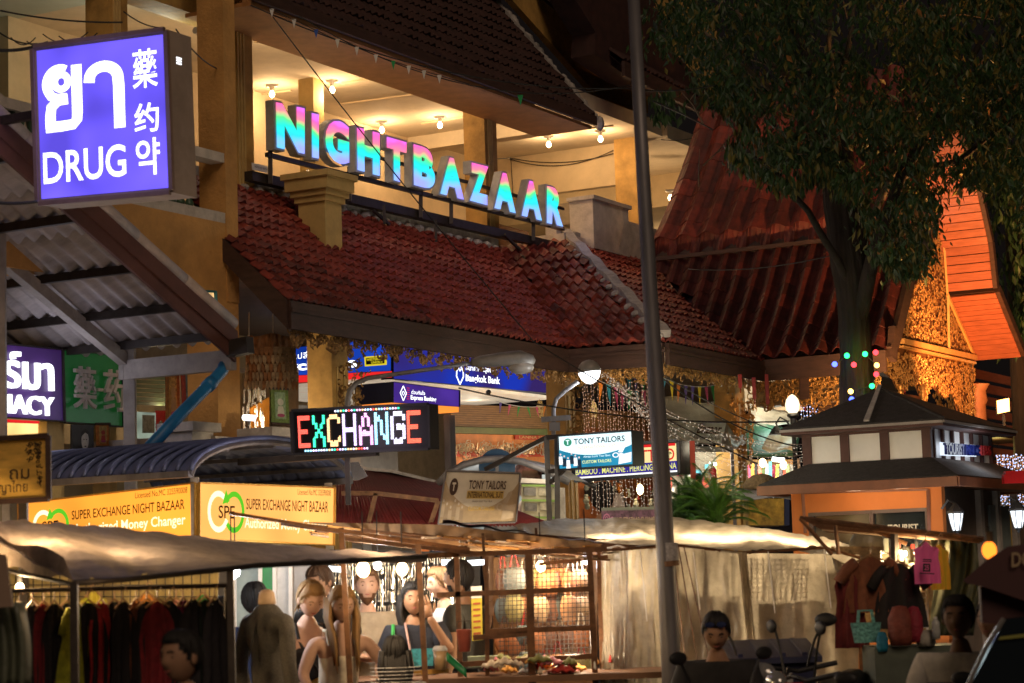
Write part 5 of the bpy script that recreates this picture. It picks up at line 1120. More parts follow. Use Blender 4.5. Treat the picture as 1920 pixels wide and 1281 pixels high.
def curtain(name, label, x0, x1, yt, yb, d, n, step, mt, r=.0055, cordm=M_str, jit=.3):
    t = thing(name, label, 'string lights', P((x0 + x1) / 2, yb, d))
    for i in range(n):
        x = x0 + (x1 - x0) * (i + random.uniform(-jit, jit)) / max(1, n - 1); a = P(x, yt + (random.uniform(-3, 3)), d); L = a.z - P(x, yb + random.uniform(-6, 6), d).z
        b = MB(); b.bar(a, a - Z * L, .004); b.build('cord', cordm, t)
        m = MB(); k = 0
        while k * step < L:
            dot(m, a - Z * (k * step + random.uniform(0, step * .5)) + Vector((random.uniform(-.012, .012), -.01, 0)), r); k += 1
        m.build('bulb_run', mt, t, kind='stuff')
    return t
curtain('light_curtain', 'curtain of warm string lights hanging between the yellow column and the lamp post', 1092, 1228, 716, 862, 24.4, 26, .045, E_dot)
curtain('light_curtain', 'lower curtain of string lights in front of the bar below the tattoo sign', 1110, 1232, 893, 960, 24.2, 20, .045, E_dotp)
curtain('icicle_lights', 'cold white icicle lights hanging behind the police box roof', 1500, 1582, 742, 800, 27.0, 16, .05, E_dotw, .010)
curtain('icicle_lights', 'cold white string lights at the right edge beside the police box', 1868, 1935, 853, 955, 26.5, 22, .05, E_dotw, .010)
t = thing('light_net', 'net of fine string lights sagging in swags right of the lamp post', 'string lights', P(1400, 850, 21.8))
for k in range(12):
    a = P(1120 + k * 6, 690 + k * 5, 22.2); c = P(1560, 830 + k * 2.4, 22.4); s_ = sagline(a, c, .22 + .05 * k + random.uniform(0, .05), 40)
    b = MB(); b.tube(s_, .0025, 3); b.build('cord', M_str, t); m = MB()
    for p in s_:
        for _ in range(2): dot(m, p + Vector((random.uniform(-.05, .05), 0, random.uniform(-.03, .0))), .0055)
    m.build('bulb_run', E_dotp, t, kind='stuff')
def bunting(label, a, c, sag, n, cols, w=.12, h=.2):
    t = thing('bunting', label, 'bunting', (a + c) / 2); s_ = sagline(a, c, sag, n); b = MB(); b.tube(s_, .004, 4); b.build('cord', M_white, t)
    for k in range(n):
        p = s_[k].lerp(s_[k + 1], .5); cn, cc = random.choice(cols); dr = (s_[k + 1] - s_[k]).normalized(); b = MB(); ti = random.uniform(-.03, .03)
        b.add([p - dr * w / 2, p + dr * w / 2, p + Vector((ti, ti, -h))], [(0, 1, 2)]); solid(b.build('pennant', mat('pennant_' + cn, cc, .7, var=.1), t), .002)
BC = [('yellow', (.75, .60, .02)), ('teal', (.03, .30, .42)), ('violet', (.12, .08, .35)), ('leafgreen', (.02, .32, .06)), ('orange', (.75, .22, .02)), ('rose', (.6, .08, .2))]
bunting('colourful bunting right of the globe lamp, upper string', P(1118, 695, 24), P(1225, 706, 25.5), .05, 8, BC)
bunting('colourful bunting right of the globe lamp, lower string', P(1120, 712, 23.6), P(1225, 730, 25), .06, 8, BC, .12, .24)
bunting('orange, green and violet bunting between the lamp post and the next yellow column', P(1238, 706, 23.5), P(1342, 722, 25.5), .06, 8, BC, .14, .22)
bunting('small pennants along the slatted awning', P(930, 752, 22.8), P(1030, 760, 24), .04, 6, BC, .06, .12)
lamp('arcade_fill', P(1285, 745, 22.8), 9, (1, .8, .55), .1); lamp('arcade_fill', P(1300, 840, 21.6), 9, (1, .85, .6), .1); lamp('arcade_fill', P(1160, 740, 23.0), 9, (1, .8, .55), .1)  # unseen fill lamps added to brighten the bunting and yellow column
M_tg = cloth_translucent('grey_tent_fabric', (.42, .42, .36), .35); M_tn = cloth_translucent('green_tent_fabric', (.05, .16, .10), .3); M_tw = cloth_translucent('white_tent_fabric', (.75, .78, .68), .5)
def tent(label, pts, d, mt):
    t = thing('tent', label, 'tent', P(pts[0][0], pts[0][1], d))
    return t
t = tent('grey market tent roof behind the lamp post with a fabric sign on its slope', [(1300, 840)], 27, M_tg)
def tp(x, y, dd=0): return P(x, y, 27 + dd)
for nm, q in (('roof_panel', [(1245, 745, .8), (1345, 755, .8), (1372, 838, -.6), (1238, 836, -.6)]), ('roof_panel', [(1345, 755, .8), (1400, 790, .5), (1398, 838, .2), (1372, 838, -.6)])):
    P4 = [tp(*a) for a in q]; b = MB(); b.grid(lambda u, v: (P4[0].lerp(P4[1], u)).lerp(P4[3].lerp(P4[2], u), v) + Z * .03 * math.sin(u * 7 + v * 3), 12, 8); solid(b.build(nm, M_tg, t, smooth=True), .004)
b = MB(); b.slab([tp(1238, 836, -.6), tp(1372, 838, -.6), tp(1372, 848, -.6), tp(1238, 846, -.6)][::-1], (0, .02, 0)); b.build('valance', M_tg, t)
b = MB(); b.slab([P(1308, 790, 26.1), P(1362, 792, 26.1), P(1352, 832, 26.0), P(1292, 829, 26.0)][::-1], (0, .01, 0)); b.build('fabric_sign', M_tw, t)
q = [P(1308, 790, 26.05), P(1362, 792, 26.05), P(1352, 832, 25.95), P(1292, 829, 25.95)]
b = MB(); text_on(b, q, 'Bazaar', .12, .12, .9, .6, .02, bold=.01); text_on(b, q, 'Anusarn Market', .05, .7, .95, .88, .02, bold=0); b.build('lettering', mat('dark_brown_print'), t)
for x in (1240, 1300, 1372): b = MB(); q = tp(x, 838, -.6); b.bar(Vector((q.x, q.y, 0)), q, .04); b.build('pole', M_galv, t)
t = tent('dark green market tent with pale side panels behind the gilded bracket', [(1440, 860)], 28, M_tn)
def tq_(x, y, dd=0): return P(x, y, 28 + dd)
for m_, q in ((M_tg, [(1400, 752, .8), (1470, 768, .8), (1502, 800, 0), (1405, 795, 0)]), (M_tn, [(1392, 796, 0), (1502, 800, 0), (1494, 862, -.5), (1385, 850, -.5)]), (M_tw, [(1448, 808, -.3), (1500, 812, -.3), (1486, 848, -.6), (1428, 842, -.6)])):
    P4 = [tq_(*a) for a in q]; b = MB(); b.grid(lambda u, v: (P4[0].lerp(P4[1], u)).lerp(P4[3].lerp(P4[2], u), v) + Z * .03 * math.sin(u * 6 + v * 3), 12, 8); solid(b.build('roof_panel', m_, t, smooth=True), .004)
for x in (1392, 1497): b = MB(); q = tq_(x, 860, -.5); b.bar(Vector((q.x, q.y, 0)), q, .04); b.build('pole', M_galv, t)
lamp('tent_light', tq_(1460, 790, -.2), 13, (.85, 1, .9), .2, t); lamp('tent_light', tq_(1440, 885, .3), 26, (1, .9, .75), .2, t); lamp('tent_light', tp(1300, 815, .8), 18, (1, .9, .75), .2, t); lamp('tent_light', tp(1290, 870, 0), 24, (1, .9, .75), .2, t)
for (x, y, nm) in ((1362, 789, 'below the gilded bracket'), (1448, 861, 'above the clothes stall'), (1520, 797, 'by the icicle lights')):
    b = MB(); b.tube([P(x, y, 27.2), P(x + 22, y + 2, 27.2)], .03, 8); tag(b.build('tube_lamp', emit('fluorescent_tube')), 'short glowing fluorescent tube ' + nm, 'light')
rs = thing('rear_stalls', 'bright clothes and souvenir stalls at the far end of the arcade', 'stall', P(1400, 1000, 29.5))
for x0, x1, y0, y1, c_, n_ in ((1232, 1350, 848, 1000, (.55, .52, .42), 'pale_backcloth'), (1350, 1505, 708, 770, (.60, .50, .36), 'cream_rear_wall'), (1385, 1500, 862, 930, (.50, .32, .14), 'tan_backcloth')):
    b = MB(); b.slab([P(x0, y1, 29.4), P(x1, y1, 29.4), P(x1, y0, 29.4), P(x0, y0, 29.4)], (0, .1, 0)); b.build('back_wall', mat(n_, c_, .8, var=.3), rs)
cl = [(.6, .6, .58), (.05, .25, .35), (.5, .05, .12), (.7, .45, .08), (.05, .05, .06), (.55, .08, .05), (.2, .3, .12)]
for k in range(16):
    x = 1388 + k * 6.6; y = 868 + random.uniform(-3, 5); w_ = 7; b = MB(); dd = 28.8 + random.uniform(-.2, .2)
    b.slab([P(x, y + 34, dd), P(x + w_, y + 34, dd), P(x + w_ - 1, y, dd), P(x + 1, y, dd)], (0, .03, 0)); b.build('hung_garment', mat('garment_%d' % (k % 7), cl[k % 7], .8, var=.3), rs)
for k in range(22):
    x = random.uniform(1236, 1345); y = random.uniform(862, 950); dd = 28.6; b = MB(); q = P(x, y, dd); b.box(q, random.uniform(.05, .16), .06, random.uniform(.06, .2)); b.build('boxed_goods', mat('garment_%d' % (k % 7)), rs)
for x, y in ((1430, 868), (1469, 872), (1255, 868)):
    b = MB(); b.ball(P(x, y, 28.3), .045, 10, 8, (1, 1, 1.3)); b.build('bulb', E_bulb, rs, smooth=True)
for k, x in enumerate((1245, 1285, 1330)):
    b = MB(); b.tube([P(x, 858 + k * 6, 29), P(x + 18, 859 + k * 6, 29)], .025, 8); b.build('tube_lamp', E_tube, rs)
for x, y in ((1430, 880), (1280, 880), (1330, 900), (1480, 885)): lamp('stall_light', P(x, y, 28.2), 13, (1, .88, .68), .1, rs)
lamp('stall_light', P(1440, 735, 28.4), 14, (1, .8, .55), .1, rs)
ol = thing('ornate_lamp', 'ornate black lamp standard with glowing glass and scroll arms beside the police box', 'street lamp', Vector((P(1487, 830, 24.6).x, 24.6, 0)))
q = P(1487, 785, 24.6); b = MB(); b.lathe(q, [(.03, -.1), (.035, 0), (.07, .03), (.06, .06)], 12); b.tube([Vector((q.x, q.y, 0)), q], .025, 8); b.build('post', M_black, ol)
b = MB(); b.lathe(q, [(.045, .06), (.075, .10), (.085, .16), (.07, .22), (.04, .26), (.01, .28)], 14); b.build('glass', emit('lamp_glass', (1, .80, .50), 1.6), ol, smooth=True)
for s_ in (-1, 1):
    b = MB(); pts = [q + Vector((s_ * x, 0, z)) for x, z in ((.02, -.12), (.08, -.02), (.15, .02), (.2, -.05), (.17, -.12), (.14, -.08))]; b.tube(pts, .012, 6); b.lathe(q + Vector((s_ * .2, 0, -.18)), [(.09, 0), (.06, .05), (.02, .1)], 10); b.build('scroll_arm', M_black, ol)
lamp('lamp_light', q + Vector((0, -.15, .15)), 4, (1, .8, .5), .08, ol)
q = [P(1128, 957, 20), P(1240, 955, 20.2), P(1240, 985, 20.2), P(1128, 987, 20)]
t = thing('market_banner', 'dark purple floral banner reading NIGHTBAZAAR CHIANGMAI behind the tarpaulin roof', 'banner', q[2])
b = MB(); b.slab(q[::-1], (0, .05, 0)); b.build('sheet', mat('floral_print', (.16, .08, .13), .6, var=.8, scale=24), t)
b = MB(); text_on(b, q, 'NIGHTBAZAAR CHIANGMAI', .22, .45, .98, .80, .006, bold=.01); b.build('lettering', mat('tan_print', (.55, .42, .28)), t)
b = MB(); ring_on(b, q, .08, .55, .06, .35, .3, 0, 360, .006); ring_on(b, q, .08, .55, .03, .18, .4, 0, 360, .006); ring_on(b, q, .17, .6, .03, .2, .4, 0, 360, .006); b.build('flower_print', mat('pink_print', (.55, .2, .35)), t)
b = MB(); b.slab([P(1128, 952, 20), P(1240, 950, 20.2), P(1240, 956, 20.2), P(1128, 958, 20)][::-1], (0, .06, 0)); b.build('top_rail', mat('grey_green_rail', (.22, .25, .2)), t)

KU = udep(1748, 20.6); KO = odep(1748, 20.6)          # the nearest corner
pb = thing('police_box', 'two-tiered police booth with black shingle roofs, white upper panels and orange walls', 'booth', BW(KU + 1.2, KO - .9, 0))
def bx(x, y): return PU(x, y, KU)     # on the street-side face
def by(x, y): return PB(x, y, KO)
o1 = uoh(bx(1515, 850))[1]; u1 = uoh(by(1862, 850))[0]
h_top = bx(1735, 806).z; h_mid = bx(1735, 868).z
b = MB(); b.bbox(KU + .03, u1, o1, KO - .03, h_mid - .1, h_top + .05); b.build('upper_storey', mat('white_panel', (.86, .83, .80), .6, var=.12, scale=2, dirt=.12), pb)
M_pp = mat('brown_timber', (.085, .030, .022), .6, var=.3)
for x in (1512, 1583, 1658, 1737):
    p = bx(x, 840); o = uoh(p)[1]; b = MB(); b.bbox(KU - .0, KU + .06, o - .045, o + .045, h_mid - .08, h_top + .04); b.build('timber_post', M_pp, pb)
b = MB(); b.bbox(KU - .01, KU + .05, o1, KO + .02, h_top, h_top + .09); b.build('timber_rail', M_pp, pb)
for k in range(7):
    p = by(1752 + k * 17.8, 840); u = uoh(p)[0]; b = MB(); b.bbox(u, u + .035, KO - .03, KO + .005, h_mid - .08, h_top + .04); b.build('thin_mullion', M_pp, pb)
def hiproof(parent, U0, U1, O0, O1, hE, hR, ov, top=None, name='roof'):
    ua, ub, oa, ob = U0 - ov, U1 + ov, O0 - ov, O1 + ov
    ru0, ru1, ro = top
    E = [BW(ua, ob, hE), BW(ub, ob, hE), BW(ub, oa, hE), BW(ua, oa, hE)]; A = BW(ru0, ro, hR); B_ = BW(ru1, ro, hR)
    for nm, pl in (('street_slope', [E[0], E[3], A]), ('side_slope', [E[1], E[0], A, B_]), ('rear_slope', [E[2], E[1], B_]), ('far_slope', [E[3], E[2], B_, A])):
        b = MB(); b.slab(pl, (0, 0, .03)); b.build(nm, M_darkroof if nm != 'side_slope' else mat('lit_side_shingle', (.07, .045, .03), .8, var=.5, scale=12, bump=.5), parent)  # side slope uses a lighter shingle copy, side light put into its colour
    b = MB(); b.slab([E[0] - Z * .04, E[3] - Z * .04, E[2] - Z * .04, E[1] - Z * .04], (0, 0, .035)); b.build('roof_soffit', M_pp, parent)
    for i in range(4):
        b = MB(); b.bar(E[i] + Z * .0, E[(i + 1) % 4] + Z * .0, .03, .025); b.build('eave_trim', mat('grey_gutter', (.30, .27, .25), .5), parent)
    return E, A, B_
ro_ = (o1 + KO) / 2; apx = PU(1650, 733, KU + .85); hR = apx.z; ro_ = uoh(apx)[1]
E, A, B_ = hiproof(pb, KU, u1, o1, KO, h_top + .06, hR, .20, (KU + .85, KU + 1.05, ro_))
b = MB(); m0 = E[0].lerp(E[3], .46); b.slab([m0 - NB * .03 + Z * .045, m0 + NB * .03 + Z * .045, A + NB * .02 + Z * .05, A - NB * .02 + Z * .05], (0, 0, .015)); b.build('roof_flashing', M_cement, pb)
b = MB(); b.bar(E[0] + Z * .03, A + Z * .03, .04, .03); b.build('hip_cap', M_darkroof, pb)
h_e = bx(1790, 893).z
LU0 = KU - .55; p_l = PU(1422, 918, LU0); p_r = PU(1795, 893, LU0); oa, ob = uoh(p_l)[1], uoh(p_r)[1]; LU1 = u1 + .6; h_e = (p_l.z + p_r.z) / 2
hs = h_mid + .02
lo = [BW(LU0, ob, h_e), BW(LU1, ob, h_e), BW(LU1, oa, h_e), BW(LU0, oa, h_e)]; up = [BW(KU - .01, KO + .01, hs), BW(u1, KO + .01, hs), BW(u1, o1, hs), BW(KU - .01, o1, hs)]
for i, nm in ((0, 'side_skirt'), (1, 'rear_skirt'), (2, 'far_skirt'), (3, 'street_skirt')):
    j = (i + 1) % 4; b = MB(); b.slab([lo[i], lo[j], up[j], up[i]], (0, 0, .03)); b.build(nm, M_darkroof if nm != 'side_skirt' else MATS['lit_side_shingle'], pb)
    b = MB(); b.bar(lo[i] - Z * .03, lo[j] - Z * .03, .04, .09); b.build('skirt_fascia', mat('rust_brown_fascia', (.20, .07, .03), .55), pb)
b = MB(); b.slab([p - Z * .05 for p in lo][::-1], (0, 0, .02)); b.build('skirt_soffit', mat('rust_brown_fascia'), pb)
M_ow = mat('orange_wall_render', (.58, .17, .03), .7, var=.15, scale=2, dirt=.1)
WU = KU - .12; wl0 = uoh(PU(1484, 950, WU))[1]; wl1 = uoh(PU(1766, 940, WU))[1]
ztop = h_e - .04; zwin = PU(1600, 958, WU).z
b = MB(); b.bbox(WU, WU + .1, wl0, wl1, zwin, ztop); b.build('orange_wall', M_ow, pb)
zs = 1.0
b = MB(); b.bbox(WU, WU + .1, wl0, uoh(PU(1516, 940, WU))[1], .12, zwin); b.build('orange_pier', M_ow, pb)
b = MB(); b.bbox(WU, WU + .1, uoh(PU(1740, 940, WU))[1], wl1, .12, zwin); b.build('orange_pier', M_ow, pb)
b = MB(); b.bbox(WU, WU + .1, wl0, wl1, .12, zs); b.build('orange_dado', M_ow, pb)
for (xa, ya, xb_, yb_) in ((1505, 925, 1740, 918), (1505, 925, 1510, 1000), (1740, 918, 1742, 1000)):
    b = MB(); b.bar(PU(xa, ya, WU - .008), PU(xb_, yb_, WU - .008), .03, .02); b.build('brown_moulding', MATS['rust_brown_fascia'], pb)
b = MB(); b.bbox(WU + .04, WU + .06, uoh(PU(1516, 940, WU))[1], uoh(PU(1740, 940, WU))[1], zs, zwin); b.build('window_glass', mat('tinted_glass', (.015, .02, .02), .08, spec=.8), pb)
for x in (1519, 1633, 1738):
    o = uoh(PU(x, 960, WU))[1]; b = MB(); b.bbox(WU - .005, WU + .05, o - .02, o + .02, zs, zwin); b.build('window_frame', mat('bronze_frame', (.12, .07, .05), .4), pb)
b = MB(); b.bbox(WU - .005, WU + .05, uoh(PU(1516, 940, WU))[1], uoh(PU(1740, 940, WU))[1], zwin - .035, zwin); b.build('window_frame', MATS['bronze_frame'], pb)
q = [PU(1665, 984, WU - .01), PU(1722, 982, WU - .01), PU(1722, 995, WU - .01), PU(1665, 997, WU - .01)]
b = MB(); text_on(b, q, 'TOURIST POLICE', -.0, 0, 1.9, 1, .004, bold=.03); b.build('window_lettering', mat('cream_letters', (.75, .68, .55)), pb) if False else None
b = MB(); text_on(b, q, 'TOURIST', .0, 0, 1, 1, .008, bold=.03); b.build('window_lettering', mat('cream_letters', (.75, .68, .55)), pb)
SO2 = KO - .05; b = MB(); b.bbox(WU + .1, u1 + .3, SO2 - .1, SO2, .12, ztop); b.build('grey_side_wall', mat('grey_brown_render', (.26, .20, .15), .8, var=.2), pb)
for k in range(3):
    x0 = 1846 + k * 0; break
for px in (1840, 1872, 1905):
    u = uoh(PB(px, 960, SO2 + .06))[0]; b = MB(); b.bbox(u, u + .10, SO2, SO2 + .06, .12, ztop); b.build('downpipe', M_whitepaint, pb)
b = MB(); ua = uoh(PB(1852, 960, SO2))[0]; ub_ = uoh(PB(1888, 960, SO2))[0]; b.bbox(ua, ub_, SO2, SO2 + .03, .12, PB(1865, 948, SO2).z); b.build('side_door', mat('grey_door', (.30, .36, .33), .4), pb)
q = [PB(1766, 828, KO + .03), PB(1833, 832, KO + .03), PB(1834, 854, KO + .03), PB(1767, 856, KO + .03)]
q = [PB(1767, 829, KO + .03), PB(1853, 836, KO + .03), PB(1854, 857, KO + .03), PB(1768, 854, KO + .03)]
t = thing('police_letters', 'raised blue TOURIST POLICE and red 1155 letters lit white from behind on the upper panels', 'sign', q[3])
b = MB(); text_on(b, q, 'TOURIST POLICE', .0, .05, .74, .95, .02, bold=.03, thick=.03); b.build('blue_letters', mat('blue_letter', (.01, .02, .16), .4), t)
b = MB(); text_on(b, q, '1155', .77, .05, .99, .9, .02, bold=.03, thick=.03); b.build('red_letters', mat('red_letter', (.45, .02, .02), .4), t)
b = MB(); rect_on(b, q, -.02, .0, .76, 1.0, -.02); b.build('back_glow', emit('white_back_glow', (.75, .85, 1), 1.0), t); lamp('letter_glow', quadpt(q, .45, .5, .22), 3, (.85, .92, 1), .15, t)
for px, nm in ((1793, 'left'), (1909, 'right')):
    q = P(px, 985 - (0 if px < 1850 else 5), 20.2); t = thing('carriage_lamp', 'glowing black-framed carriage lamp at the %s of the booth side wall' % nm, 'wall lamp', q, group='carriage lamps on the police booth')
    b = MB(); b.lathe(q, [(.035, -.05), (.055, .02), (.07, .11)], 6); b.build('glass', emit('lantern_glass', (.85, .93, 1), 1.7), t)
    b = MB(); b.lathe(q + Z * .11, [(.085, 0), (.08, .02), (.04, .07), (.01, .10)], 6); b.lathe(q - Z * .10, [(.004, 0), (.02, .03), (.04, .05)], 6)
    for a in range(6):
        an = a * math.pi / 3; b.bar(q + Vector((.037 * math.cos(an), .037 * math.sin(an), -.05)), q + Vector((.073 * math.cos(an), .073 * math.sin(an), .11)), .008)
    b.tube([q + Z * .2, q + Z * .24 + Vector((-.06, .02, 0)), q + Z * .16 + Vector((-.12, .05, 0))], .012, 6); b.build('lantern_frame', M_black, t)
    lamp('lantern_light', q + Vector((.0, -.12, .02)), 4, (.9, .93, 1), .06, t)
q = P(1902, 898, 20.6); b = MB(); b.box(q, .22, .1, .09); b.box(q + Z * .06, .18, .09, .03); o = b.build('red_beacon', mat('red_beacon_plastic', (.5, .015, .02), .25, spec=.7)); tag(o, 'red beacon bar on the eave of the police booth at the right edge', 'beacon')
for k in range(5):
    a = P(1400 + k * 9, 985, 21); 
fq = P(1881, 762, 26.2)
t = thing('orange_floodlight', 'square orange floodlight glaring up at the gilded gable', 'floodlight', fq)
b = MB(); c_ = [fq + Vector((x, 0, z)) for x, z in ((-.085, -.10), (.085, -.07), (.085, .11), (-.085, .08))]; b.slab(c_, (.02, .12, 0)); b.build('housing', M_steel, t)
b = MB(); b.add([p + (p - fq) * -.12 + Vector((0, -.005, 0)) for p in c_], [(0, 1, 2, 3)]); b.build('lens', emit('orange_lens', (1, .40, .08), 12), t)
b = MB(); b.bar(fq - Z * .1, fq - Z * .25, .03); b.build('bracket', M_steel, t)
spotlamp('floodlight_beam', PB(1890, 800, 5.1), PB(1830, 500, 3.9), 750, (1, .36, .10), 1.5, .8, .1)
spotlamp('floodlight_beam', PB(1780, 850, 5.6), PB(1745, 600, 3.8), 900, (1, .50, .18), 1.5, .8, .1)
lamp('gable_fill', PB(1888, 665, 4.15), 9, (1, .55, .18), .08); lamp('gable_fill', PB(1850, 730, 4.4), 10, (1, .22, .05), .1)  # fixtureless lamps added to brighten the lower soffit and gable
ledge = MB(); ledge.bbox(uoh(PB(1852, 800, 3.6))[0], uoh(PB(1940, 800, 3.6))[0], 3.0, 3.6, PB(1852, 806, 3.6).z - .08, PB(1852, 806, 3.6).z); tag(ledge.build('small_roof_ledge', M_fascia), 'small dark roof ledge beneath the orange floodlight', 'roof')
for k, px in enumerate((1880, 1912)):
    u = uoh(PB(px, 850, 2.6))[0]; b = MB(); b.bbox(u, u + .3, 2.3, 2.6, .12, 3.4); tag(b.build('pillar', mat('yellow_lit_pillar', (.62, .42, .04), .7, var=.2)), 'yellow pillar %s behind the police booth' % ('first' if k == 0 else 'at the right edge'), 'pillar', 'yellow pillars behind the police booth')
lamp('eave_downlight', PU(1600, 928, LU0 + .05), 4, (1, .78, .5), .1, pb); lamp('eave_downlight', PU(1690, 925, LU0 + .05), 3, (1, .78, .5), .1, pb); lamp('yard_light', PB(1870, 850, 3.4), 6, (1, .75, .2), .1)
M_bark = mat('dark_bark', (.03, .022, .017), .95, var=.5, scale=9, stretch=(1, 1, .25), bump=1.0, bscale=22)
M_leafA = mat('leaf_green', (.022, .060, .012), .5, var=.7, scale=3.0); M_leafB = mat('leaf_yellow', (.13, .115, .02), .55, var=.4, scale=3); M_leafC = mat('leaf_orange', (.30, .13, .03), .6, var=.3)
TD = 24.2
tree = thing('street_tree', 'huge dark leafy tree with drooping leaves overhanging the gabled roof, coloured bulbs round its trunk', 'tree', Vector((P(1607, 900, TD).x, TD, 0)))
tb = Vector((P(1600, 1000, TD).x, TD, 0)); tk = [tb, P(1606, 730, TD), P(1604, 600, TD), P(1590, 470, TD), P(1572, 330, TD), P(1563, 200, TD)]
b = MB(); b.tube(tk, [.26, .19, .17, .20, .16, .13], 16)
fine = []; rr_ = [.26, .19, .17, .20, .16, .13]
for i in range(5):
    for j in range(14): fine.append((tk[i].lerp(tk[i + 1], j / 14), rr_[i] + (rr_[i + 1] - rr_[i]) * j / 14))
b = MB(); b.tube([p for p, _ in fine], [r_ for _, r_ in fine], 40)
for k, v in enumerate(b.v):
    c_ = fine[min(len(fine) - 1, k // 40)][0]; a_ = k % 40; d_ = (v - c_); b.v[k] = v + d_.normalized() * (.022 * math.sin(a_ * 2.2 + c_.z * 1.3 + 2 * noise.noise(v * 2)) + .04 * noise.noise(Vector((v.x * 5, v.y * 5, v.z * 1.6))))
b.build('trunk', M_bark, tree, smooth=True)
br = [[(1604, 620), (1640, 470), (1690, 330), (1780, 180), (1850, 60)], [(1572, 330), (1545, 180), (1490, 60), (1450, -40)], [(1565, 260), (1558, 120), (1552, -40)], [(1560, 200), (1590, 90), (1610, -40)],
      [(1572, 300), (1480, 200), (1400, 130), (1320, 60)], [(1604, 560), (1530, 420), (1460, 330), (1400, 280)], [(1690, 330), (1800, 300), (1900, 220)], [(1640, 470), (1720, 420), (1740, 470)], [(1640, 400), (1760, 120), (1790, -30)], [(1545, 180), (1440, 120), (1380, 20)]]
for k, pl in enumerate(br):
    dd = [TD - (1.4 + random.uniform(0, 1.0)) * i / len(pl) for i in range(len(pl))]
    pts = [P(x, y, d) for (x, y), d in zip(pl, dd)]; fine = []
    for i in range(len(pts) - 1):
        for j in range(4): fine.append(pts[i].lerp(pts[i + 1], j / 4) + Vector([random.uniform(-.02, .02)] * 3))
    fine.append(pts[-1]); r0 = (.10 if k in (0, 1) else .05); n = len(fine)
    b = MB(); b.tube(fine, [r0 * (1 - .75 * i / n) for i in range(n)], 8); b.build('branch', M_bark if k in (0, 1, 5, 6) else mat('pale_branch_bark', (.13, .10, .07), .9, var=.5, scale=9, bump=.6), tree, smooth=True)
for k in range(40):
    x = random.uniform(1300, 1900); y = random.uniform(20, 380); d = TD + random.uniform(-1.2, 1); a = P(x, y, d); an = random.uniform(-2.6, -.5); L = random.uniform(.25, .8)
    e_ = a + Vector((math.cos(an) * L, random.uniform(-.2, .2), -math.sin(an) * L * random.choice((1, -.3)))); b = MB(); b.tube([a, a.lerp(e_, .5) + Z * .04, e_], [.010, .007, .003], 5); b.build('twig', mat('pale_twig', (.20, .15, .10), .8), tree)
crown = [(1250, -20), (1226, 70), (1300, 110), (1330, 170), (1380, 185), (1400, 235), (1368, 262), (1400, 300), (1440, 310), (1455, 335), (1500, 340), (1530, 290), (1560, 330), (1600, 350), (1622, 395), (1645, 470), (1700, 505), (1728, 470), (1745, 350), (1800, 335), (1858, 340), (1885, 330), (1905, 340), (1925, 400), (1960, 420), (1960, -30)]
hang = [(1215, 170, 1265, 240), (1790, 340, 1880, 380), (1340, 190, 1500, 340), (1580, 330, 1720, 480)]
leavesA, leavesB, leavesC = MB(), MB(), MB()
def leaf(mb, p, s, dirn):
    side = dirn.cross(Vector((random.uniform(-1, 1), random.uniform(-1, 1), random.uniform(-.3, .3)))).normalized(); w = s * random.uniform(.13, .24); n = side.cross(dirn).normalized() * s * .06
    a = p; m = p + dirn * s * .45; e_ = p + dirn * s
    mb.add([a, m + side * w + n, e_, m - side * w + n], [(0, 1, 2, 3)])
random.seed(11)
cl = 0; tries = 0
holes = [(1840, 60, 50), (1690, 130, 24), (1740, 330, 22), (1430, 60, 20), (1500, 140, 22), (1625, 300, 16), (1290, 160, 26)]
while cl < 1000 and tries < 12000:
    tries += 1
    x = random.uniform(1215, 1950); y = random.uniform(-30, 510)
    if not inpoly(x, y, crown): continue
    if noise.noise(Vector((x * .016, y * .02, 3.1))) < -.10: continue
    if any(math.hypot(x - a, y - c) < r for a, c, r in holes): continue
    cl += 1; d = TD + random.uniform(-2.2, 1.6); c0 = P(x, y, d)
    warm = x > 1640 and random.random() < .55  # more yellow leaves on the right: floodlit warmth put into leaf colour
    for _ in range(random.randint(16, 30)):
        p = c0 + Vector((random.gauss(0, .13), random.gauss(0, .14), random.gauss(0, .10)))
        dr = Vector((random.uniform(-.6, .6), random.uniform(-.6, .6), random.uniform(-1.1, -.25))).normalized()
        q_ = random.random(); leaf(leavesC if (q_ < .012) else (leavesB if q_ < (.28 if warm else .12) else leavesA), p, random.uniform(.05, .15), dr)
for k in range(130):
    i = random.randint(3, len(crown) - 9); a = Vector(crown[i]); c = Vector(crown[i + 1]); pq_ = a.lerp(c, random.random()); d = TD + random.uniform(-1.8, .6); p0 = P(pq_.x + random.uniform(-8, 8), pq_.y - 8, d)
    for j in range(16):
        p = p0 + Vector((random.gauss(0, .05), random.gauss(0, .05), -random.random() * .16)); leaf(random.choice([leavesA, leavesA, leavesB]), p, random.uniform(.09, .16), Vector((random.uniform(-.35, .35), random.uniform(-.3, .3), -1)).normalized())
for x0, y0, n_ in ((1250, 175, 26), (1238, 210, 22), (1262, 200, 16), (1225, 180, 10)):
    for j in range(n_): leaf(leavesA, P(x0 + random.gauss(0, 9), y0 + random.gauss(0, 9), 20.5), random.uniform(.09, .15), Vector((random.uniform(-.5, .6), random.uniform(-.3, .3), -1)).normalized())
for mb, m_ in ((leavesA, M_leafA), (leavesB, M_leafB), (leavesC, M_leafC)): mb.build('crown', m_, tree, kind='stuff')
for x in (1790, 1835, 1868): pass
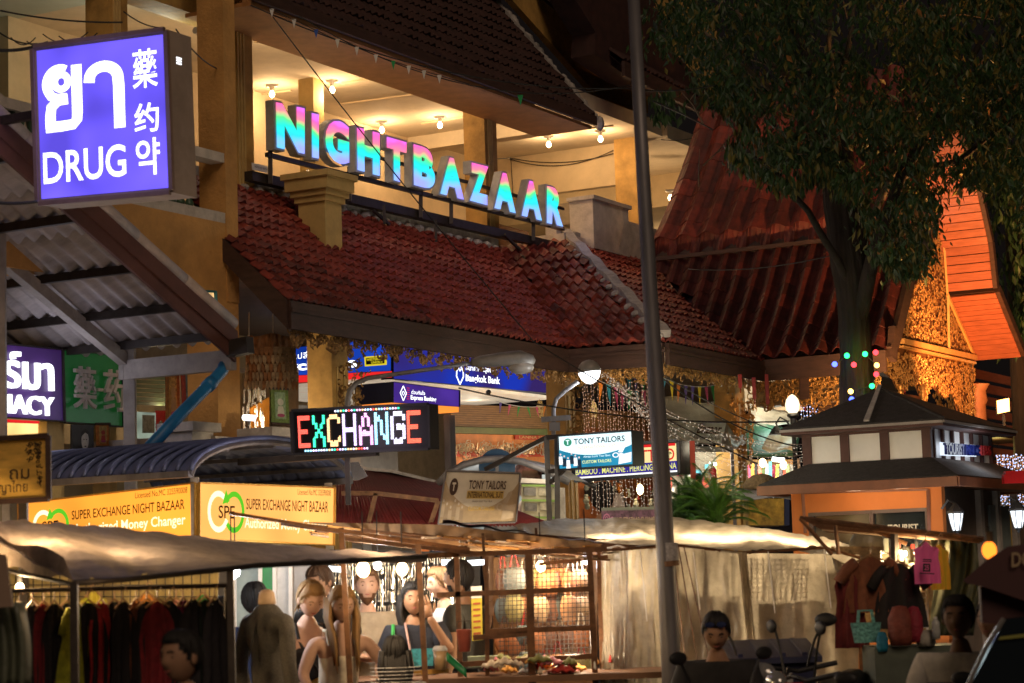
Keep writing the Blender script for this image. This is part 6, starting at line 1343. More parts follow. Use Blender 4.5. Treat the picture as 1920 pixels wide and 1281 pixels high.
for k, (x, y, c_) in enumerate(((1588, 667, 'green'), (1622, 664, 'green'), (1642, 661, 'red'), (1565, 683, 'blue'), (1601, 684, 'red'), (1644, 685, 'amber'), (1643, 702, 'red'), (1635, 724, 'green'), (1595, 734, 'amber'), (1597, 749, 'blue'))):
    q = P(x, y, TD - .28); cc = {'green': (.02, 1, .15), 'red': (1, .03, .04), 'blue': (.06, .10, 1), 'amber': (1, .62, .12)}[c_]
    b = MB(); b.ball(q, .031, 10, 8); o = b.build('coloured_bulb', emit('bulb_' + c_, cc, 5), smooth=True)
    tag(o, 'glowing %s bulb %s on the tree trunk' % (c_, ('upper left', 'top', 'upper right', 'far left', 'in the middle', 'right edge', 'below the right amber one', 'low right', 'low left', 'lowest')[k]), 'light bulb', 'coloured bulbs round the tree trunk')
    lamp('bulb_light', q + Vector((0, -.09, 0)), .6, cc, .03)
b = MB(); b.tube([P(x, y, TD - .25) for x, y in ((1565, 683), (1588, 667), (1601, 684), (1622, 664), (1644, 685), (1643, 702), (1635, 724), (1595, 734), (1597, 749))], .006, 4); tag(b.build('bulb_cord', M_wire), 'dark cord joining the coloured bulbs round the trunk', 'cable')
t2 = thing('background_tree', 'dim tree behind the gabled roof at the right edge of the view', 'tree', Vector((P(1905, 600, 32).x, 32, 0)))
b = MB(); b.tube([Vector((P(1905, 600, 32).x, 32, 0)), P(1905, 500, 32), P(1895, 300, 32)], [.2, .15, .1], 10); b.build('trunk', M_bark, t2)
lf = MB()
for k in range(260):
    x = random.uniform(1850, 1990); y = random.uniform(150, 640)
    if x < 1868 + max(0, y - 330) * .16: continue
    c0 = P(x, y, 31 + random.uniform(-1, 1))
    for _ in range(18): leaf(lf, c0 + Vector((random.gauss(0, .2), random.gauss(0, .2), random.gauss(0, .16))), random.uniform(.1, .2), Vector((random.uniform(-.6, .6), random.uniform(-.5, .5), -1)).normalized())
lf.build('crown', M_leafA, t2, kind='stuff')
spotlamp('floodlight_spill', P(1893, 765, 25.6), P(1730, 140, 23.8), 1700, (1, .42, .12), .9, .9, .1)
M_palm = mat('palm_green', (.05, .12, .012), .5, var=.5, scale=6)
def palm(label, px, py, d, n, L, m_, stiff=.5):
    t = thing('fern_palm', label, 'plant', Vector((P(px, py, d).x, d, 0)), group='feathery palms in front of the arcade'); c0 = P(px, py, d)
    b = MB(); b.tube([Vector((c0.x, d, .12)), c0], .03, 8); b.build('stem', M_bark, t)
    for k in range(n):
        an = random.uniform(0, 6.283); el = random.uniform(.45, 1.35); l = L * random.uniform(.7, 1.1); pts = []; dr = Vector((math.cos(an) * math.cos(el), math.sin(an) * math.cos(el), math.sin(el))); p = c0 + Z * random.uniform(-.25, .1)
        for s in range(12): pts.append(p.copy()); p = p + dr * l / 12; dr = (dr - Z * .12).normalized()
        b = MB(); b.tube(pts, .005, 4)
        for s in range(2, 12):
            ax = (pts[s] - pts[s - 1]).normalized(); sd = ax.cross(Z).normalized()
            for sg in (-1, 1):
                for q_ in (0, .25, .5, .75):
                    o = pts[s] - ax * q_ * l / 12; tip = o + sd * sg * .12 * (1 - s / 16) + ax * .05 - Z * .03
                    b.add([o, o + ax * .009, tip], [(0, 1, 2)])
        b.build('frond', m_, t)
palm('tall thin-leaved palm just right of the lamp post', 1300, 950, 21.5, 34, .62, mat('palm_dark', (.03, .08, .015), .5, var=.5))
palm('bright feathery palm at the foot of the third yellow column', 1345, 965, 21.2, 56, .58, M_palm)
palm('low fern palm between the lamp post and the bright palm', 1275, 975, 21.3, 26, .45, mat('palm_dark'))
lamp('palm_light', P(1330, 900, 20.4), 5, (.95, 1, .6), .1)
ct = thing('covered_cart', 'cart with a sagging silver sheet, wicker dome and mottled yellow tarpaulin beside the police booth', 'cart', Vector((P(1425, 980, 21.6).x, 21.6, 0)))
q = P(1428, 918, 22.0); b = MB(); b.lathe(q, [(.20, 0), (.19, .05), (.15, .11), (.08, .15), (.01, .165)], 18); b.build('wicker_dome', mat('wicker', (.20, .14, .07), .8, var=.6, scale=40, bump=.8), ct, smooth=True)
b = MB(); b.grid(lambda u, v: P(1383 + 105 * u - 4 * v, 915 + 20 * v + 3 * math.sin(u * 7), 21.9 - .5 * v), 14, 3); solid(b.build('silver_sheet', mat('silver_tarp', (.30, .30, .33), .4, var=.4), ct, smooth=True), .006)
b = MB(); b.slab([P(1404, 985, 21.5), P(1470, 985, 21.5), P(1470, 935, 21.5), P(1404, 935, 21.5)], (0, .5, 0)); b.build('yellow_tarpaulin', mat('mottled_yellow_tarp', (.45, .28, .04), .7, var=.85, scale=9), ct)
b = MB(); b.slab([P(1471, 985, 21.5), P(1480, 985, 21.5), P(1480, 935, 21.5), P(1471, 935, 21.5)], (0, .4, 0)); b.build('blue_cloth', mat('navy_cloth', (.02, .03, .10), .8), ct)
b = MB(); q = P(1420, 985, 21.3); b.box(Vector((P(1425, 985, 21.6).x, 21.7, .62)), .6, .6, 1.0); b.build('cart_body', M_steel, ct)
t = thing('fire_extinguisher', 'small red fire extinguisher hanging on the third yellow column', 'fire extinguisher', P(1337, 912, 23.2)); q = P(1337, 912, 23.2)
b = MB(); b.lathe(q, [(.04, 0), (.045, .02), (.045, .18), (.02, .22)], 10); b.build('cylinder', mat('red_enamel', (.5, .02, .015), .3), t, smooth=True); b = MB(); b.box(q + Z * .24, .03, .03, .05); b.build('valve', M_black, t)
b = MB(); b.slab([P(1320, 905, 23.8), P(1336, 905, 23.8), P(1336, 880, 23.8), P(1320, 880, 23.8)], (0, .02, 0)); tag(b.build('yellow_board', mat('yellow_sheet', (.6, .42, .02), .6)), 'plain yellow board beside the fire extinguisher', 'board')
random.seed(21)
def skin_geo(pts, edges, radii, root=0, sub=2):
    me = bpy.data.meshes.new('body'); me.from_pydata([tuple(p) for p in pts], edges, []); ob = bpy.data.objects.new('body', me); COL.objects.link(ob)
    sk = ob.modifiers.new('s', 'SKIN'); sk.use_smooth_shade = True; ss = ob.modifiers.new('u', 'SUBSURF'); ss.levels = sub
    for i, r in enumerate(radii):
        v = me.skin_vertices[0].data[i]; v.radius = r if isinstance(r, tuple) else (r, r); v.use_root = (i == root)
    bpy.context.view_layer.update(); dg_ = bpy.context.evaluated_depsgraph_get(); m2 = bpy.data.meshes.new_from_object(ob.evaluated_get(dg_))
    vs = [v.co.copy() for v in m2.vertices]; fs = [tuple(p.vertices) for p in m2.polygons]
    bpy.data.objects.remove(ob); bpy.data.meshes.remove(me); bpy.data.meshes.remove(m2); return vs, fs
def headshape(th, ph):   # th: 0 front (-y) round to back; ph: -90 chin .. 90 crown; returns a local point
    x = math.sin(th) * math.cos(ph); y = -math.cos(th) * math.cos(ph); z = math.sin(ph)
    sq = lambda q_: math.copysign(abs(q_) ** .86, q_); X, Y, Z_ = .079 * sq(x), .097 * sq(y), .113 * z
    front = max(0, math.cos(th)) * math.cos(ph)
    if z < 0: X *= 1 - .30 * (-z) ** 1.3; Y *= 1 - .12 * (-z) + (.0 if y < 0 else -.18 * -z)
    if z > .3 and y > 0: Y *= 1.03
    a = abs(th) if abs(th) < math.pi else 2 * math.pi - abs(th)
    d = R(ph) if False else ph
    nose = math.exp(-(a / .17) ** 2) * math.exp(-((math.degrees(ph) + 12) / 11) ** 2) * .022 + math.exp(-(a / .12) ** 2) * math.exp(-((math.degrees(ph) + 0) / 12) ** 2) * .010
    eye = math.exp(-((a - .36) / .16) ** 2) * math.exp(-((math.degrees(ph) - 2) / 8) ** 2) * -.010
    brow = math.exp(-(a / .6) ** 2) * math.exp(-((math.degrees(ph) - 14) / 7) ** 2) * .005
    lips = math.exp(-(a / .25) ** 2) * (math.exp(-((math.degrees(ph) + 34) / 5) ** 2) * .005 - math.exp(-((math.degrees(ph) + 29) / 3) ** 2) * .002)
    chin = math.exp(-(a / .35) ** 2) * math.exp(-((math.degrees(ph) + 55) / 10) ** 2) * .008
    k = nose + eye + brow + lips + chin
    return Vector((X + x * k, Y + y * k, Z_ + z * k * .4))
def hand_geo(mb, w, d, up, s=1.0, curl=.6):
    """palm and five bent fingers: w wrist, d direction of the hand, up = back of the hand"""
    d = d.normalized(); side = d.cross(up).normalized(); up = side.cross(d).normalized()
    mb.hexa([w - side * .028 * s - up * .012 * s, w + side * .028 * s - up * .012 * s, w + side * .028 * s + up * .012 * s, w - side * .028 * s + up * .012 * s,
             w + d * .085 * s - side * .040 * s - up * .011 * s, w + d * .085 * s + side * .040 * s - up * .011 * s, w + d * .085 * s + side * .040 * s + up * .011 * s, w + d * .085 * s - side * .040 * s + up * .011 * s])
    for k, (o, L) in enumerate(((-.031, .062), (-.011, .074), (.010, .080), (.030, .072))):
        p = w + d * .078 * s + side * o * s; pts = [p]; dr = d
        for seg in range(3): dr = (dr - up * curl * (.35 + .25 * seg)).normalized(); pts.append(pts[-1] + dr * L * s / 2.6)
        mb.tube(pts, [.0095 * s, .009 * s, .008 * s, .006 * s], 6)
    p = w + d * .025 * s + side * .030 * s; mb.tube([p, p + (d * .6 + side * .8 - up * .2).normalized() * .035 * s, p + (d * 1.2 + side * .8 - up * .5).normalized() * .068 * s], [.012 * s, .011 * s, .008 * s], 6)
SKIN = {'fair': (.56, .34, .24), 'tan': (.36, .20, .12), 'brown': (.22, .12, .07)}
def person(label, loc, rz, H=1.68, skin='fair', hair='short', hcol=('brown_hair', (.06, .03, .015)), top='tee', tcol=('beige_tee', (.42, .34, .24)), bottom=('dark_trousers', (.03, .03, .04)),
           arms=None, lean=0.0, tilt=0.0, turn=0.0, sit=False, beard=None, fem=False, group=None, stripes=None, drop=0.0, legs=True):
    t = thing('person', label, 'person', loc, rz, group); s = H / 1.70
    msk = mat('skin_' + skin, SKIN[skin], .62, var=.12, scale=12, spec=.35); sh = .168 if fem else .20
    zd = -.46 if sit else 0.0; zd -= drop
    L = lambda x, y, z: Vector((x, y - lean * max(0, z - .95), z + zd)) * s
    J = {'pel': L(0, 0, .95), 'wai': L(0, 0, 1.08), 'che': L(0, 0, 1.26), 'nb': L(0, .01, 1.41), 'nt': L(0, -.01, 1.49)}
    A = arms or {}
    for sd, nm in ((-1, 'r'), (1, 'l')):
        J['sh' + nm] = L(sd * sh, .01, 1.35)
        e, w = A.get(nm, ((sd * (sh + .05), .03, 1.12), (sd * (sh + .06), -.05, .88)))
        J['el' + nm] = L(*e); J['wr' + nm] = L(*w)
        J['hp' + nm] = L(sd * .09, 0, .90)
        if sit: J['kn' + nm] = L(sd * .14, -.42, .92); J['an' + nm] = L(sd * .14, -.42, .50); J['to' + nm] = L(sd * .14, -.56, .48)
        else: J['kn' + nm] = L(sd * .10, -.02, .50); J['an' + nm] = L(sd * .10, .02, .09); J['to' + nm] = L(sd * .11, -.12, .04)
    names = ['pel', 'wai', 'che', 'nb', 'nt']; rad = {'pel': (.145, .105), 'wai': (.118 if fem else .135, .095), 'che': (.135 if fem else .16, .105), 'nb': (.065, .06), 'nt': (.052, .055)}
    for nm in 'rl':
        names += ['sh' + nm, 'el' + nm, 'wr' + nm, 'hp' + nm, 'kn' + nm, 'an' + nm, 'to' + nm]
        rad.update({'sh' + nm: .055, 'el' + nm: .038, 'wr' + nm: .026, 'hp' + nm: .085, 'kn' + nm: .055, 'an' + nm: .038, 'to' + nm: .032})
    idx = {n: i for i, n in enumerate(names)}; E = [('pel', 'wai'), ('wai', 'che'), ('che', 'nb'), ('nb', 'nt')]
    for nm in 'rl': E += [('che', 'sh' + nm), ('sh' + nm, 'el' + nm), ('el' + nm, 'wr' + nm), ('pel', 'hp' + nm), ('hp' + nm, 'kn' + nm), ('kn' + nm, 'an' + nm), ('an' + nm, 'to' + nm)]
    sc_ = lambda r, k=1.0, a=0.0: tuple((x * k + a) * s for x in r) if isinstance(r, tuple) else (r * k + a) * s
    dk = (lambda n: .84 if (top != 'tank' and n in ('che', 'nb', 'shl', 'shr', 'wai')) else 1.0)
    vs, fs = skin_geo([J[n] for n in names], [(idx[a], idx[b_]) for a, b_ in E], [sc_(rad[n], dk(n)) for n in names])
    b = MB(); b.add(vs, fs)
    HC_ = J['nt'] + Vector((0, -.018 - .05 * math.sin(tilt), .094 * math.cos(tilt))) * s; HM = Matrix.Rotation(turn, 3, 'Z') @ Matrix.Rotation(tilt, 3, 'X')
    hp = lambda th, ph, k=1.0, off=Vector((0, 0, 0)): HC_ + HM @ ((headshape(th, ph) * k * .94 + off) * s)
    NT, NP = 30, 22; base = len(b.v)
    for j in range(NP + 1):
        for i in range(NT): b.v.append(hp(-math.pi + 2 * math.pi * i / NT, -math.pi / 2 + math.pi * j / NP))
    for j in range(NP):
        for i in range(NT): b.f.append((base + j * NT + i, base + j * NT + (i + 1) % NT, base + (j + 1) * NT + (i + 1) % NT, base + (j + 1) * NT + i))
    for sd in (-1, 1):
        c_ = HC_ + HM @ (Vector((sd * .076, .008, -.005)) * s); b.ball(c_, .022 * s, 8, 6, (.5, .8, 1.3))
    for nm in 'rl':
        d = J['wr' + nm] - J['el' + nm]; hand_geo(b, J['wr' + nm] - d.normalized() * .01, A.get('h' + nm, d) if not isinstance(A.get('h' + nm), tuple) else Vector(A['h' + nm]), A.get('u' + nm, Vector((0, -.3, 1)) if abs(d.normalized().z) < .7 else Vector((0, -1, 0))), s)
    b.build('body', msk, t, smooth=True, local=True)
    for sd in (-1, 1):
        f = MB(); f.ball(hp(sd * .36, R(2), .995), .0095 * s, 8, 6, (1.2, .5, .5)); f.build('eye', mat('dark_eye', (.02, .015, .01), .2, var=0), t, local=True); f = MB(); f.tube([hp(sd * .18, R(13), 1.04), hp(sd * .36, R(16), 1.04), hp(sd * .55, R(13), 1.03)], .0035 * s, 4); f.build('eyebrow', mat(*hcol), t, local=True)
    f = MB(); f.tube([hp(-.24, R(-31), 1.02), hp(0, R(-32), 1.035), hp(.24, R(-31), 1.02)], [.002 * s, .0055 * s, .002 * s], 6); f.build('lips', mat('lips', (.34, .10, .08), .5, var=0), t, local=True)
    mh = mat(hcol[0], hcol[1], .75, var=.5, scale=60, stretch=(1, 1, .2), bump=.5)
    h = MB(); base = len(h.v); g_ = {}
    for j in range(20):
        for i in range(30):
            th = -math.pi + 2 * math.pi * i / 30; ph = R(-62 + 152 * j / 19); a = abs(th)
            hl = 34 if hair == 'short' else 28; line = hl if a < .75 else (hl - (a - .75) / .7 * 42 if a < 1.45 else (-12 - (a - 1.45) * 40 if hair != 'short' else -10 - (a - 1.45) * 26))
            k = (1.09 if fem else 1.055) + (.06 if fem else .035) * math.sin(max(0, ph)) + .03 * noise.noise(Vector((i * .9, j * .8, H * 9)))
            h.v.append(hp(th, ph, k)); g_[(i, j)] = math.degrees(ph) >= line
    for j in range(19):
        for i in range(30):
            i2 = (i + 1) % 30
            if g_[(i, j)] or g_[(i2, j)]: h.f.append((base + j * 30 + i, base + j * 30 + i2, base + (j + 1) * 30 + i2, base + (j + 1) * 30 + i))
    for q_ in range(70):
        th = random.uniform(-math.pi, math.pi); a = abs(th); lo_ = 36 if a < .8 else (36 - (a - .8) / .7 * 40 if a < 1.5 else (-14 - (a - 1.5) * 26)); pts_ = []
        for w_ in range(7): ph_ = 84 + (lo_ - 84) * w_ / 6; pts_.append(hp(th + .25 * math.sin(q_) * (1 - w_ / 6) + random.uniform(-.03, .03), R(ph_), (1.115 if fem else 1.075) + (.06 if fem else .035) * math.sin(max(0, R(ph_))) + random.uniform(0, .03)))
        h.tube(pts_, [.004 * s, .008 * s, .009 * s, .009 * s, .008 * s, .006 * s, .002 * s], 4)
    if hair == 'bun': h.ball(HC_ + HM @ (Vector((0, .115, .02)) * s), .045 * s, 10, 8)
    if hair in ('bun',):
        for _ in range(7): a = HC_ + HM @ (Vector((random.uniform(-.04, .04), .11, 0)) * s); h.tube([a, a + Vector((random.uniform(-.02, .02), .03, -.06)) * s, a + Vector((random.uniform(-.03, .03), .02, -.12)) * s], [.012 * s, .012 * s, .003 * s], 5)
    if hair in ('long', 'pony'):
        for sd in (-1, 1):
            for q_ in range(7):
                a = HC_ + HM @ (Vector((sd * (.080 + .006 * (q_ % 3)), -.005 + q_ * .014, .03)) * s); m1 = a + Vector((sd * .012, -.02 * (hair == 'long'), -.12)) * s; m2 = a + Vector((sd * -.01, -.05 * (hair == 'long') - lean * .1, -.24)) * s
                e_ = a + Vector((sd * -.015 + random.uniform(-.015, .015), -.06 * (hair == 'long') - lean * .2, -(.42 if hair == 'long' else .28) - random.uniform(0, .05))) * s; h.tube([a, m1, m2, e_], [.014 * s, .018 * s, .016 * s, .004 * s], 5)
        for q_ in range(9):
            a = HC_ + HM @ (Vector((-.06 + q_ * .015, .085, .0)) * s); h.tube([a, a + Vector((0, .02, -.16)) * s, a + Vector((random.uniform(-.02, .02), .03, -.34)) * s], [.018 * s, .018 * s, .005 * s], 5)
    h.build('hair', mh, t, smooth=True, local=True)
    if beard:
        h = MB(); base = len(h.v)
        for j in range(10):
            for i in range(17):
                th = -1.25 + 2.5 * i / 16; ph = R(-88 + 62 * j / 9); a = abs(th); k = 1.07 + .06 * (1 - j / 9) * math.exp(-(a / .7) ** 2); h.v.append(hp(th, ph, k, Vector((0, 0, -.018 * (1 - j / 9)))))
        for j in range(9):
            for i in range(16):
                if j >= 7 and 5 <= i <= 10: continue
                h.f.append((base + j * 17 + i, base + j * 17 + i + 1, base + (j + 1) * 17 + i + 1, base + (j + 1) * 17 + i))
        h.build('beard', mat(*beard), t, smooth=True, local=True)
    mt = mat(tcol[0], tcol[1], .85, var=.25, scale=14, bump=.35, bscale=18)
    tn = ['pel', 'wai', 'che', 'nb']; te = [('pel', 'wai'), ('wai', 'che'), ('che', 'nb')]; tj = dict(J); tr = {'pel': sc_(rad['pel'], 1.06, .012), 'wai': sc_(rad['wai'], 1.08, .014), 'che': sc_(rad['che'], 1.05, .012), 'nb': sc_((.094, .084))}
    tj['pel'] = J['pel'] - Vector((0, 0, .03)) * s; tj['nb'] = J['nb'] - Vector((0, 0, .012 if top != 'tank' else .10)) * s
    if top == 'tank': tr['nb'] = sc_((.115, .085))
    for nm in 'rl':
        if top == 'tank': continue
        tn += ['sh' + nm]; te += [('che', 'sh' + nm)]; tr['sh' + nm] = sc_(.078)
        k = .62 if top == 'tee' else 1.0
        tj['sl' + nm] = J['sh' + nm].lerp(J['el' + nm], k); tn += ['sl' + nm]; te += [('sh' + nm, 'sl' + nm)]; tr['sl' + nm] = sc_(.060 if top == 'tee' else .052)
        if top == 'long': tj['cu' + nm] = J['el' + nm].lerp(J['wr' + nm], .92); tn += ['cu' + nm]; te += [('sl' + nm, 'cu' + nm)]; tr['cu' + nm] = sc_(.040)
    ix = {n: i for i, n in enumerate(tn)}; vs, fs = skin_geo([tj[n] for n in tn], [(ix[a], ix[b_]) for a, b_ in te], [tr[n] for n in tn], 1)
    if stripes: pass
    b = MB(); b.add(vs, fs); so = b.build('shirt' if top != 'tank' else 'tank_top', mt, t, smooth=True, local=True)
    if top == 'tank':
        for sd in (-1, 1): b = MB(); b.tube([J['che'] + Vector((sd * .085, -.085, .07)) * s, L(sd * .10, -.05, 1.41) + Vector((0, 0, .012)) * s, L(sd * .10, .045, 1.41) + Vector((0, 0, .012)) * s, J['che'] + Vector((sd * .085, .075, .07)) * s], .012 * s, 5); b.build('shoulder_strap', mt, t, local=True)
    bn = ['pel']; be = []; brd = {'pel': sc_(rad['pel'], 1.03, .008)}
    for nm in 'rl':
        for a, b_, r_ in (('pel', 'hp', .098), ('hp', 'kn', .072), ('kn', 'an', .056)):
            bn.append(b_ + nm); be.append((a if a == 'pel' else a + nm, b_ + nm)); brd[b_ + nm] = sc_(r_)
    ix = {n: i for i, n in enumerate(bn)}; vs, fs = skin_geo([J[n] for n in bn], [(ix[a], ix[b_]) for a, b_ in be], [brd[n] for n in bn], 0, 1)
    b = MB(); b.add(vs, fs); b.build('trousers', mat(bottom[0], bottom[1], .85, var=.25), t, smooth=True, local=True)
    b = MB()
    for nm in 'rl': b.tube([J['an' + nm] + Vector((0, .05, -.045)) * s, J['to' + nm]], [.048 * s, .042 * s], 8)
    b.build('shoes', M_black, t, local=True)
    t['J'] = 0; return t, J, HC_, HM, s
def at(px, hy, d, H, sit=False, drop=0.0):    # ground point so that the crown of the head shows at pixel hy: returns loc, H that fits
    p = P(px, hy, d); top = p.z; h = (top + (0)) ; return (p.x, p.y, 0), top
def pers(label, px, ytop, d, rz, sit=0, **k):
    top = P(px, ytop, d).z; H = k.pop('H', None)
    if not sit and H is None: H = top
    ground = top - (H if not sit else (H * (1.69 - .46) / 1.70))
    p = P(px, ytop, d); return person(label, (p.x, d, ground), rz, H=H, sit=bool(sit), **k)
BLK = ('black_hair', (.012, .010, .009)); BRN = ('brown_hair', (.07, .035, .016)); BLD = ('blonde_hair', (.26, .14, .045)); DBL = ('dark_blonde_hair', (.16, .085, .035))
def platform(): pass
pers('man with black hair in a navy shirt seen from behind beside the tailor dummy', 472, 1092, 14.6, R(150), skin='tan', hcol=BLK, tcol=('navy_shirt', (.02, .03, .08)), turn=.3)
t, J, HC_, HM, s_ = pers('woman with hair in a bun looking down, black top and yellow bag strap', 567, 1088, 14.0, R(28), fem=True, hair='bun', hcol=BLD, top='tank', tcol=('black_top', (.02, .02, .022)), tilt=.45, lean=.15, arms={'r': ((-.22, -.10, 1.12), (-.12, -.28, 1.02)), 'l': ((.22, -.10, 1.12), (.10, -.30, 1.0))})
b = MB(); b.grid(lambda u, v: Vector((-.02 + .26 * u + .04 * v, -.14 - .05 * math.sin(u * 3.1), 1.08 - .34 * v + .03 * math.sin(u * 6))), 8, 8); solid(b.build('yellow_bag', mat('woven_yellow_bag', (.50, .30, .05), .8, var=.5, scale=30, bump=.6), t, smooth=True, local=True), .05)
b = MB(); b.tube([Vector((-.13, -.09, 1.42)), Vector((0, -.16, 1.2)), Vector((.12, -.15, 1.06))], .01, 5); b.build('bag_strap', M_black, t, local=True)
b = MB(); b.tube([Vector((-.07, -.09, 1.40)), Vector((0, -.135, 1.24)), Vector((.07, -.09, 1.40))], .004, 5); b.build('necklace', mat('silver_trinket'), t, local=True)
pers('man behind the two blonde women, dark face bent over', 607, 1058, 15.4, R(-35), skin='tan', hcol=BRN, tcol=('black_tee', (.02, .02, .02)), tilt=.3)
t, J, *_ = pers('young woman with long blonde hair in a cream tank top leaning over the goods', 628, 1100, 13.8, R(18), fem=True, hair='long', hcol=BLD, top='tank', tcol=('cream_tank', (.80, .72, .56)), tilt=.25, lean=.28, arms={'r': ((-.25, -.06, 1.15), (-.20, -.22, .98)), 'l': ((.33, .02, 1.16), (.22, -.22, .97))}, bottom=('pale_shorts', (.3, .3, .32)))
b = MB()
for k in range(16): a = Vector((-.15 + .02 * k, -.115, .93)); b.tube([a, a + Vector((random.uniform(-.01, .01), -.01, -.06))], .004, 4)
b.build('fringe_hem', mat('cream_tank'), t, local=True)
t, J, *_ = pers('bearded man with a cap of short hair and crossed arms in a beige T-shirt', 687, 1066, 15.4, R(6), hcol=('light_brown_hair', (.16, .08, .035)), beard=('brown_beard', (.13, .055, .02), .8), tcol=('beige_tee', (.40, .32, .22)), arms={'r': ((-.27, -.06, 1.13), (.05, -.20, 1.10)), 'l': ((.27, -.06, 1.13), (-.03, -.23, 1.12)), 'hr': (.6, -.2, .05), 'hl': (-.6, -.2, .05)})
b = MB(); b.tube([Vector((-.10, -.137, 1.25)), Vector((-.13, -.14, 1.19)), Vector((-.09, -.14, 1.15))], .007, 5); b.build('shirt_print', M_black, t, local=True)
t, J, *_ = pers('dark-haired woman raising a hand to her face, navy T-shirt with a blue print and lanyard', 773, 1093, 15.0, R(10), fem=True, skin='tan', hair='pony', hcol=BLK, tcol=('dark_navy_tee', (.015, .018, .03)), arms={'l': ((.24, -.14, 1.22), (.08, -.20, 1.47)), 'hl': (-.25, .02, .9), 'r': ((-.25, 0, 1.1), (-.22, -.2, .95))})
q = [Vector((-.11, -.135, 1.24)), Vector((.12, -.135, 1.24)), Vector((.11, -.132, 1.12)), Vector((-.11, -.132, 1.12))]
b = MB(); b.slab(q, (0, -.01, 0)); b.build('blue_print', mat('turquoise_print', (.04, .30, .36), .7, var=.7, scale=40), t, local=True)
b = MB(); b.tube([Vector((-.07, -.09, 1.42)), Vector((-.04, -.15, 1.2)), Vector((-.01, -.15, .98))], .008, 5); b.slab([Vector((-.05, -.16, .96)), Vector((.03, -.16, .96)), Vector((.03, -.16, .84)), Vector((-.05, -.16, .84))], (0, -.005, 0)); b.build('lanyard', mat('pink_lanyard', (.55, .35, .32)), t, local=True)
b = MB(); b.tube([Vector((-.15, -.08, 1.41)), Vector((-.17, -.14, 1.2)), Vector((-.2, -.12, .98))], .013, 5); b.build('green_strap', mat('green_strap', (.03, .30, .06)), t, local=True)
pers('fair woman with tied-back hair in a white V-neck shirt facing left', 832, 1064, 16.4, R(-62), fem=True, hair='bun', hcol=DBL, tcol=('white_tee', (.72, .72, .76)), tilt=.1, arms={'r': ((-.22, -.05, 1.12), (-.10, -.28, 1.08)), 'l': ((.22, -.05, 1.12), (.08, -.30, 1.08))})
pers('dark-bearded man in a charcoal T-shirt turned away behind the middle stall post', 866, 1050, 15.6, R(-110), skin='tan', hcol=BLK, beard=('black_beard', (.015, .012, .01), .8), tcol=('charcoal_tee', (.045, .045, .04)))
t, J, *_ = pers('seated woman with a black ponytail seen from behind in a grey striped shirt', 740, 1198, 13.2, R(185), sit=1, H=1.6, fem=True, skin='tan', hair='pony', hcol=BLK, tcol=('grey_striped_shirt', (.34, .33, .33)))
b = MB()
for k in range(14):
    z = .70 + k * .022; b.tube([Vector((math.cos(a) * .155, math.sin(a) * .118 , z)) for a in [math.pi * (0 + i / 8) for i in range(9)]], .0022, 3)
b.build('shirt_stripes', M_white, t, local=True)
b = MB(); b.tube([Vector((.12, .09, .92)), Vector((0, .135, .8)), Vector((-.1, .13, .66))], .006, 4); b.build('strap', M_black, t, local=True)
pers('man at the bottom edge, head and face in deep shadow, nearest the street', 347, 1182, 8.6, R(-38), skin='tan', hcol=BLK, tcol=('dark_maroon_tee', (.05, .012, .015)), hair='short', H=1.55)
pers('man in a red and navy shirt half hidden behind the clothes rack', 402, 1120, 13.4, R(120), skin='tan', hcol=BLK, tcol=('red_shirt', (.42, .03, .03)))
t, J, HC_, HM, s_ = pers('seated man with sunglasses pushed up on his head, black shirt, looking down at his hands', 1342, 1147, 13.0, R(-6), sit=1, H=1.72, skin='tan', hcol=BLK, top='long', tcol=('black_shirt', (.018, .017, .018)), tilt=.42, lean=.25, arms={'r': ((-.27, -.12, 1.10), (-.06, -.32, 1.04)), 'l': ((.27, -.12, 1.10), (.06, -.34, 1.04)), 'hr': (.3, -.6, -.1), 'hl': (-.3, -.6, -.1)})
b = MB()
for sd in (-1, 1): b.ball(HC_ + HM @ Vector((sd * .034, -.085, .085)), .026, 10, 6, (1.1, .35, .7))
b.tube([HC_ + HM @ Vector((-.08, .02, .06)), HC_ + HM @ Vector((-.06, -.075, .088)), HC_ + HM @ Vector((.06, -.075, .088)), HC_ + HM @ Vector((.08, .02, .06))], .004, 4); b.build('sunglasses', mat('blue_mirror_lens', (.02, .03, .09), .12, spec=.9), t, local=True)
t, J, *_ = pers('man on a motorbike in a white shirt, shaded face, right of the market stalls', 1796, 1120, 11.4, R(-20), sit=1, H=1.74, skin='brown', hcol=BLK, tcol=('white_cotton_shirt', (.80, .74, .64)), arms={'r': ((-.26, -.12, 1.10), (-.30, -.38, .98)), 'l': ((.26, -.12, 1.10), (.28, -.38, .98))})
pers('pillion rider with glasses close behind the man in the white shirt', 1862, 1128, 11.9, R(-40), sit=1, H=1.66, skin='tan', hcol=BLK, tcol=('cream_shirt', (.58, .52, .42)))
pers('person with dark hair in a pale shirt seen from behind inside the bar', 1128, 905, 25.0, R(170), skin='tan', hcol=BLK, tcol=('pale_lilac_shirt', (.5, .45, .5)))
pers('second bar guest with white hair seen through the string lights', 1150, 925, 25.2, R(190), skin='fair', hcol=('white_hair', (.6, .52, .45)), tcol=('grey_shirt', (.3, .3, .32)))
t, J, *_ = pers('bald head with a pink patterned scarf inside the arched kiosk', 985, 868, 21.3, R(20), skin='tan', hcol=('pink_scarf_cloth', (.45, .20, .16)), tcol=('grey_shirt', (.3, .3, .32)), H=2.45 if False else None)
random.seed(5)
M_tarp = cloth_translucent('grey_tarpaulin', (.42, .34, .30), .45, .65, 1.9); M_tarp2 = cloth_translucent('cream_plastic_sheet', (.66, .55, .40), .62, .6, 1.7)
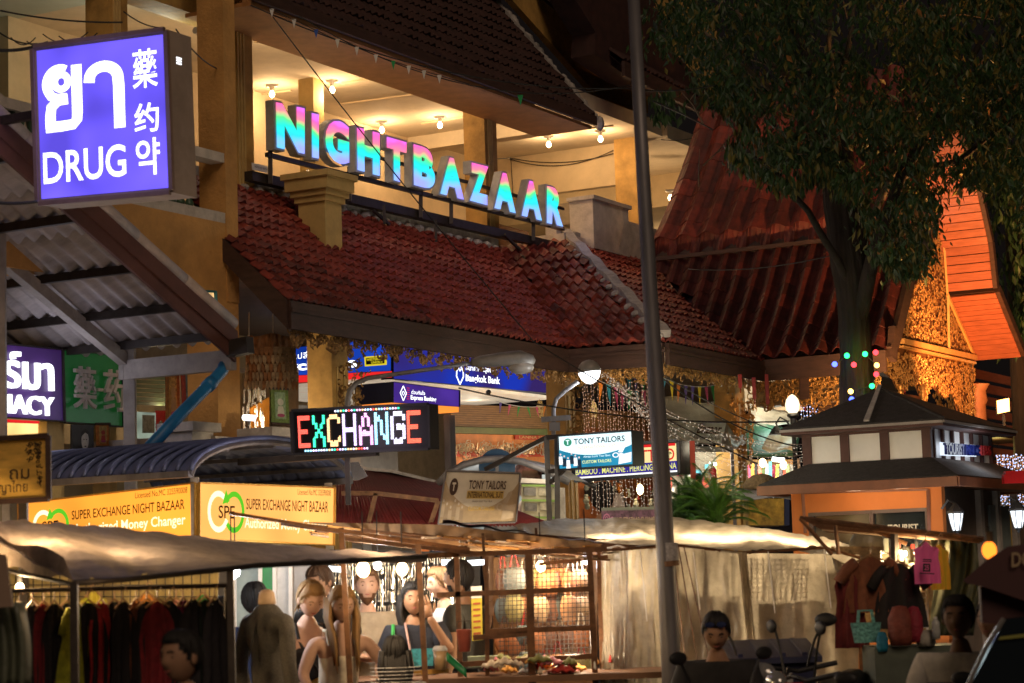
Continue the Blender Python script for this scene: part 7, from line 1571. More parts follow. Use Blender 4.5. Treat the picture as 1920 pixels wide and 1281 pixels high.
M_bar = mat('brown_angle_iron', (.17, .075, .03), .5, metal=.25, var=.6, scale=14, dirt=.5)
aw = thing('left_awning', 'sagging grey tarpaulin awning over the clothes rack at the lower left, out of focus', 'awning', P(300, 1200, 10.5))
Fp = [(139, 1092, 10.0), (230, 1086, 10.3), (340, 1075, 10.8), (480, 1060, 11.2), (640, 1052, 11.6), (800, 1043, 12.0)]
Tp = [(-60, 974, 11.8), (60, 982, 12.0), (190, 990, 12.2), (480, 1020, 12.6), (640, 1034, 12.9), (800, 1040, 13.2)]
def lerpl(L, u):
    k = u * (len(L) - 1); i = min(len(L) - 2, int(k)); f = k - i; a, c = L[i], L[i + 1]; return P(a[0] + (c[0] - a[0]) * f, a[1] + (c[1] - a[1]) * f, a[2] + (c[2] - a[2]) * f)
b = MB(); b.grid(lambda u, v: lerpl(Fp, u).lerp(lerpl(Tp, u), v) - Z * (.035 * math.sin(math.pi * v) * (1 + .5 * math.sin(u * 22))) + Z * (.022 * abs(noise.noise(Vector((u * 9 + v * 3, v * 3, 1)))) + .02 * abs(noise.noise(Vector((u * 20 - v * 5, v * 7, 4))))), 90, 24); b.build('tarpaulin', M_tarp, aw, smooth=True)
Lp = [P(139, 1092, 10.0), P(40, 1072, 11.0), P(-60, 1046, 12.0)]
b = MB(); b.grid(lambda u, v: (Lp[0].lerp(Lp[1], min(1, u * 2)) if u <= .5 else Lp[1].lerp(Lp[2], u * 2 - 1)).lerp(P(-60 + 199 * (1 - u) ** 2 * .9, 985 + 60 * (1 - u) ** 2, 11.9 - 1.6 * (1 - u) ** 2), v) + Z * .02 * math.sin(u * 15), 20, 10); b.build('side_flap', M_tarp, aw, smooth=True)
b = MB(); b.tube([P(x, y + 1, d) for x, y, d in Fp], .014, 8); b.build('front_rail', M_steel, aw, smooth=True)
b = MB(); b.tube([p + Z * -.01 for p in Lp], .012, 8); b.build('side_rail', M_steel, aw)
for x, y, d in ((432, 1064, 11.1), (139, 1092, 10.0)):
    q = P(x, y, d); b = MB(); b.bar(Vector((q.x, q.y, 0)), q, .035); b.build('pole', M_steel, aw)
def stallbulb(label, px, py, d, power, col=(1, .68, .34), m=None, r=.035, cord=.35):
    q = P(px, py, d); t = thing('hanging_bulb', label, 'light bulb', q, 0, 'bare bulbs hung over the stalls'); b = MB(); b.ball(q, r, 12, 8, (1, 1, 1.2)); b.build('glass_bulb', m or E_bulb, t, smooth=True)
    b = MB(); b.lathe(q + Z * r * 1.1, [(r * .6, 0), (r * .6, .05)], 8); b.tube([q + Z * (r + .04), q + Z * (r + cord)], .004, 4); b.build('holder', M_black, t); lamp('bulb_light', q - Z * .02 + Vector((0, -.07, 0)), power, col, .04, t)
stallbulb('small glowing bulb at the left end of the clothes rack', 37, 1102, 11.2, 14, cord=.1, r=.022)
lamp('rack_light', P(300, 1088, 9.9), 3, (1, .62, .3), .08, aw); lamp('rack_light', P(230, 1110, 11.6), 14, (1, .70, .36), .08, aw); lamp('rack_light', P(70, 1068, 11.4), 20, (1, .66, .30), .08, aw)
stallbulb('cold white bulb by the black door frame left of the people', 441, 1072, 13.9, 12, (.85, .92, 1), E_bulbw, .032)
stallbulb('second cold white bulb touching the first near the door frame', 434, 1080, 13.9, 6, (.85, .92, 1), E_bulbw, .028)
stallbulb('brightest warm bulb above the bearded man', 681, 1068, 14.6, 9, (1, .72, .4), None, .045)
stallbulb('white bulb just right of the brightest warm bulb', 708, 1060, 14.8, 9, (1, .95, .9), E_bulbw, .026)
stallbulb('warm bulb over the woman with her hand raised', 754, 1067, 14.5, 7, (1, .66, .34), None, .038)
stallbulb('warm bulb inside the rack of leather goods', 1014, 1062, 15.2, 13, (1, .72, .4), None, .034)
stallbulb('small white bulb at the right end of the leather rack', 1098, 1052, 15.3, 6, (.9, .92, 1), E_bulbw, .02)
stallbulb('amber bulb glowing beside the red vehicle', 1855, 1032, 10.2, .8, (1, .4, .08), emit('amber_glow', (1, .22, .02), 2.2), .036, .08)
lamp('people_fill', P(700, 1085, 12.9), 13, (1, .7, .4), .05, None)  # unseen fill lamp added in front of the shoppers' faces
rack = thing('clothes_rail', 'black garment rail under the left awning', 'clothes rail', P(230, 1110, 11.2)); a = P(20, 1108, 11.0); c = P(425, 1098, 11.4)
b = MB(); b.tube([a, c], .012, 8); b.build('rail', M_steel, rack)
for q in (a, c): b = MB(); b.tube([q, Vector((q.x, q.y, 0))], .014, 8); b.build('upright', M_steel, rack)
gc = [('maroon dress', (.20, .012, .02)), ('black dress', (.01, .008, .012)), ('dark crimson dress', (.34, .015, .02)), ('charcoal wrap', (.014, .013, .016)), ('lime top', (.30, .32, .02)), ('dark green dress', (.008, .02, .012)), ('plum dress', (.14, .01, .07)), ('rust patterned dress', (.22, .07, .025))]
order = [0, 1, 0, 1, 3, 4, 1, 2, 3, 1, 7, 3, 0, 1, 6, 1, 5, 1]
def garment(label, q, w, L, mt, dirv=Vector((1, .1, 0)), flare=1.25, dep=.05, sleeves=True, group=None, name='garment', hang=True):
    t = thing(name, label, 'garment', q - Z * L, 0, group); dr = dirv.normalized(); nn = Z.cross(dr).normalized(); ph = random.random() * 6
    def S(u, v, side):
        ww = w * (.62 + .38 * min(1, v * 6)) * (1 if v < .45 else 1 + (flare - 1) * (v - .45) / .55) * (1 - .12 * math.exp(-((v - .38) / .12) ** 2)); top_ = .06 * (abs(u - .5) * 2) ** 1.5 * (1 - min(1, v * 8))
        fold = dep * (.25 + .75 * v) * (math.sin(u * 17 + ph + v) + .5 * math.sin(u * 31 + ph * 2 - 2 * v)); return q + dr * (u - .5) * ww - Z * (v * L + top_) + nn * (side * dep * .35 * math.sin(math.pi * u) + fold * .8)
    b = MB(); b.grid(lambda u, v: S(u, v, -1), 14, 10); b.grid(lambda u, v: S(u, v, 1), 14, 10); b.build('cloth', mt, t, smooth=True)
    if sleeves:
        for sg in (-1, 1):
            a = q + dr * sg * w * .30 - Z * .03; b = MB(); b.tube([a, a + dr * sg * w * .16 - Z * .045, a + dr * sg * w * .34 - Z * .13], [w * .11, w * .12, w * .13], 8); b.build('sleeve', mt, t, smooth=True)
    if hang:
        b = MB(); b.tube([q - dr * w * .32 - Z * .035, q + Z * .015, q + dr * w * .32 - Z * .035], .006, 5); b.tube([q + Z * .015, q + Z * .05, q + Z * .07 + dr * .02, q + Z * .05 + dr * .03], .004, 5); b.build('hanger', mat('wooden_hanger', (.35, .2, .09), .5), t)
    return t
pos = ['far left', 'second from the left', 'third from the left', 'fourth from the left', 'fifth from the left', 'sixth from the left', 'seventh from the left', 'eighth from the left', 'ninth from the left', 'tenth from the left', 'eleventh from the left', 'seventh from the right', 'sixth from the right', 'fifth from the right', 'fourth from the right', 'third from the right', 'second from the right', 'far right']
for k in range(18):
    n_, c_ = gc[order[k]]; q = a.lerp(c, (k + .6) / 18.6) - Z * .07 + Vector((0, random.uniform(-.05, .05), 0)); short = 'top' in n_ or 'blouse' in n_
    garment('%s hanging %s on the rail under the left awning' % (n_, pos[k]), q, random.uniform(.15, .21), .45 if short else random.uniform(.8, 1.05), mat('cloth_' + n_.replace(' ', '_'), c_, .85, var=.5, scale=16, bump=.3), Vector((1, random.uniform(.2, 1.4), 0)), flare=1.5, dep=.045, sleeves=short, group='clothes hung on the rail under the left awning')
bk_ = thing('stall_backcloth', 'pale yellow lit backcloth and wire grid behind the clothes rack', 'backcloth', P(220, 1250, 13)); b = MB(); b.slab([P(-40, 1300, 13), P(400, 1300, 13), P(410, 1062, 13), P(-40, 1062, 13)], (0, .03, 0)); b.build('cloth', mat('straw_backcloth', (.52, .40, .16), .8, var=.55, scale=6), bk_)
for k in range(26): b = MB(); x = -20 + k * 16.5; b.bar(P(x, 1070, 12.9), P(x, 1300, 12.9), .006); b.build('grid_wire', M_steel, bk_)
for k in range(10): b = MB(); b.bar(P(-20, 1075 + k * 22, 12.88), P(400, 1075 + k * 22, 12.88), .006); b.build('grid_wire', M_steel, bk_)
for k, (x, y) in enumerate(((165, 1120), (175, 1108), (275, 1112), (330, 1125), (380, 1115), (60, 1125))): garment('%s hanging at the back of the left stall, %s' % (('lime top', 'yellow top', 'orange scarf', 'pink sash', 'green shawl', 'white slip')[k], ('upper left', 'beside the lime one', 'middle', 'right of middle', 'far right', 'by the small bulb')[k]), P(x, y, 12.6), .16, .32, mat('bright_garment_%d' % k, ((.45, .5, .03), (.5, .42, .05), (.6, .25, .05), (.55, .2, .2), (.05, .2, .05), (.5, .45, .35))[k], .8, var=.3), sleeves=False, group='bright tops at the back of the left stall')
b = MB(); b.grid(lambda u, v: P(-30 + 75 * u + 8 * math.sin(v * 3) + 10 * v, 1130 + 160 * v, 9.2 + .05 * math.sin(u * 14)), 14, 8); tag(solid(b.build('grey_green_cloth', cloth_translucent('sage_cloth', (.22, .24, .17), .3), smooth=True), .004), 'limp grey-green cloth hanging at the lower left corner', 'cloth')
b = MB(); b.slab([P(-30, 1140, 9), P(24, 1138, 9), P(10, 1040, 9), P(-30, 1036, 9)], (0, .02, 0)); tag(b.build('hanging_card', mat('pale_brown_card', (.30, .2, .14), .7, var=.2)), 'pale brown card hanging at the left edge above the grey-green cloth', 'card')
q = [P(362, 1134, 13.6), P(424, 1136, 13.6), P(424, 1192, 13.6), P(364, 1190, 13.6)]; t = thing('rate_board', 'blue and white exchange rate board with NO FEE and NO COMMISSION notes', 'notice', q[2]); b = MB(); b.slab(q[::-1], (0, .02, 0)); b.build('board', mat('blue_white_print', (.45, .52, .55), .6, var=.6, scale=16), t)
b = MB()
for s, x0, y0, x1, y1 in (('NO FEE', .44, .42, .78, .56), ('NO COMMISSION', .32, .82, .9, .95)): b2 = MB(); rect_on(b2, q, x0 - .04, y0 - .06, x1 + .04, y1 + .06, .004); b2.build('white_note', M_white, t); text_on(b, q, s, x0, y0, x1, y1, .008, bold=.02)
b.build('lettering', mat('red_print', (.5, .03, .02)), t); b = MB(); text_on(b, q, 'EXCHANGE', .45, .05, .92, .15, .006, bold=.01); text_on(b, q, 'RATE TODAY', .45, .2, .92, .3, .006, bold=.01); b.build('lettering', M_black, t)
t = thing('white_stand', 'white metal stand with clips left of the tailor dummy', 'stand', P(428, 1290, 12.6)); q = P(427, 1140, 12.6); b = MB(); b.bar(Vector((q.x + .03, q.y, 0)), q, .035); b.build('upright', M_white, t)
for y in (1158, 1222, 1250): b = MB(); b.bar(P(418, y, 12.5), P(440, y + 6, 12.5), .03); b.build('clip', M_white, t)
MN = P(500, 1104, 13.0); mn = thing('tailor_dummy', 'headless tailor dummy in a grey-brown tweed jacket', 'mannequin', (MN.x, MN.y, 0), R(135)); 
tj = {'hip': (0, 0, .92), 'wai': (0, 0, 1.10), 'che': (0, 0, 1.32), 'nb': (0, 0, 1.47), 'sr': (-.17, 0, 1.37), 'sl': (.17, 0, 1.37), 'er': (-.22, .03, 1.12), 'el': (.22, .03, 1.12), 'wr': (-.21, -.03, .88), 'wl': (.21, -.03, .88)}
tr = {'hip': (.17, .12), 'wai': (.145, .105), 'che': (.175, .12), 'nb': (.075, .07), 'sr': .066, 'sl': .066, 'er': .056, 'el': .056, 'wr': .052, 'wl': .052}; nm = list(tj); ed = [('hip', 'wai'), ('wai', 'che'), ('che', 'nb'), ('che', 'sr'), ('che', 'sl'), ('sr', 'er'), ('sl', 'el'), ('er', 'wr'), ('el', 'wl')]
zs_ = MN.z / 1.545; tr = {k_: (tuple(.86 * x for x in v_) if isinstance(v_, tuple) else v_ * .86) for k_, v_ in tr.items()}; vs, fs = skin_geo([Vector(tj[n]) * zs_ for n in nm], [(nm.index(a_), nm.index(b_)) for a_, b_ in ed], [tr[n] for n in nm], 1)
b = MB(); b.add(vs, fs); b.build('jacket', mat('grey_tweed', (.11, .098, .085), .9, var=.4, scale=90, bump=.5, bscale=160), mn, smooth=True, local=True)
b = MB(); b.lathe(Vector((0, 0, 1.46 * zs_)), [(.055, 0), (.05, .04), (.045, .07), (.03, .085), (.01, .09)], 14); b.build('neck_block', mat('cream_linen', (.60, .42, .28), .8), mn, smooth=True, local=True); b = MB(); b.tube([Vector((0, 0, 0)), Vector((0, 0, .95))], .025, 8); b.lathe(Vector((0, 0, 0)), [(.2, 0), (.18, .03), (.03, .05)], 14); b.build('stand', M_fascia, mn, local=True)
b = MB(); b.tube([Vector((0, .128, .86)), Vector((0, .118, 1.1)), Vector((0, .135, 1.3)), Vector((0, .09, 1.46))], .003, 4); b.build('back_seam', M_black, mn, local=True)
jw = thing('jewellery_wall', 'black display wall covered with silver chains behind the shoppers', 'display wall', P(700, 1250, 16.6)); b = MB(); b.slab([P(600, 1300, 16.8), P(900, 1300, 16.8), P(900, 1036, 16.8), P(600, 1030, 16.8)], (0, .05, 0)); b.build('backboard', mat('black_velvet', (.015, .013, .012), .9), jw)
Ms = mat('bright_silver', (.80, .76, .68), .18, metal=.9, var=.2)
rows = [(1044, 14), (1062, 20), (1084, 22), (1108, 26), (1135, 26), (1162, 26)]
for (y, L) in rows:
    for k in range(44):
        x = 604 + k * 6.2 + random.uniform(-1, 1); q = P(x, y + random.uniform(-2, 2), 16.72); l = L / 240.0 * random.uniform(.7, 1.3); b = MB()
        if k % 3 == 0: b.tube([q + Vector((-.012, 0, 0)), q + Vector((-.004, -.01, -l)), q + Vector((.004, -.01, -l)), q + Vector((.012, 0, 0))], .0035, 4, cap=False)
        else: b.tube([q, q - Z * l], .0045, 4); b.ball(q - Z * l, .009, 5, 4)
        b.build('silver_chain', Ms, jw)
for (x, y) in ((720, 1050), (640, 1052), (800, 1052), (860, 1055)): lamp('display_light', P(x, y, 16.2), 7, (1, .9, .75), .06, jw)
for (x0, y0, x1, y1) in ((600, 1036, 650, 1040), (612, 1058, 640, 1060), (828, 1047, 850, 1046), (862, 1049, 910, 1046)): b = MB(); b.tube([P(x0, y0 + 8, 16.3), P(x1, y1 + 8, 16.3)], .02, 8); b.build('tube_lamp', emit('white_globe'), jw)
mi = thing('exchange_interior', 'bright glazed front of the money changer with white and green panels behind the people', 'shop front', P(520, 1250, 17.0))
for x0, x1, c_, n_ in ((440, 488, (.35, .42, .40), 'pale_glass'), (488, 515, (.02, .28, .05), 'green_panel'), (515, 545, (.60, .58, .55), 'white_panel2'), (545, 602, (.30, .27, .24), 'grey_panel')):
    b = MB(); b.slab([P(x0, 1300, 17), P(x1, 1300, 17), P(x1, 1036, 17), P(x0, 1036, 17)], (0, .05, 0)); b.build('panel', mat(n_, c_, .4, var=.25), mi)
    b = MB(); b.bar(P(x0, 1300, 16.95), P(x0, 1036, 16.95), .03); b.build('mullion', M_white, mi)
lamp('interior_light', P(500, 1060, 16.0), 14, (.9, .95, 1), .1, mi)
ms = thing('market_stall', 'brown angle-iron frame of the leather and souvenir stall in the middle', 'stall', P(900, 1290, 14.5))
SD_ = 14.5
def sb(x0, y0, x1, y1, w=.035, d=SD_, d2=None, m=M_bar):
    b = MB(); b.bar(P(x0, y0, d), P(x1, y1, d2 or d), w); b.build('bar', m, ms)
def sp(x0, y0, x1, y1, w=.035, d=SD_):
    a_ = P(x0, y0, d); c_ = P(x1, y1, d); dr = (c_ - a_).normalized(); c_ = a_ + dr * ((a_.z - .02) / -dr.z); b = MB(); b.bar(a_, c_, w); b.build('post', M_bar, ms)
sp(640, 990, 656, 1271, .035, 13.4); sp(784, 1020, 798, 1281, .035, 13.6); sp(856, 1036, 862, 1224, .035); sp(912, 1044, 914, 1270, .03); sp(991, 1036, 998, 1281, .05); sp(1105, 1036, 1116, 1271, .04)
sb(700, 1047, 856, 1040, .035, 14.0, 14.4); sb(856, 1040, 1138, 1030); sb(819, 1116, 1112, 1104); sb(912, 1184, 1112, 1177); sb(887, 1196, 993, 1188); sb(850, 1247, 1112, 1230); sb(925, 1273, 1112, 1270)
sb(776, 1262, 842, 1257, .03, 13.8, None, mat('yellow_rail', (.5, .26, .04), .5)); sb(527, 981, 880, 1031, .03, 14.4, 14.8); sb(560, 985, 1140, 1036, .03, 15.2, 15.4); sb(640, 985, 1180, 1030, .03, 16, 15.8); sb(700, 981, 1190, 1019, .025, 16.4, 16); sb(820, 1000, 1250, 1030, .03, 15.4, 15.2); sb(430, 962, 700, 1005, .02, 13, 13.4); sb(640, 1010, 912, 1040, .025, 14.2, 14.4)
sb(1010, 1058, 1140, 1044, .025, 14.9); sb(905, 1000, 908, 1045, .02); sb(1005, 990, 1006, 1036, .02, 15.5)
for k, (pts, mt_) in enumerate((([(560, 979), (830, 984), (1130, 1020), (1110, 1036), (800, 1004)], mat('brown_roof_sheet', (.26, .15, .07), .6, var=.6, scale=5, dirt=.4)), ([(640, 1003), (850, 1012), (1130, 1032), (1120, 1046), (860, 1034), (660, 1018)], mat('rust_roof_sheet', (.34, .17, .06), .6, var=.6, scale=5, dirt=.4)))):
    tp_ = [P(x, y, 15.0 + .6 * k) for x, y in pts]; b = MB(); b.slab(tp_, (0, .9, .02)); tag(b.build('roof_sheet', mt_, ms))
b = MB(); b.grid(lambda u, v: P(830 + 300 * u, 985 + 34 * u - 10 * (1 - v) * (1 - u) - 3 * v, 15.0 + 1.0 * v) + Z * .01 * math.sin(u * 30), 24, 4); b.build('purple_edge_sheet', mat('lilac_tarp_strip', (.17, .10, .22), .6, var=.4), ms)
for k in range(40):
    x = random.uniform(560, 1130); y = 985 + (x - 560) * .08 + random.uniform(-4, 22); b = MB(); L = random.uniform(20, 110); b.bar(P(x, y, 14.8), P(x + L, y + L * .085 + random.uniform(-3, 3), 15.0), random.uniform(.012, .03), .012); b.build('lath', random.choice([M_bar, mat('pale_lath', (.46, .34, .22), .6), mat('orange_lath', (.5, .24, .06), .6)]), ms)
wg = thing('wire_grid', 'black wire grid panel hung with leather pouches behind the iron frame', 'display grid', P(1015, 1280, 15.1))
for k in range(22): x = 936 + k * 8; b = MB(); b.bar(P(x, 1046, 15.1), P(x + 2, 1238, 15.1), .005); b.build('wire', M_steel, wg)
for k in range(23): y = 1050 + k * 8.4; b = MB(); b.bar(P(934, y + 2, 15.1), P(1106, y - 4, 15.1), .005); b.build('wire', M_steel, wg)
lcs = [('tan', (.44, .22, .10)), ('rust', (.40, .14, .05)), ('olive', (.26, .22, .08)), ('sand', (.55, .36, .20)), ('chestnut', (.20, .08, .04)), ('slate', (.10, .13, .14))]
ct_ = 0
for ry, y in enumerate((1068, 1118, 1178, 1225)):
    for k in range(8):
        x = 944 + k * 20.5 + random.uniform(-3, 3); nme, cc = random.choice(lcs); q = P(x, y + random.uniform(-6, 6), 15.3 + random.uniform(-.08, .1)); w = random.uniform(.05, .085); h_ = random.uniform(.12, .2)
        t = thing('leather_pouch', '%s leather pouch, %s in the %s row of the wire grid' % (nme, ('first', 'second', 'third', 'fourth', 'fifth', 'sixth', 'seventh', 'last')[k], ('top', 'second', 'third', 'lowest')[ry]), 'pouch', q - Z * h_, 0, 'leather pouches on the wire grid')
        b = MB(); b.grid(lambda u, v: q + Vector(((u - .5) * w * 2 * (.55 + .45 * math.sin(math.pi * min(1, v * .8 + .12))), -.025 * math.sin(math.pi * u) * math.sin(math.pi * v), -v * h_)), 8, 8); solid(b.build('bag', mat('leather_' + nme, cc, .6, var=.35, scale=14, bump=.2), t, smooth=True), .012)
        b = MB(); b.tube([q - Vector((w * .4, 0, .01)), q + Vector((-.01, 0, .09)), q + Vector((.01, 0, .09)), q + Vector((w * .4, 0, -.01))], .005, 4); b.build('strap', mat(*random.choice((('strap_red', (.5, .03, .03)), ('strap_brown', (.15, .06, .03)), ('strap_cream', (.6, .5, .38))))), t)
b = MB(); b.slab([P(925, 1290, 15.9), P(1120, 1290, 15.9), P(1120, 1045, 15.9), P(925, 1045, 15.9)], (0, .03, 0)); o = b.build('hessian_sheet', mat('warm_hessian', (.48, .30, .16), .85, var=.5, scale=4)); tag(o, 'warm brown hessian sheet behind the leather pouches', 'backcloth')
lamp('rack_bulb', P(960, 1080, 14.9), 8, (1, .72, .42), .05); lamp('rack_bulb', P(1070, 1200, 14.7), 10, (1, .8, .55), .05)
tb_ = thing('souvenir_table', 'stall table crowded with folded cloth and trinkets', 'table', P(960, 1300, 14.6)); q = P(940, 1268, 14.4); b = MB(); b.box((q.x, 14.7, q.z - .02), 2.6, .8, .04); b.build('table_top', mat('plank_brown', (.2, .1, .05)), tb_)
for sx in (-1.2, 1.2): b = MB(); b.box((q.x + sx, 14.7, (q.z - .04) / 2), .05, .7, q.z - .04); b.build('leg', M_bar, tb_)
gcs = [('pink', (.6, .18, .2)), ('red', (.5, .04, .03)), ('orange', (.6, .28, .05)), ('cream', (.62, .52, .4)), ('olive', (.2, .2, .06)), ('white', (.7, .68, .62))]
for k in range(34):
    x = random.uniform(915, 1145); nme, cc = random.choice(gcs); yy = random.uniform(1236, 1262); qq = P(x, yy, random.uniform(14.4, 15.0)); b = MB(); a_ = random.random() * 3; b.grid(lambda u, v: qq + Vector((math.cos(a_) * (u - .5) * .18, (v - .5) * .12, .035 * math.sin(u * 3.14) * math.sin(v * 3.14) + .008 * math.sin(u * 17))), 10, 6)
    o = solid(b.build('folded_cloth', mat('folded_' + nme, cc, .85, var=.4, scale=20), smooth=True), .012); tag(o, 'folded %s cloth in the %s of the fabric heap behind the iron frame' % (nme, 'left part' if x < 990 else 'middle' if x < 1070 else 'right part'), 'cloth', 'heap of folded cloths on the stall table')
def cup(label, px, py, d, r, h, mt, lid=True):
    q = P(px, py, d); t = thing('drink_cup', label, 'cup', q); b = MB(); b.lathe(q, [(r * .75, 0), (r, h)], 16); b.build('cup', mt, t, smooth=True)
    if lid: b = MB(); b.lathe(q + Z * h, [(r * 1.06, 0), (r * 1.06, .012), (r * .8, .03)], 16); b.build('lid', M_white, t)
cup('iced coffee in a clear plastic cup on the yellow rail', 826, 1256, 13.75, .045, .12, mat('milky_coffee', (.55, .36, .18), .3))
b = MB(); b.grid(lambda u, v: P(838 + 36 * u, 1240 + 30 * u - 6 * v * (1 - u), 13.7) + Vector((0, .05 * math.sin(u * 3) * v, .045 * math.sin(v * 3.14))), 8, 6); tag(solid(b.build('green_bag', mat('green_plastic', (.01, .22, .07), .35, var=.4), smooth=True), .01), 'dark green plastic bag beside the iced coffee', 'plastic bag')
q = P(871, 1222, 14.2); t = thing('red_bucket', 'translucent red plastic bucket hanging from the frame', 'bucket', q); b = MB(); b.lathe(q, [(.038, 0), (.05, .14), (.053, .145)], 14); b.build('bucket', mat('rose_plastic', (.55, .14, .10), .4), t, smooth=True); b = MB(); b.tube([q + Vector((-.05, 0, .14)), q + Vector((-.04, 0, .2)), q + Vector((.04, 0, .2)), q + Vector((.05, 0, .14))], .003, 4); b.build('handle', M_steel, t)
q = [P(883, 1100, 15.0), P(903, 1099, 15.0), P(905, 1200, 15.0), P(885, 1202, 15.0)]; t = thing('yellow_banner', 'narrow yellow price banner hanging between the stall posts', 'banner', q[2]); b = MB(); b.slab(q[::-1], (0, .01, 0)); b.build('sheet', mat('yellow_banner_print', (.62, .50, .05), .7), t); b = MB()
for k in range(6): rect_on(b, q, .15, .30 + k * .11, .85, .34 + k * .11, .004)
b.build('printed_lines', mat('brown_red_print', (.4, .1, .03)), t); b = MB(); rect_on(b, q, 0, 0, 1, .22, .004); b.build('white_head', M_white, t)
tbk = thing('goods_box', 'pale green box standing on the stall shelf', 'box', P(915, 1245, 14.7)); b = MB(); q = P(905, 1240, 14.7); b.box(q, .2, .15, .07); b.build('carton', mat('pale_green_card', (.30, .38, .25), .7), tbk)
rt = thing('plastic_sheet_stall', 'stall wrapped in translucent cream plastic sheets glowing from inside, right of centre', 'stall', P(1370, 1290, 15.3))
RD = 15.0
top = [(965, 985, 16.8), (1060, 975, 17.4), (1180, 974, 17.6), (1290, 976, 17.6), (1390, 986, 17.4), (1480, 1000, 17.2), (1570, 1016, 16.8), (1625, 1038, 16.2)]
low = [(1000, 1012, 15.4), (1090, 1032, 15.1), (1180, 1031, 15.0), (1265, 1022, 15.0), (1380, 1035, 15.0), (1470, 1033, 15.0), (1545, 1026, 15.0), (1610, 1046, 15.0)]
tb2 = cloth_translucent('roof_plastic_sheet', (.50, .41, .30), .4, .65, 2.3)
b = MB(); b.grid(lambda u, v: lerpl(low, u).lerp(lerpl(top, u), v) - Z * .05 * math.sin(math.pi * v) * (1 + .6 * math.sin(u * 17)) + Z * (.03 * abs(noise.noise(Vector((u * 14, v * 3 + u * 4, 1)))) + .02 * abs(noise.noise(Vector((u * 30, v * 6, 4))))), 120, 24); b.build('roof_sheet', tb2, rt, smooth=True)
def sheet(x0, x1, y0a, y0b, y1, d, amp, fr, ph, m_=M_tarp2, nm='side_sheet', slant=0):
    b = MB(); b.grid(lambda u, v: P(x0 + (x1 - x0) * u + slant * v, (y0a + (y0b - y0a) * u) * (1 - v) + y1 * v, d + amp * .35 * math.sin(u * fr + ph + 1.5 * v) * (.3 + v) + .008 * math.sin(u * 31 + v * 4) * v + .05 * noise.noise(Vector((u * 3 + v, v * 2.2, ph))) + .028 * abs(noise.noise(Vector((u * 7 - v * 5, v * 4 + u * 3, ph)))) + .010 * abs(noise.noise(Vector((u * 16 + v * 9, v * 12, ph + 5))))), 60, 30); return b.build(nm, m_, rt, smooth=True)
sheet(1128, 1178, 1034, 1032, 1330, 14.95, .05, 7, 0); sheet(1172, 1262, 1031, 1024, 1330, 15.1, .06, 9, 1); sheet(1255, 1400, 1024, 1036, 1330, 15.0, .05, 11, 2); sheet(1384, 1400, 1038, 1036, 1330, 14.94, .01, 3, 2, nm='hanging_strip', slant=30); sheet(1396, 1610, 1037, 1040, 1330, 15.05, .05, 13, .5)
sheet(1560, 1590, 1045, 1060, 1130, 14.8, .03, 5, 1, nm='loose_corner', slant=20)
b = MB(); b.tube([P(1120, 1034, 15.02), P(1262, 1022, 15.02), P(1390, 1037, 15.02), P(1545, 1027, 15.02), P(1612, 1046, 15.02)], .012, 6); b.build('edge_cord', M_bar, rt)
for (x, y, d, p_) in ((1160, 1060, 16.2, 48), (1345, 1062, 16.6, 95), (1470, 1072, 16.6, 72), (1555, 1085, 16.6, 8), (1220, 1090, 16.4, 8)): lamp('stall_lamp', P(x, y + 6, d), p_, (1, .80, .52), .03, rt)
for (x, y) in ((1160, 1060), (1345, 1062), (1470, 1072)): b = MB(); b.ball(P(x, y, 16.25), .03, 8, 6); b.build('bulb', E_bulb, rt)
ins = [(1310, 1375, 1105, 15.45), (1398, 1480, 1112, 15.5), (1480, 1600, 1072, 15.55), (1190, 1250, 1135, 15.4), (1262, 1312, 1030, 15.3)]
for k, (x0, x1, yt, d) in enumerate(ins): z1 = P(x0, yt, d).z; a_ = P(x0, yt, d); c_ = P(x1, yt, d); b = MB(); b.hexa([Vector((a_.x, d, .1)), Vector((c_.x, d, .1)), Vector((c_.x, d + .06, .1)), Vector((a_.x, d + .06, .1)), Vector((a_.x, d, z1)), Vector((c_.x, d, z1)), Vector((c_.x, d + .06, z1)), Vector((a_.x, d + .06, z1))]); b.build('shadow_board', mat('shadow_board_brown', (.16, .09, .05), .8), rt)  # unseen boards put in to cast shadows on the backlit sheets
for k in range(11): x = 1396 + k * 8.5; b = MB(); b.bar(P(x, 1052, 15.35), P(x, 1115, 15.35), .007); b.build('inner_wire', M_steel, rt)
for k in range(9): y = 1054 + k * 7; b = MB(); b.bar(P(1394, y, 15.35), P(1484, y, 15.35), .007); b.build('inner_wire', M_steel, rt)
for x in (1418, 1448): b = MB(); b.tube([P(x - 8, 1112, 15.4), P(x, 1054, 15.4), P(x + 8, 1112, 15.4)], .012, 4); b.build('hung_bag_handle', M_black, rt)
for x in (1332, 1357): b = MB(); b.bar(P(x, 1045, 15.4), P(x - 4 if x < 1340 else x, 1108, 15.4), .03); b.build('inner_post', M_bar, rt)
for x0, x1, y, d in ((1188, 1214, 1062, 15.5),): b = MB(); q = P(1200, 1085, d); b.ball(q + Z * .1, .09, 12, 8); b.ball(q - Z * .28, .2, 12, 8, (1, .6, 1.5)); b.build('inner_bundle', M_black, rt)
b = MB(); b.bar(Vector((P(1120, 1034, 15).x, 15, 0)), P(1122, 1034, 15), .03); b.build('post', M_bar, rt)
b = MB(); q = P(1606, 1046, 15.1); b.bar(Vector((q.x, q.y, 0)), q, .03); b.build('post', M_bar, rt)
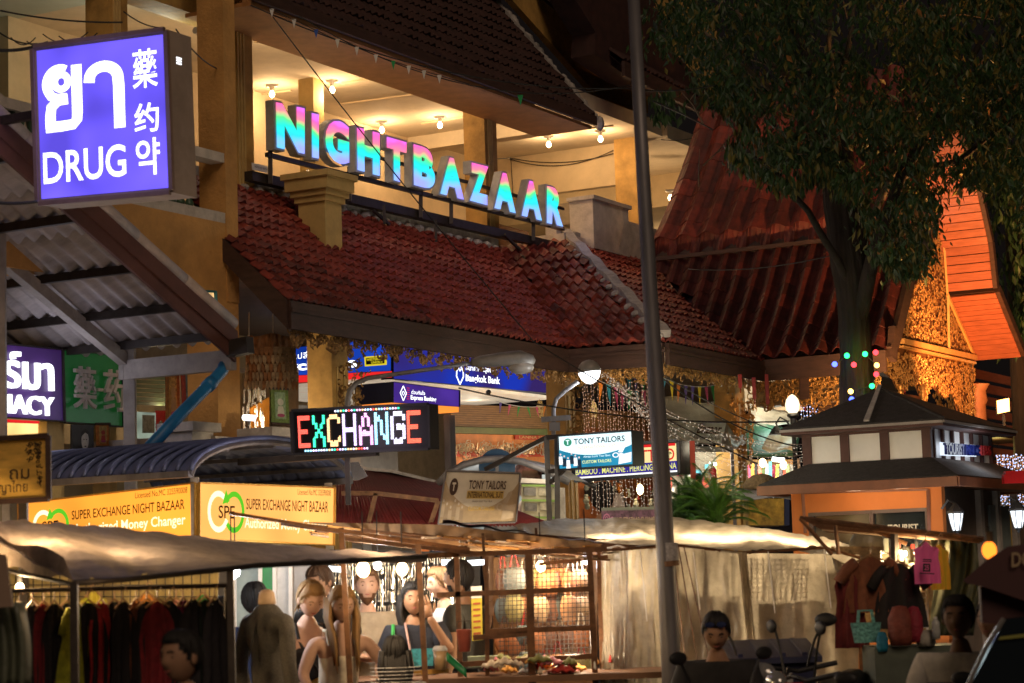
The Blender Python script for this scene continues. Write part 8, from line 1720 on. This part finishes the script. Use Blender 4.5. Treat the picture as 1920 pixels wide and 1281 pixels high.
b = MB(); q = P(1625, 1008, 16.0); b.lathe(q - Z * .1, [(.14, 0), (.13, .07), (.10, .13), (.05, .17), (.01, .18)], 14); o = b.build('plastic_bundle', cloth_translucent('cloudy_plastic', (.45, .40, .28), .4), smooth=True); tag(o, 'cloudy plastic bundle tied on top of the poles before the police booth', 'bundle')
rp = thing('pole_bundle', 'bundle of long rusty poles lying over the right stall in front of the police booth', 'poles', P(1700, 1010, 14.5))
for k in range(9):
    b = MB(); b.tube([P(1500 + k * 6, 970 + k * 3.2, 14.6 + .05 * k), P(1852 - k * 5, 1010 + (k % 4) * 2.2, 14.2 + .05 * k)], .012, 6); b.build('pole', random.choice([M_bar, M_rust, mat('pale_lath')]), rp)
for x0, y0, x1, y1 in ((1566, 985, 1572, 1040), (1676, 1000, 1678, 1290), (1500, 972, 1560, 1040), (1640, 995, 1700, 1020)): b = MB(); a_ = P(x0, y0, 14.6); c_ = P(x1, y1, 14.6); b.tube([a_, c_ if y1 < 1200 else Vector((c_.x, c_.y, 0))], .015 if y1 < 1200 else .03, 6); b.build('prop', M_steel if y1 > 1200 else M_bar, rp)
for (x, y, w, L, n_, c_, lb, sl) in ((1632, 1044, .34, .36, 'brown_red_dress', (.24, .08, .035), 'rust and red smocked dress hanging on the right stall', True), (1684, 1056, .30, .42, 'black_tshirt', (.02, .015, .015), 'black T-shirt hanging beside the smocked dress', True), (1590, 1070, .2, .5, 'dark_red_shawl', (.16, .02, .02), 'dark red shawl in the shade left of the smocked dress', False)):
    garment(lb, P(x, y, 14.0), w, L, mat('cloth_' + n_, c_, .85, var=.4, scale=14, bump=.3), Vector((1, .15, 0)), 1.2, .04, sl)
t = garment('bright pink T-shirt with a black square print hanging on the poles', P(1736, 1016, 13.9), .17, .27, mat('pink_tshirt', (.95, .16, .45), .8, var=.12, emis=(.9, .12, .4), es=.0), Vector((1, .1, 0)), 1.0, .015, False)
q = [P(1725, 1048, 13.8), P(1752, 1049, 13.8), P(1752, 1077, 13.8), P(1724, 1076, 13.8)]; b = MB(); rect_on(b, q, .22, .3, .72, .85, .0); rect_on(b, q, .2, .0, .8, .08, .0); rect_on(b, q, .2, .13, .8, .2, .0); rect_on(b, q, 0, .93, 1, 1, 0); b.build('black_print', M_black, t); b = MB(); text_on(b, q, '25', .32, .4, .62, .75, .004, bold=.02); b.build('number_print', MATS['pink_tshirt'], t)
garment('yellow T-shirt behind the pink one', P(1760, 1020, 14.1), .13, .30, mat('yellow_tshirt', (.70, .48, .03), .8, var=.15), Vector((1, .1, 0)), 1.0, .015, False)
b = MB(); b.grid(lambda u, v: P(1745 + 85 * u + 6 * math.sin(v * 4), 1012 + 180 * v, 14.5 + .06 * math.sin(u * 9 + v * 5) + .03 * math.sin(u * 25 + v * 9)), 30, 20); tag(solid(b.build('green_tarpaulin', mat('olive_tarp', (.10, .11, .06), .6, var=.5, scale=5), smooth=True), .004), 'creased dull olive tarpaulin right of the pink T-shirt', 'tarpaulin')
t = thing('wire_tower', 'white wire rack tower inside the right stall', 'rack', P(1728, 1190, 14.3))
for x in (1716, 1738): b = MB(); b.bar(P(x, 1090, 14.3), P(x + 1, 1185, 14.3), .015); b.build('upright', M_white, t)
for k in range(8): b = MB(); b.bar(P(1714, 1098 + k * 11, 14.3), P(1738, 1099 + k * 11, 14.3), .010); b.build('rung', M_white, t)
b = MB(); b.slab([P(1560, 1200, 15.6), P(1760, 1200, 15.6), P(1760, 1025, 15.6), P(1560, 1025, 15.6)], (0, .04, 0)); o = b.build('right_backcloth', mat('dark_gold_cloth', (.34, .22, .10), .85, var=.8, scale=14)); tag(o, 'mottled golden backcloth of the right stall', 'backcloth')
tr_ = thing('trinket_display', 'cluster of little trinkets glinting at the back of the right stall', 'display', P(1695, 1110, 15.1))
for k in range(60): x = random.uniform(1650, 1745); y = random.uniform(1015, 1115); q = P(x, y, random.uniform(14.8, 15.4)); b = MB(); b.box(q, random.uniform(.02, .05), .03, random.uniform(.03, .10)); b.build('trinket', random.choice([mat('silver_trinket'), mat('red_trinket'), mat('pale_trinket', (.6, .5, .3), .4), mat('glass_trinket')]), tr_)
stallbulb('small warm bulb left of the pink T-shirt', 1719, 1036, 14.6, 10, cord=.1, r=.022); stallbulb('tiny bulb further inside the right stall', 1697, 1038, 15.0, 6, cord=.1, r=.016)
q = P(1625, 1205, 13.6); t = thing('woven_basket', 'turquoise woven plastic basket bag hanging in the right stall', 'basket', q)
b = MB(); b.grid(lambda u, v: q + Vector(((u - .5) * (.155 + .04 * v), -.04 * math.sin(math.pi * u), v * .125)), 16, 10); b.grid(lambda u, v: q + Vector(((u - .5) * (.155 + .04 * v), .04 * math.sin(math.pi * u), v * .125)), 16, 10); b.build('weave', mat('turquoise_weave', (.16, .46, .42), .5, var=.5, scale=55, bump=1, bscale=60), t, smooth=True)
for yy in (-.03, .03): b = MB(); b.tube([q + Vector((-.05, yy, .12)), q + Vector((-.04, yy, .2)), q + Vector((.04, yy, .2)), q + Vector((.05, yy, .12))], .007, 6); b.build('handle', mat('turquoise_weave'), t)
for (x, y, w, h_, n_, c_, lb) in ((1690, 1210, .13, .24, 'red brown rucksack', (.22, .05, .03), 'red-brown bag hanging right of the turquoise basket'), (1716, 1205, .09, .22, 'crimson bag', (.30, .02, .04), 'crimson bag behind the red-brown one'), (1655, 1222, .06, .12, 'blue cloth', (.01, .18, .30), 'small bright blue cloth between the bags'), (1737, 1212, .10, .10, 'plastic sack', (.45, .42, .36), 'pale plastic sack on the bench')):
    q = P(x, y, 13.5); b = MB(); b.lathe(q, [(w * .5, 0), (w * .62, h_ * .25), (w * .6, h_ * .7), (w * .35, h_), (w * .05, h_ * 1.03)], 12); o = b.build('cloth_bag', mat('bag_' + n_.replace(' ', '_'), c_, .7, var=.4, scale=14, bump=.5), smooth=True); tag(o, lb, 'bag')
t = thing('water_bottle', 'clear plastic water bottle on the bench right of the sacks', 'bottle', P(1756, 1198, 13.4)); q = P(1756, 1198, 13.4); b = MB(); b.lathe(q, [(.025, 0), (.027, .05), (.024, .07), (.026, .10), (.01, .125)], 12); b.build('bottle', mat('clear_plastic', (.45, .45, .42), .1, spec=.8), t, smooth=True); b = MB(); b.lathe(q + Z * .122, [(.011, 0), (.011, .015)], 8); b.build('cap', M_white, t)
t = thing('stall_bench', 'grey-green bench box under the bags', 'box', P(1730, 1290, 13.6)); q = P(1722, 1212, 13.5); b = MB(); b.box((q.x, 13.75, (q.z - .0) / 2), .55, .5, q.z); b.build('box', mat('grey_green_box', (.10, .12, .09), .6, var=.3), t)
t = thing('wheelie_bin', 'dark blue plastic bin with ridged lid behind the seated man', 'bin', (P(1440, 1281, 13.4).x, 13.4, 0)); q = P(1440, 1240, 13.4)
b = MB(); b.hexa([Vector((q.x - .2, 13.2, 0)), Vector((q.x + .2, 13.2, 0)), Vector((q.x + .2, 13.6, 0)), Vector((q.x - .2, 13.6, 0)), Vector((q.x - .26, 13.1, q.z)), Vector((q.x + .26, 13.1, q.z)), Vector((q.x + .26, 13.7, q.z)), Vector((q.x - .26, 13.7, q.z))]); b.build('body', mat('navy_plastic', (.03, .035, .09), .45, var=.3), t)
b = MB(); b.slab([Vector((q.x - .29, 13.05, q.z)), Vector((q.x + .29, 13.05, q.z)), Vector((q.x + .29, 13.75, q.z + .09)), Vector((q.x - .29, 13.75, q.z + .09))], (0, 0, .035))
b.build('lid', mat('navy_plastic'), t)
for k in range(4): b = MB(); b.bar(Vector((q.x - .2 + k * .13, 13.1, q.z + .05)), Vector((q.x - .2 + k * .13, 13.7, q.z + .12)), .03, .02); b.build('lid_rib', mat('navy_plastic'), t)
def motorbike(label, px, d, rz, body, scale=1.0, panel=None):
    p = P(px, 1281, d); t = thing('motorbike', label, 'motorbike', (p.x, d, 0), rz); V = lambda x, y, z: Vector((x, y, z)) * scale
    for y, nm in ((-.62, 'front_wheel'), (.62, 'rear_wheel')):
        b = MB(); M_ = Matrix.Rotation(R(90), 3, 'Y'); n = 22; pts = [V(0, y + .27 * math.cos(a_), .29 + .27 * math.sin(a_)) for a_ in [2 * math.pi * i / n for i in range(n + 1)]]; b.tube(pts, .045, 8); b.build(nm, M_black, t, local=True, smooth=True)
        b = MB()
        for k in range(6): a_ = k * math.pi / 3; b.bar(V(0, y, .29), V(0, y + .24 * math.cos(a_), .29 + .24 * math.sin(a_)), .02)
        b.build('spokes', M_galv, t, local=True)
    b = MB(); b.tube([V(0, -.50, .95), V(0, -.62, .29)], .03, 8); b.build('fork', M_galv, t, local=True)
    b = MB(); b.tube([V(0, -.46, .92), V(0, -.38, .55), V(0, 0, .42), V(0, .35, .60), V(0, .75, .82)], [.09, .11, .12, .13, .06], 12); b.build('bodywork', body, t, local=True, smooth=True)
    b = MB(); b.grid(lambda u, v: V((u - .5) * (.34 - .1 * v), -.50 - .12 * math.sin(math.pi * u) + .05 * v, .55 + .42 * v), 10, 8); solid(b.build('leg_shield', panel or body, t, local=True, smooth=True), .03)
    b = MB(); b.tube([V(0, -.05, .76), V(0, .2, .80), V(0, .55, .84), V(0, .75, .84)], [.05, .12, .12, .05], 10); b.build('saddle', M_black, t, local=True, smooth=True)
    b = MB(); b.tube([V(-.34, -.34, 1.02), V(-.16, -.44, .98), V(0, -.46, 1.0), V(.16, -.44, .98), V(.34, -.34, 1.02)], .015, 8); b.build('handlebar', M_black, t, local=True)
    b = MB(); b.ball(V(0, -.55, .97), .07 * scale, 12, 8, (1.2, .8, .9)); b.build('headlight', mat('chrome_lens', (.45, .45, .45), .1, metal=.6), t, local=True, smooth=True)
    for sd in (-1, 1):
        b = MB(); b.tube([V(sd * .20, -.42, 1.0), V(sd * .25, -.42, 1.14), V(sd * .31, -.42, 1.24)], .008, 6); b.build('mirror_stem', M_black, t, local=True)
        b = MB(); b.ball(V(sd * .33, -.43, 1.25), .05 * scale, 12, 8, (1.35, .3, .72)); b.build('mirror', M_black, t, local=True, smooth=True)
    return t
motorbike('dark motorbike with blue and red panels in front of the seated man', 1252, 12.0, R(40), mat('dark_blue_paint', (.02, .03, .10), .25, spec=.7), 1.0, mat('red_paint', (.45, .03, .02), .25, spec=.7))
motorbike('white and red motorbike with upright mirrors beside the blue bin', 1520, 13.4, R(-35), mat('white_paint', (.50, .48, .46), .3), 1.12, mat('white_paint', (.50, .48, .46), .3))
motorbike('black motorbike with a red stripe in front of the basket stall', 1640, 12.4, R(-75), M_black, 1.1, mat('red_paint'))
motorbike('dark maroon motorbike ridden by the man in the white shirt', 1745, 11.0, R(-30), mat('maroon_paint', (.12, .01, .012), .25, spec=.7), .92)
lamp('glint', P(1500, 1100, 10.4), .0, (1, 1, 1), .1) if False else None
rv = thing('red_taxi_truck', 'dark red pickup taxi with DO lettering, cut off by the right edge', 'taxi truck', (P(1930, 1281, 10.2).x + .5, 10.4, 0))
M_rt = mat('dark_red_paint', (.05, .004, .004), .6, var=.2, scale=3, spec=.6)
X1 = P(1812, 1085, 10.0).x
b = MB(); b.slab([P(1843, 1100, 10.0), P(1960, 1140, 10.0), P(1990, 1140, 10.0), P(1990, 1010, 10.0), P(1890, 1025, 10.0), P(1850, 1050, 10.0), P(1806, 1088, 10.0), P(1812, 1094, 10.0)], (.30, 1.3, 0)); b.build('roof_visor', M_rt, rv)
b = MB(); b.slab([P(1838, 1100, 10.1), P(1990, 1100, 10.1), P(1990, 1200, 10.1), P(1880, 1172, 10.1), P(1842, 1168, 10.1)][::-1], (0, .05, 0)); b.build('cab_side', M_rt, rv)
b = MB(); b.tube([P(1882, 1160, 9.9), P(1848, 1215, 9.9), P(1808, 1300, 9.9)], .012, 6); b.build('windscreen_pillar', mat('chrome_strip', (.5, .48, .45), .25, metal=.7), rv)
b = MB(); b.slab([P(1812, 1300, 9.95), P(1990, 1300, 9.95), P(1990, 1150, 9.95), P(1886, 1160, 9.95)], (0, .05, 0)); b.build('windscreen', M_glassy, rv)
b = MB(); a_ = P(1815, 1300, 9.9); c_ = P(1990, 1300, 9.9); b.hexa([Vector((a_.x, 9.5, .35)), Vector((c_.x, 9.5, .35)), Vector((c_.x, 10.9, .35)), Vector((a_.x, 10.9, .35)), Vector((a_.x, 9.5, a_.z)), Vector((c_.x, 9.5, a_.z)), Vector((c_.x, 10.9, a_.z)), Vector((a_.x, 10.9, a_.z))]); b.build('bonnet', M_rt, rv)
b = MB(); b.tube([Vector((a_.x + .15, 9.6, .33)), Vector((a_.x + .38, 9.6, .33))], .33, 18); b.build('wheel', M_black, rv)
q = [P(1896, 1036, 9.98), P(1975, 1028, 9.98), P(1975, 1058, 9.98), P(1896, 1064, 9.98)]; b = MB(); text_on(b, q, 'DO', .0, .0, .5, 1, .01, bold=.02); b.build('lettering', mat('tan_lettering', (.38, .28, .16)), rv)
b = MB(); b.slab([P(1872, 1200, 9.93), P(1990, 1188, 9.93), P(1990, 1180, 9.93), P(1876, 1194, 9.93)], (0, .01, 0)); b.build('sun_strip', mat('dim_yellow_strip', (.25, .25, .04), .6), rv)
t = thing('wall_air_conditioner', 'boxy grey air-conditioner with louvres low behind the last letter of the sign', 'air conditioner', PB(1080, 415, -.6))
q = PB(1085, 405, -.6); b = MB(); b.box(q, .55, .3, .30, Matrix.Rotation(R(60), 3, 'Z')); b.build('casing', mat('stained_grey_casing', (.34, .28, .2), .6, var=.3, dirt=.5), t)
for k in range(4): b = MB(); b.box(q + Vector((0, -.16, -.1 + k * .06)), .46, .03, .02, Matrix.Rotation(R(60), 3, 'Z')); b.build('louvre', M_black, t)
for k, (x0, y0, x1, y1, s_) in enumerate(((955, 296, 1150, 288, .10), (955, 298, 1150, 282, .16), (878, 282, 957, 296, .05), (1240, 262, 1310, 256, .03), (958, 298, 962, 372, .0))):
    wire('wall_cable', PU(x0, y0, 8.97) if x0 > 950 and x1 < 1200 else P(x0, y0, 28), PU(x1, y1, 8.97) if x0 > 950 and x1 < 1200 else P(x1, y1, 29), s_, .006, 14, ('loose cable along the top of the gallery inner wall', 'slack second cable under the first on the gallery inner wall', 'short cable from the middle column to the inner corner', 'thin cable in the far bay right of the lamp post', 'cable dropping down the inner corner of the gallery')[k])
for k in range(5):
    a_ = P(20 + k * 30, 70 + 8 * math.sin(k * 2), 16.6); wire('tangled_cable', a_, a_ + Vector((random.uniform(.15, .4), .1, random.uniform(-.08, .05))), random.uniform(.03, .09), .005, 10, 'tangled black cable by the left gallery lights, strand %s' % ('nearest the edge', 'next to the edge one', 'in the middle', 'beside the column', 'closest to the drug sign')[k])
for k, (x, y, r_) in enumerate(((1300, 1035, .02), (1440, 1034, .02), (1545, 1030, .025), (1200, 1031, .02))):
    b = MB(); q = P(x, y, 14.93); b.tube([q, q - Z * random.uniform(.2, .5) + Vector((.03, 0, 0))], .004, 4); tag(b.build('tie_string', M_white), 'loose tie string hanging from the sheet roof edge, %s' % ('left of the bright panel', 'over the wire shadow', 'far right', 'beside the lamp post')[k], 'string')
b = MB()
for k in range(3): a_ = P(1262 + k * 10, 1024, 14.9); b.tube([a_, P(1290 + k * 26, 1290, 14.6)], .004, 4)
tag(b.build('guy_rope', M_bar, kind='stuff'), 'thin guy ropes slanting down over the plastic sheets')
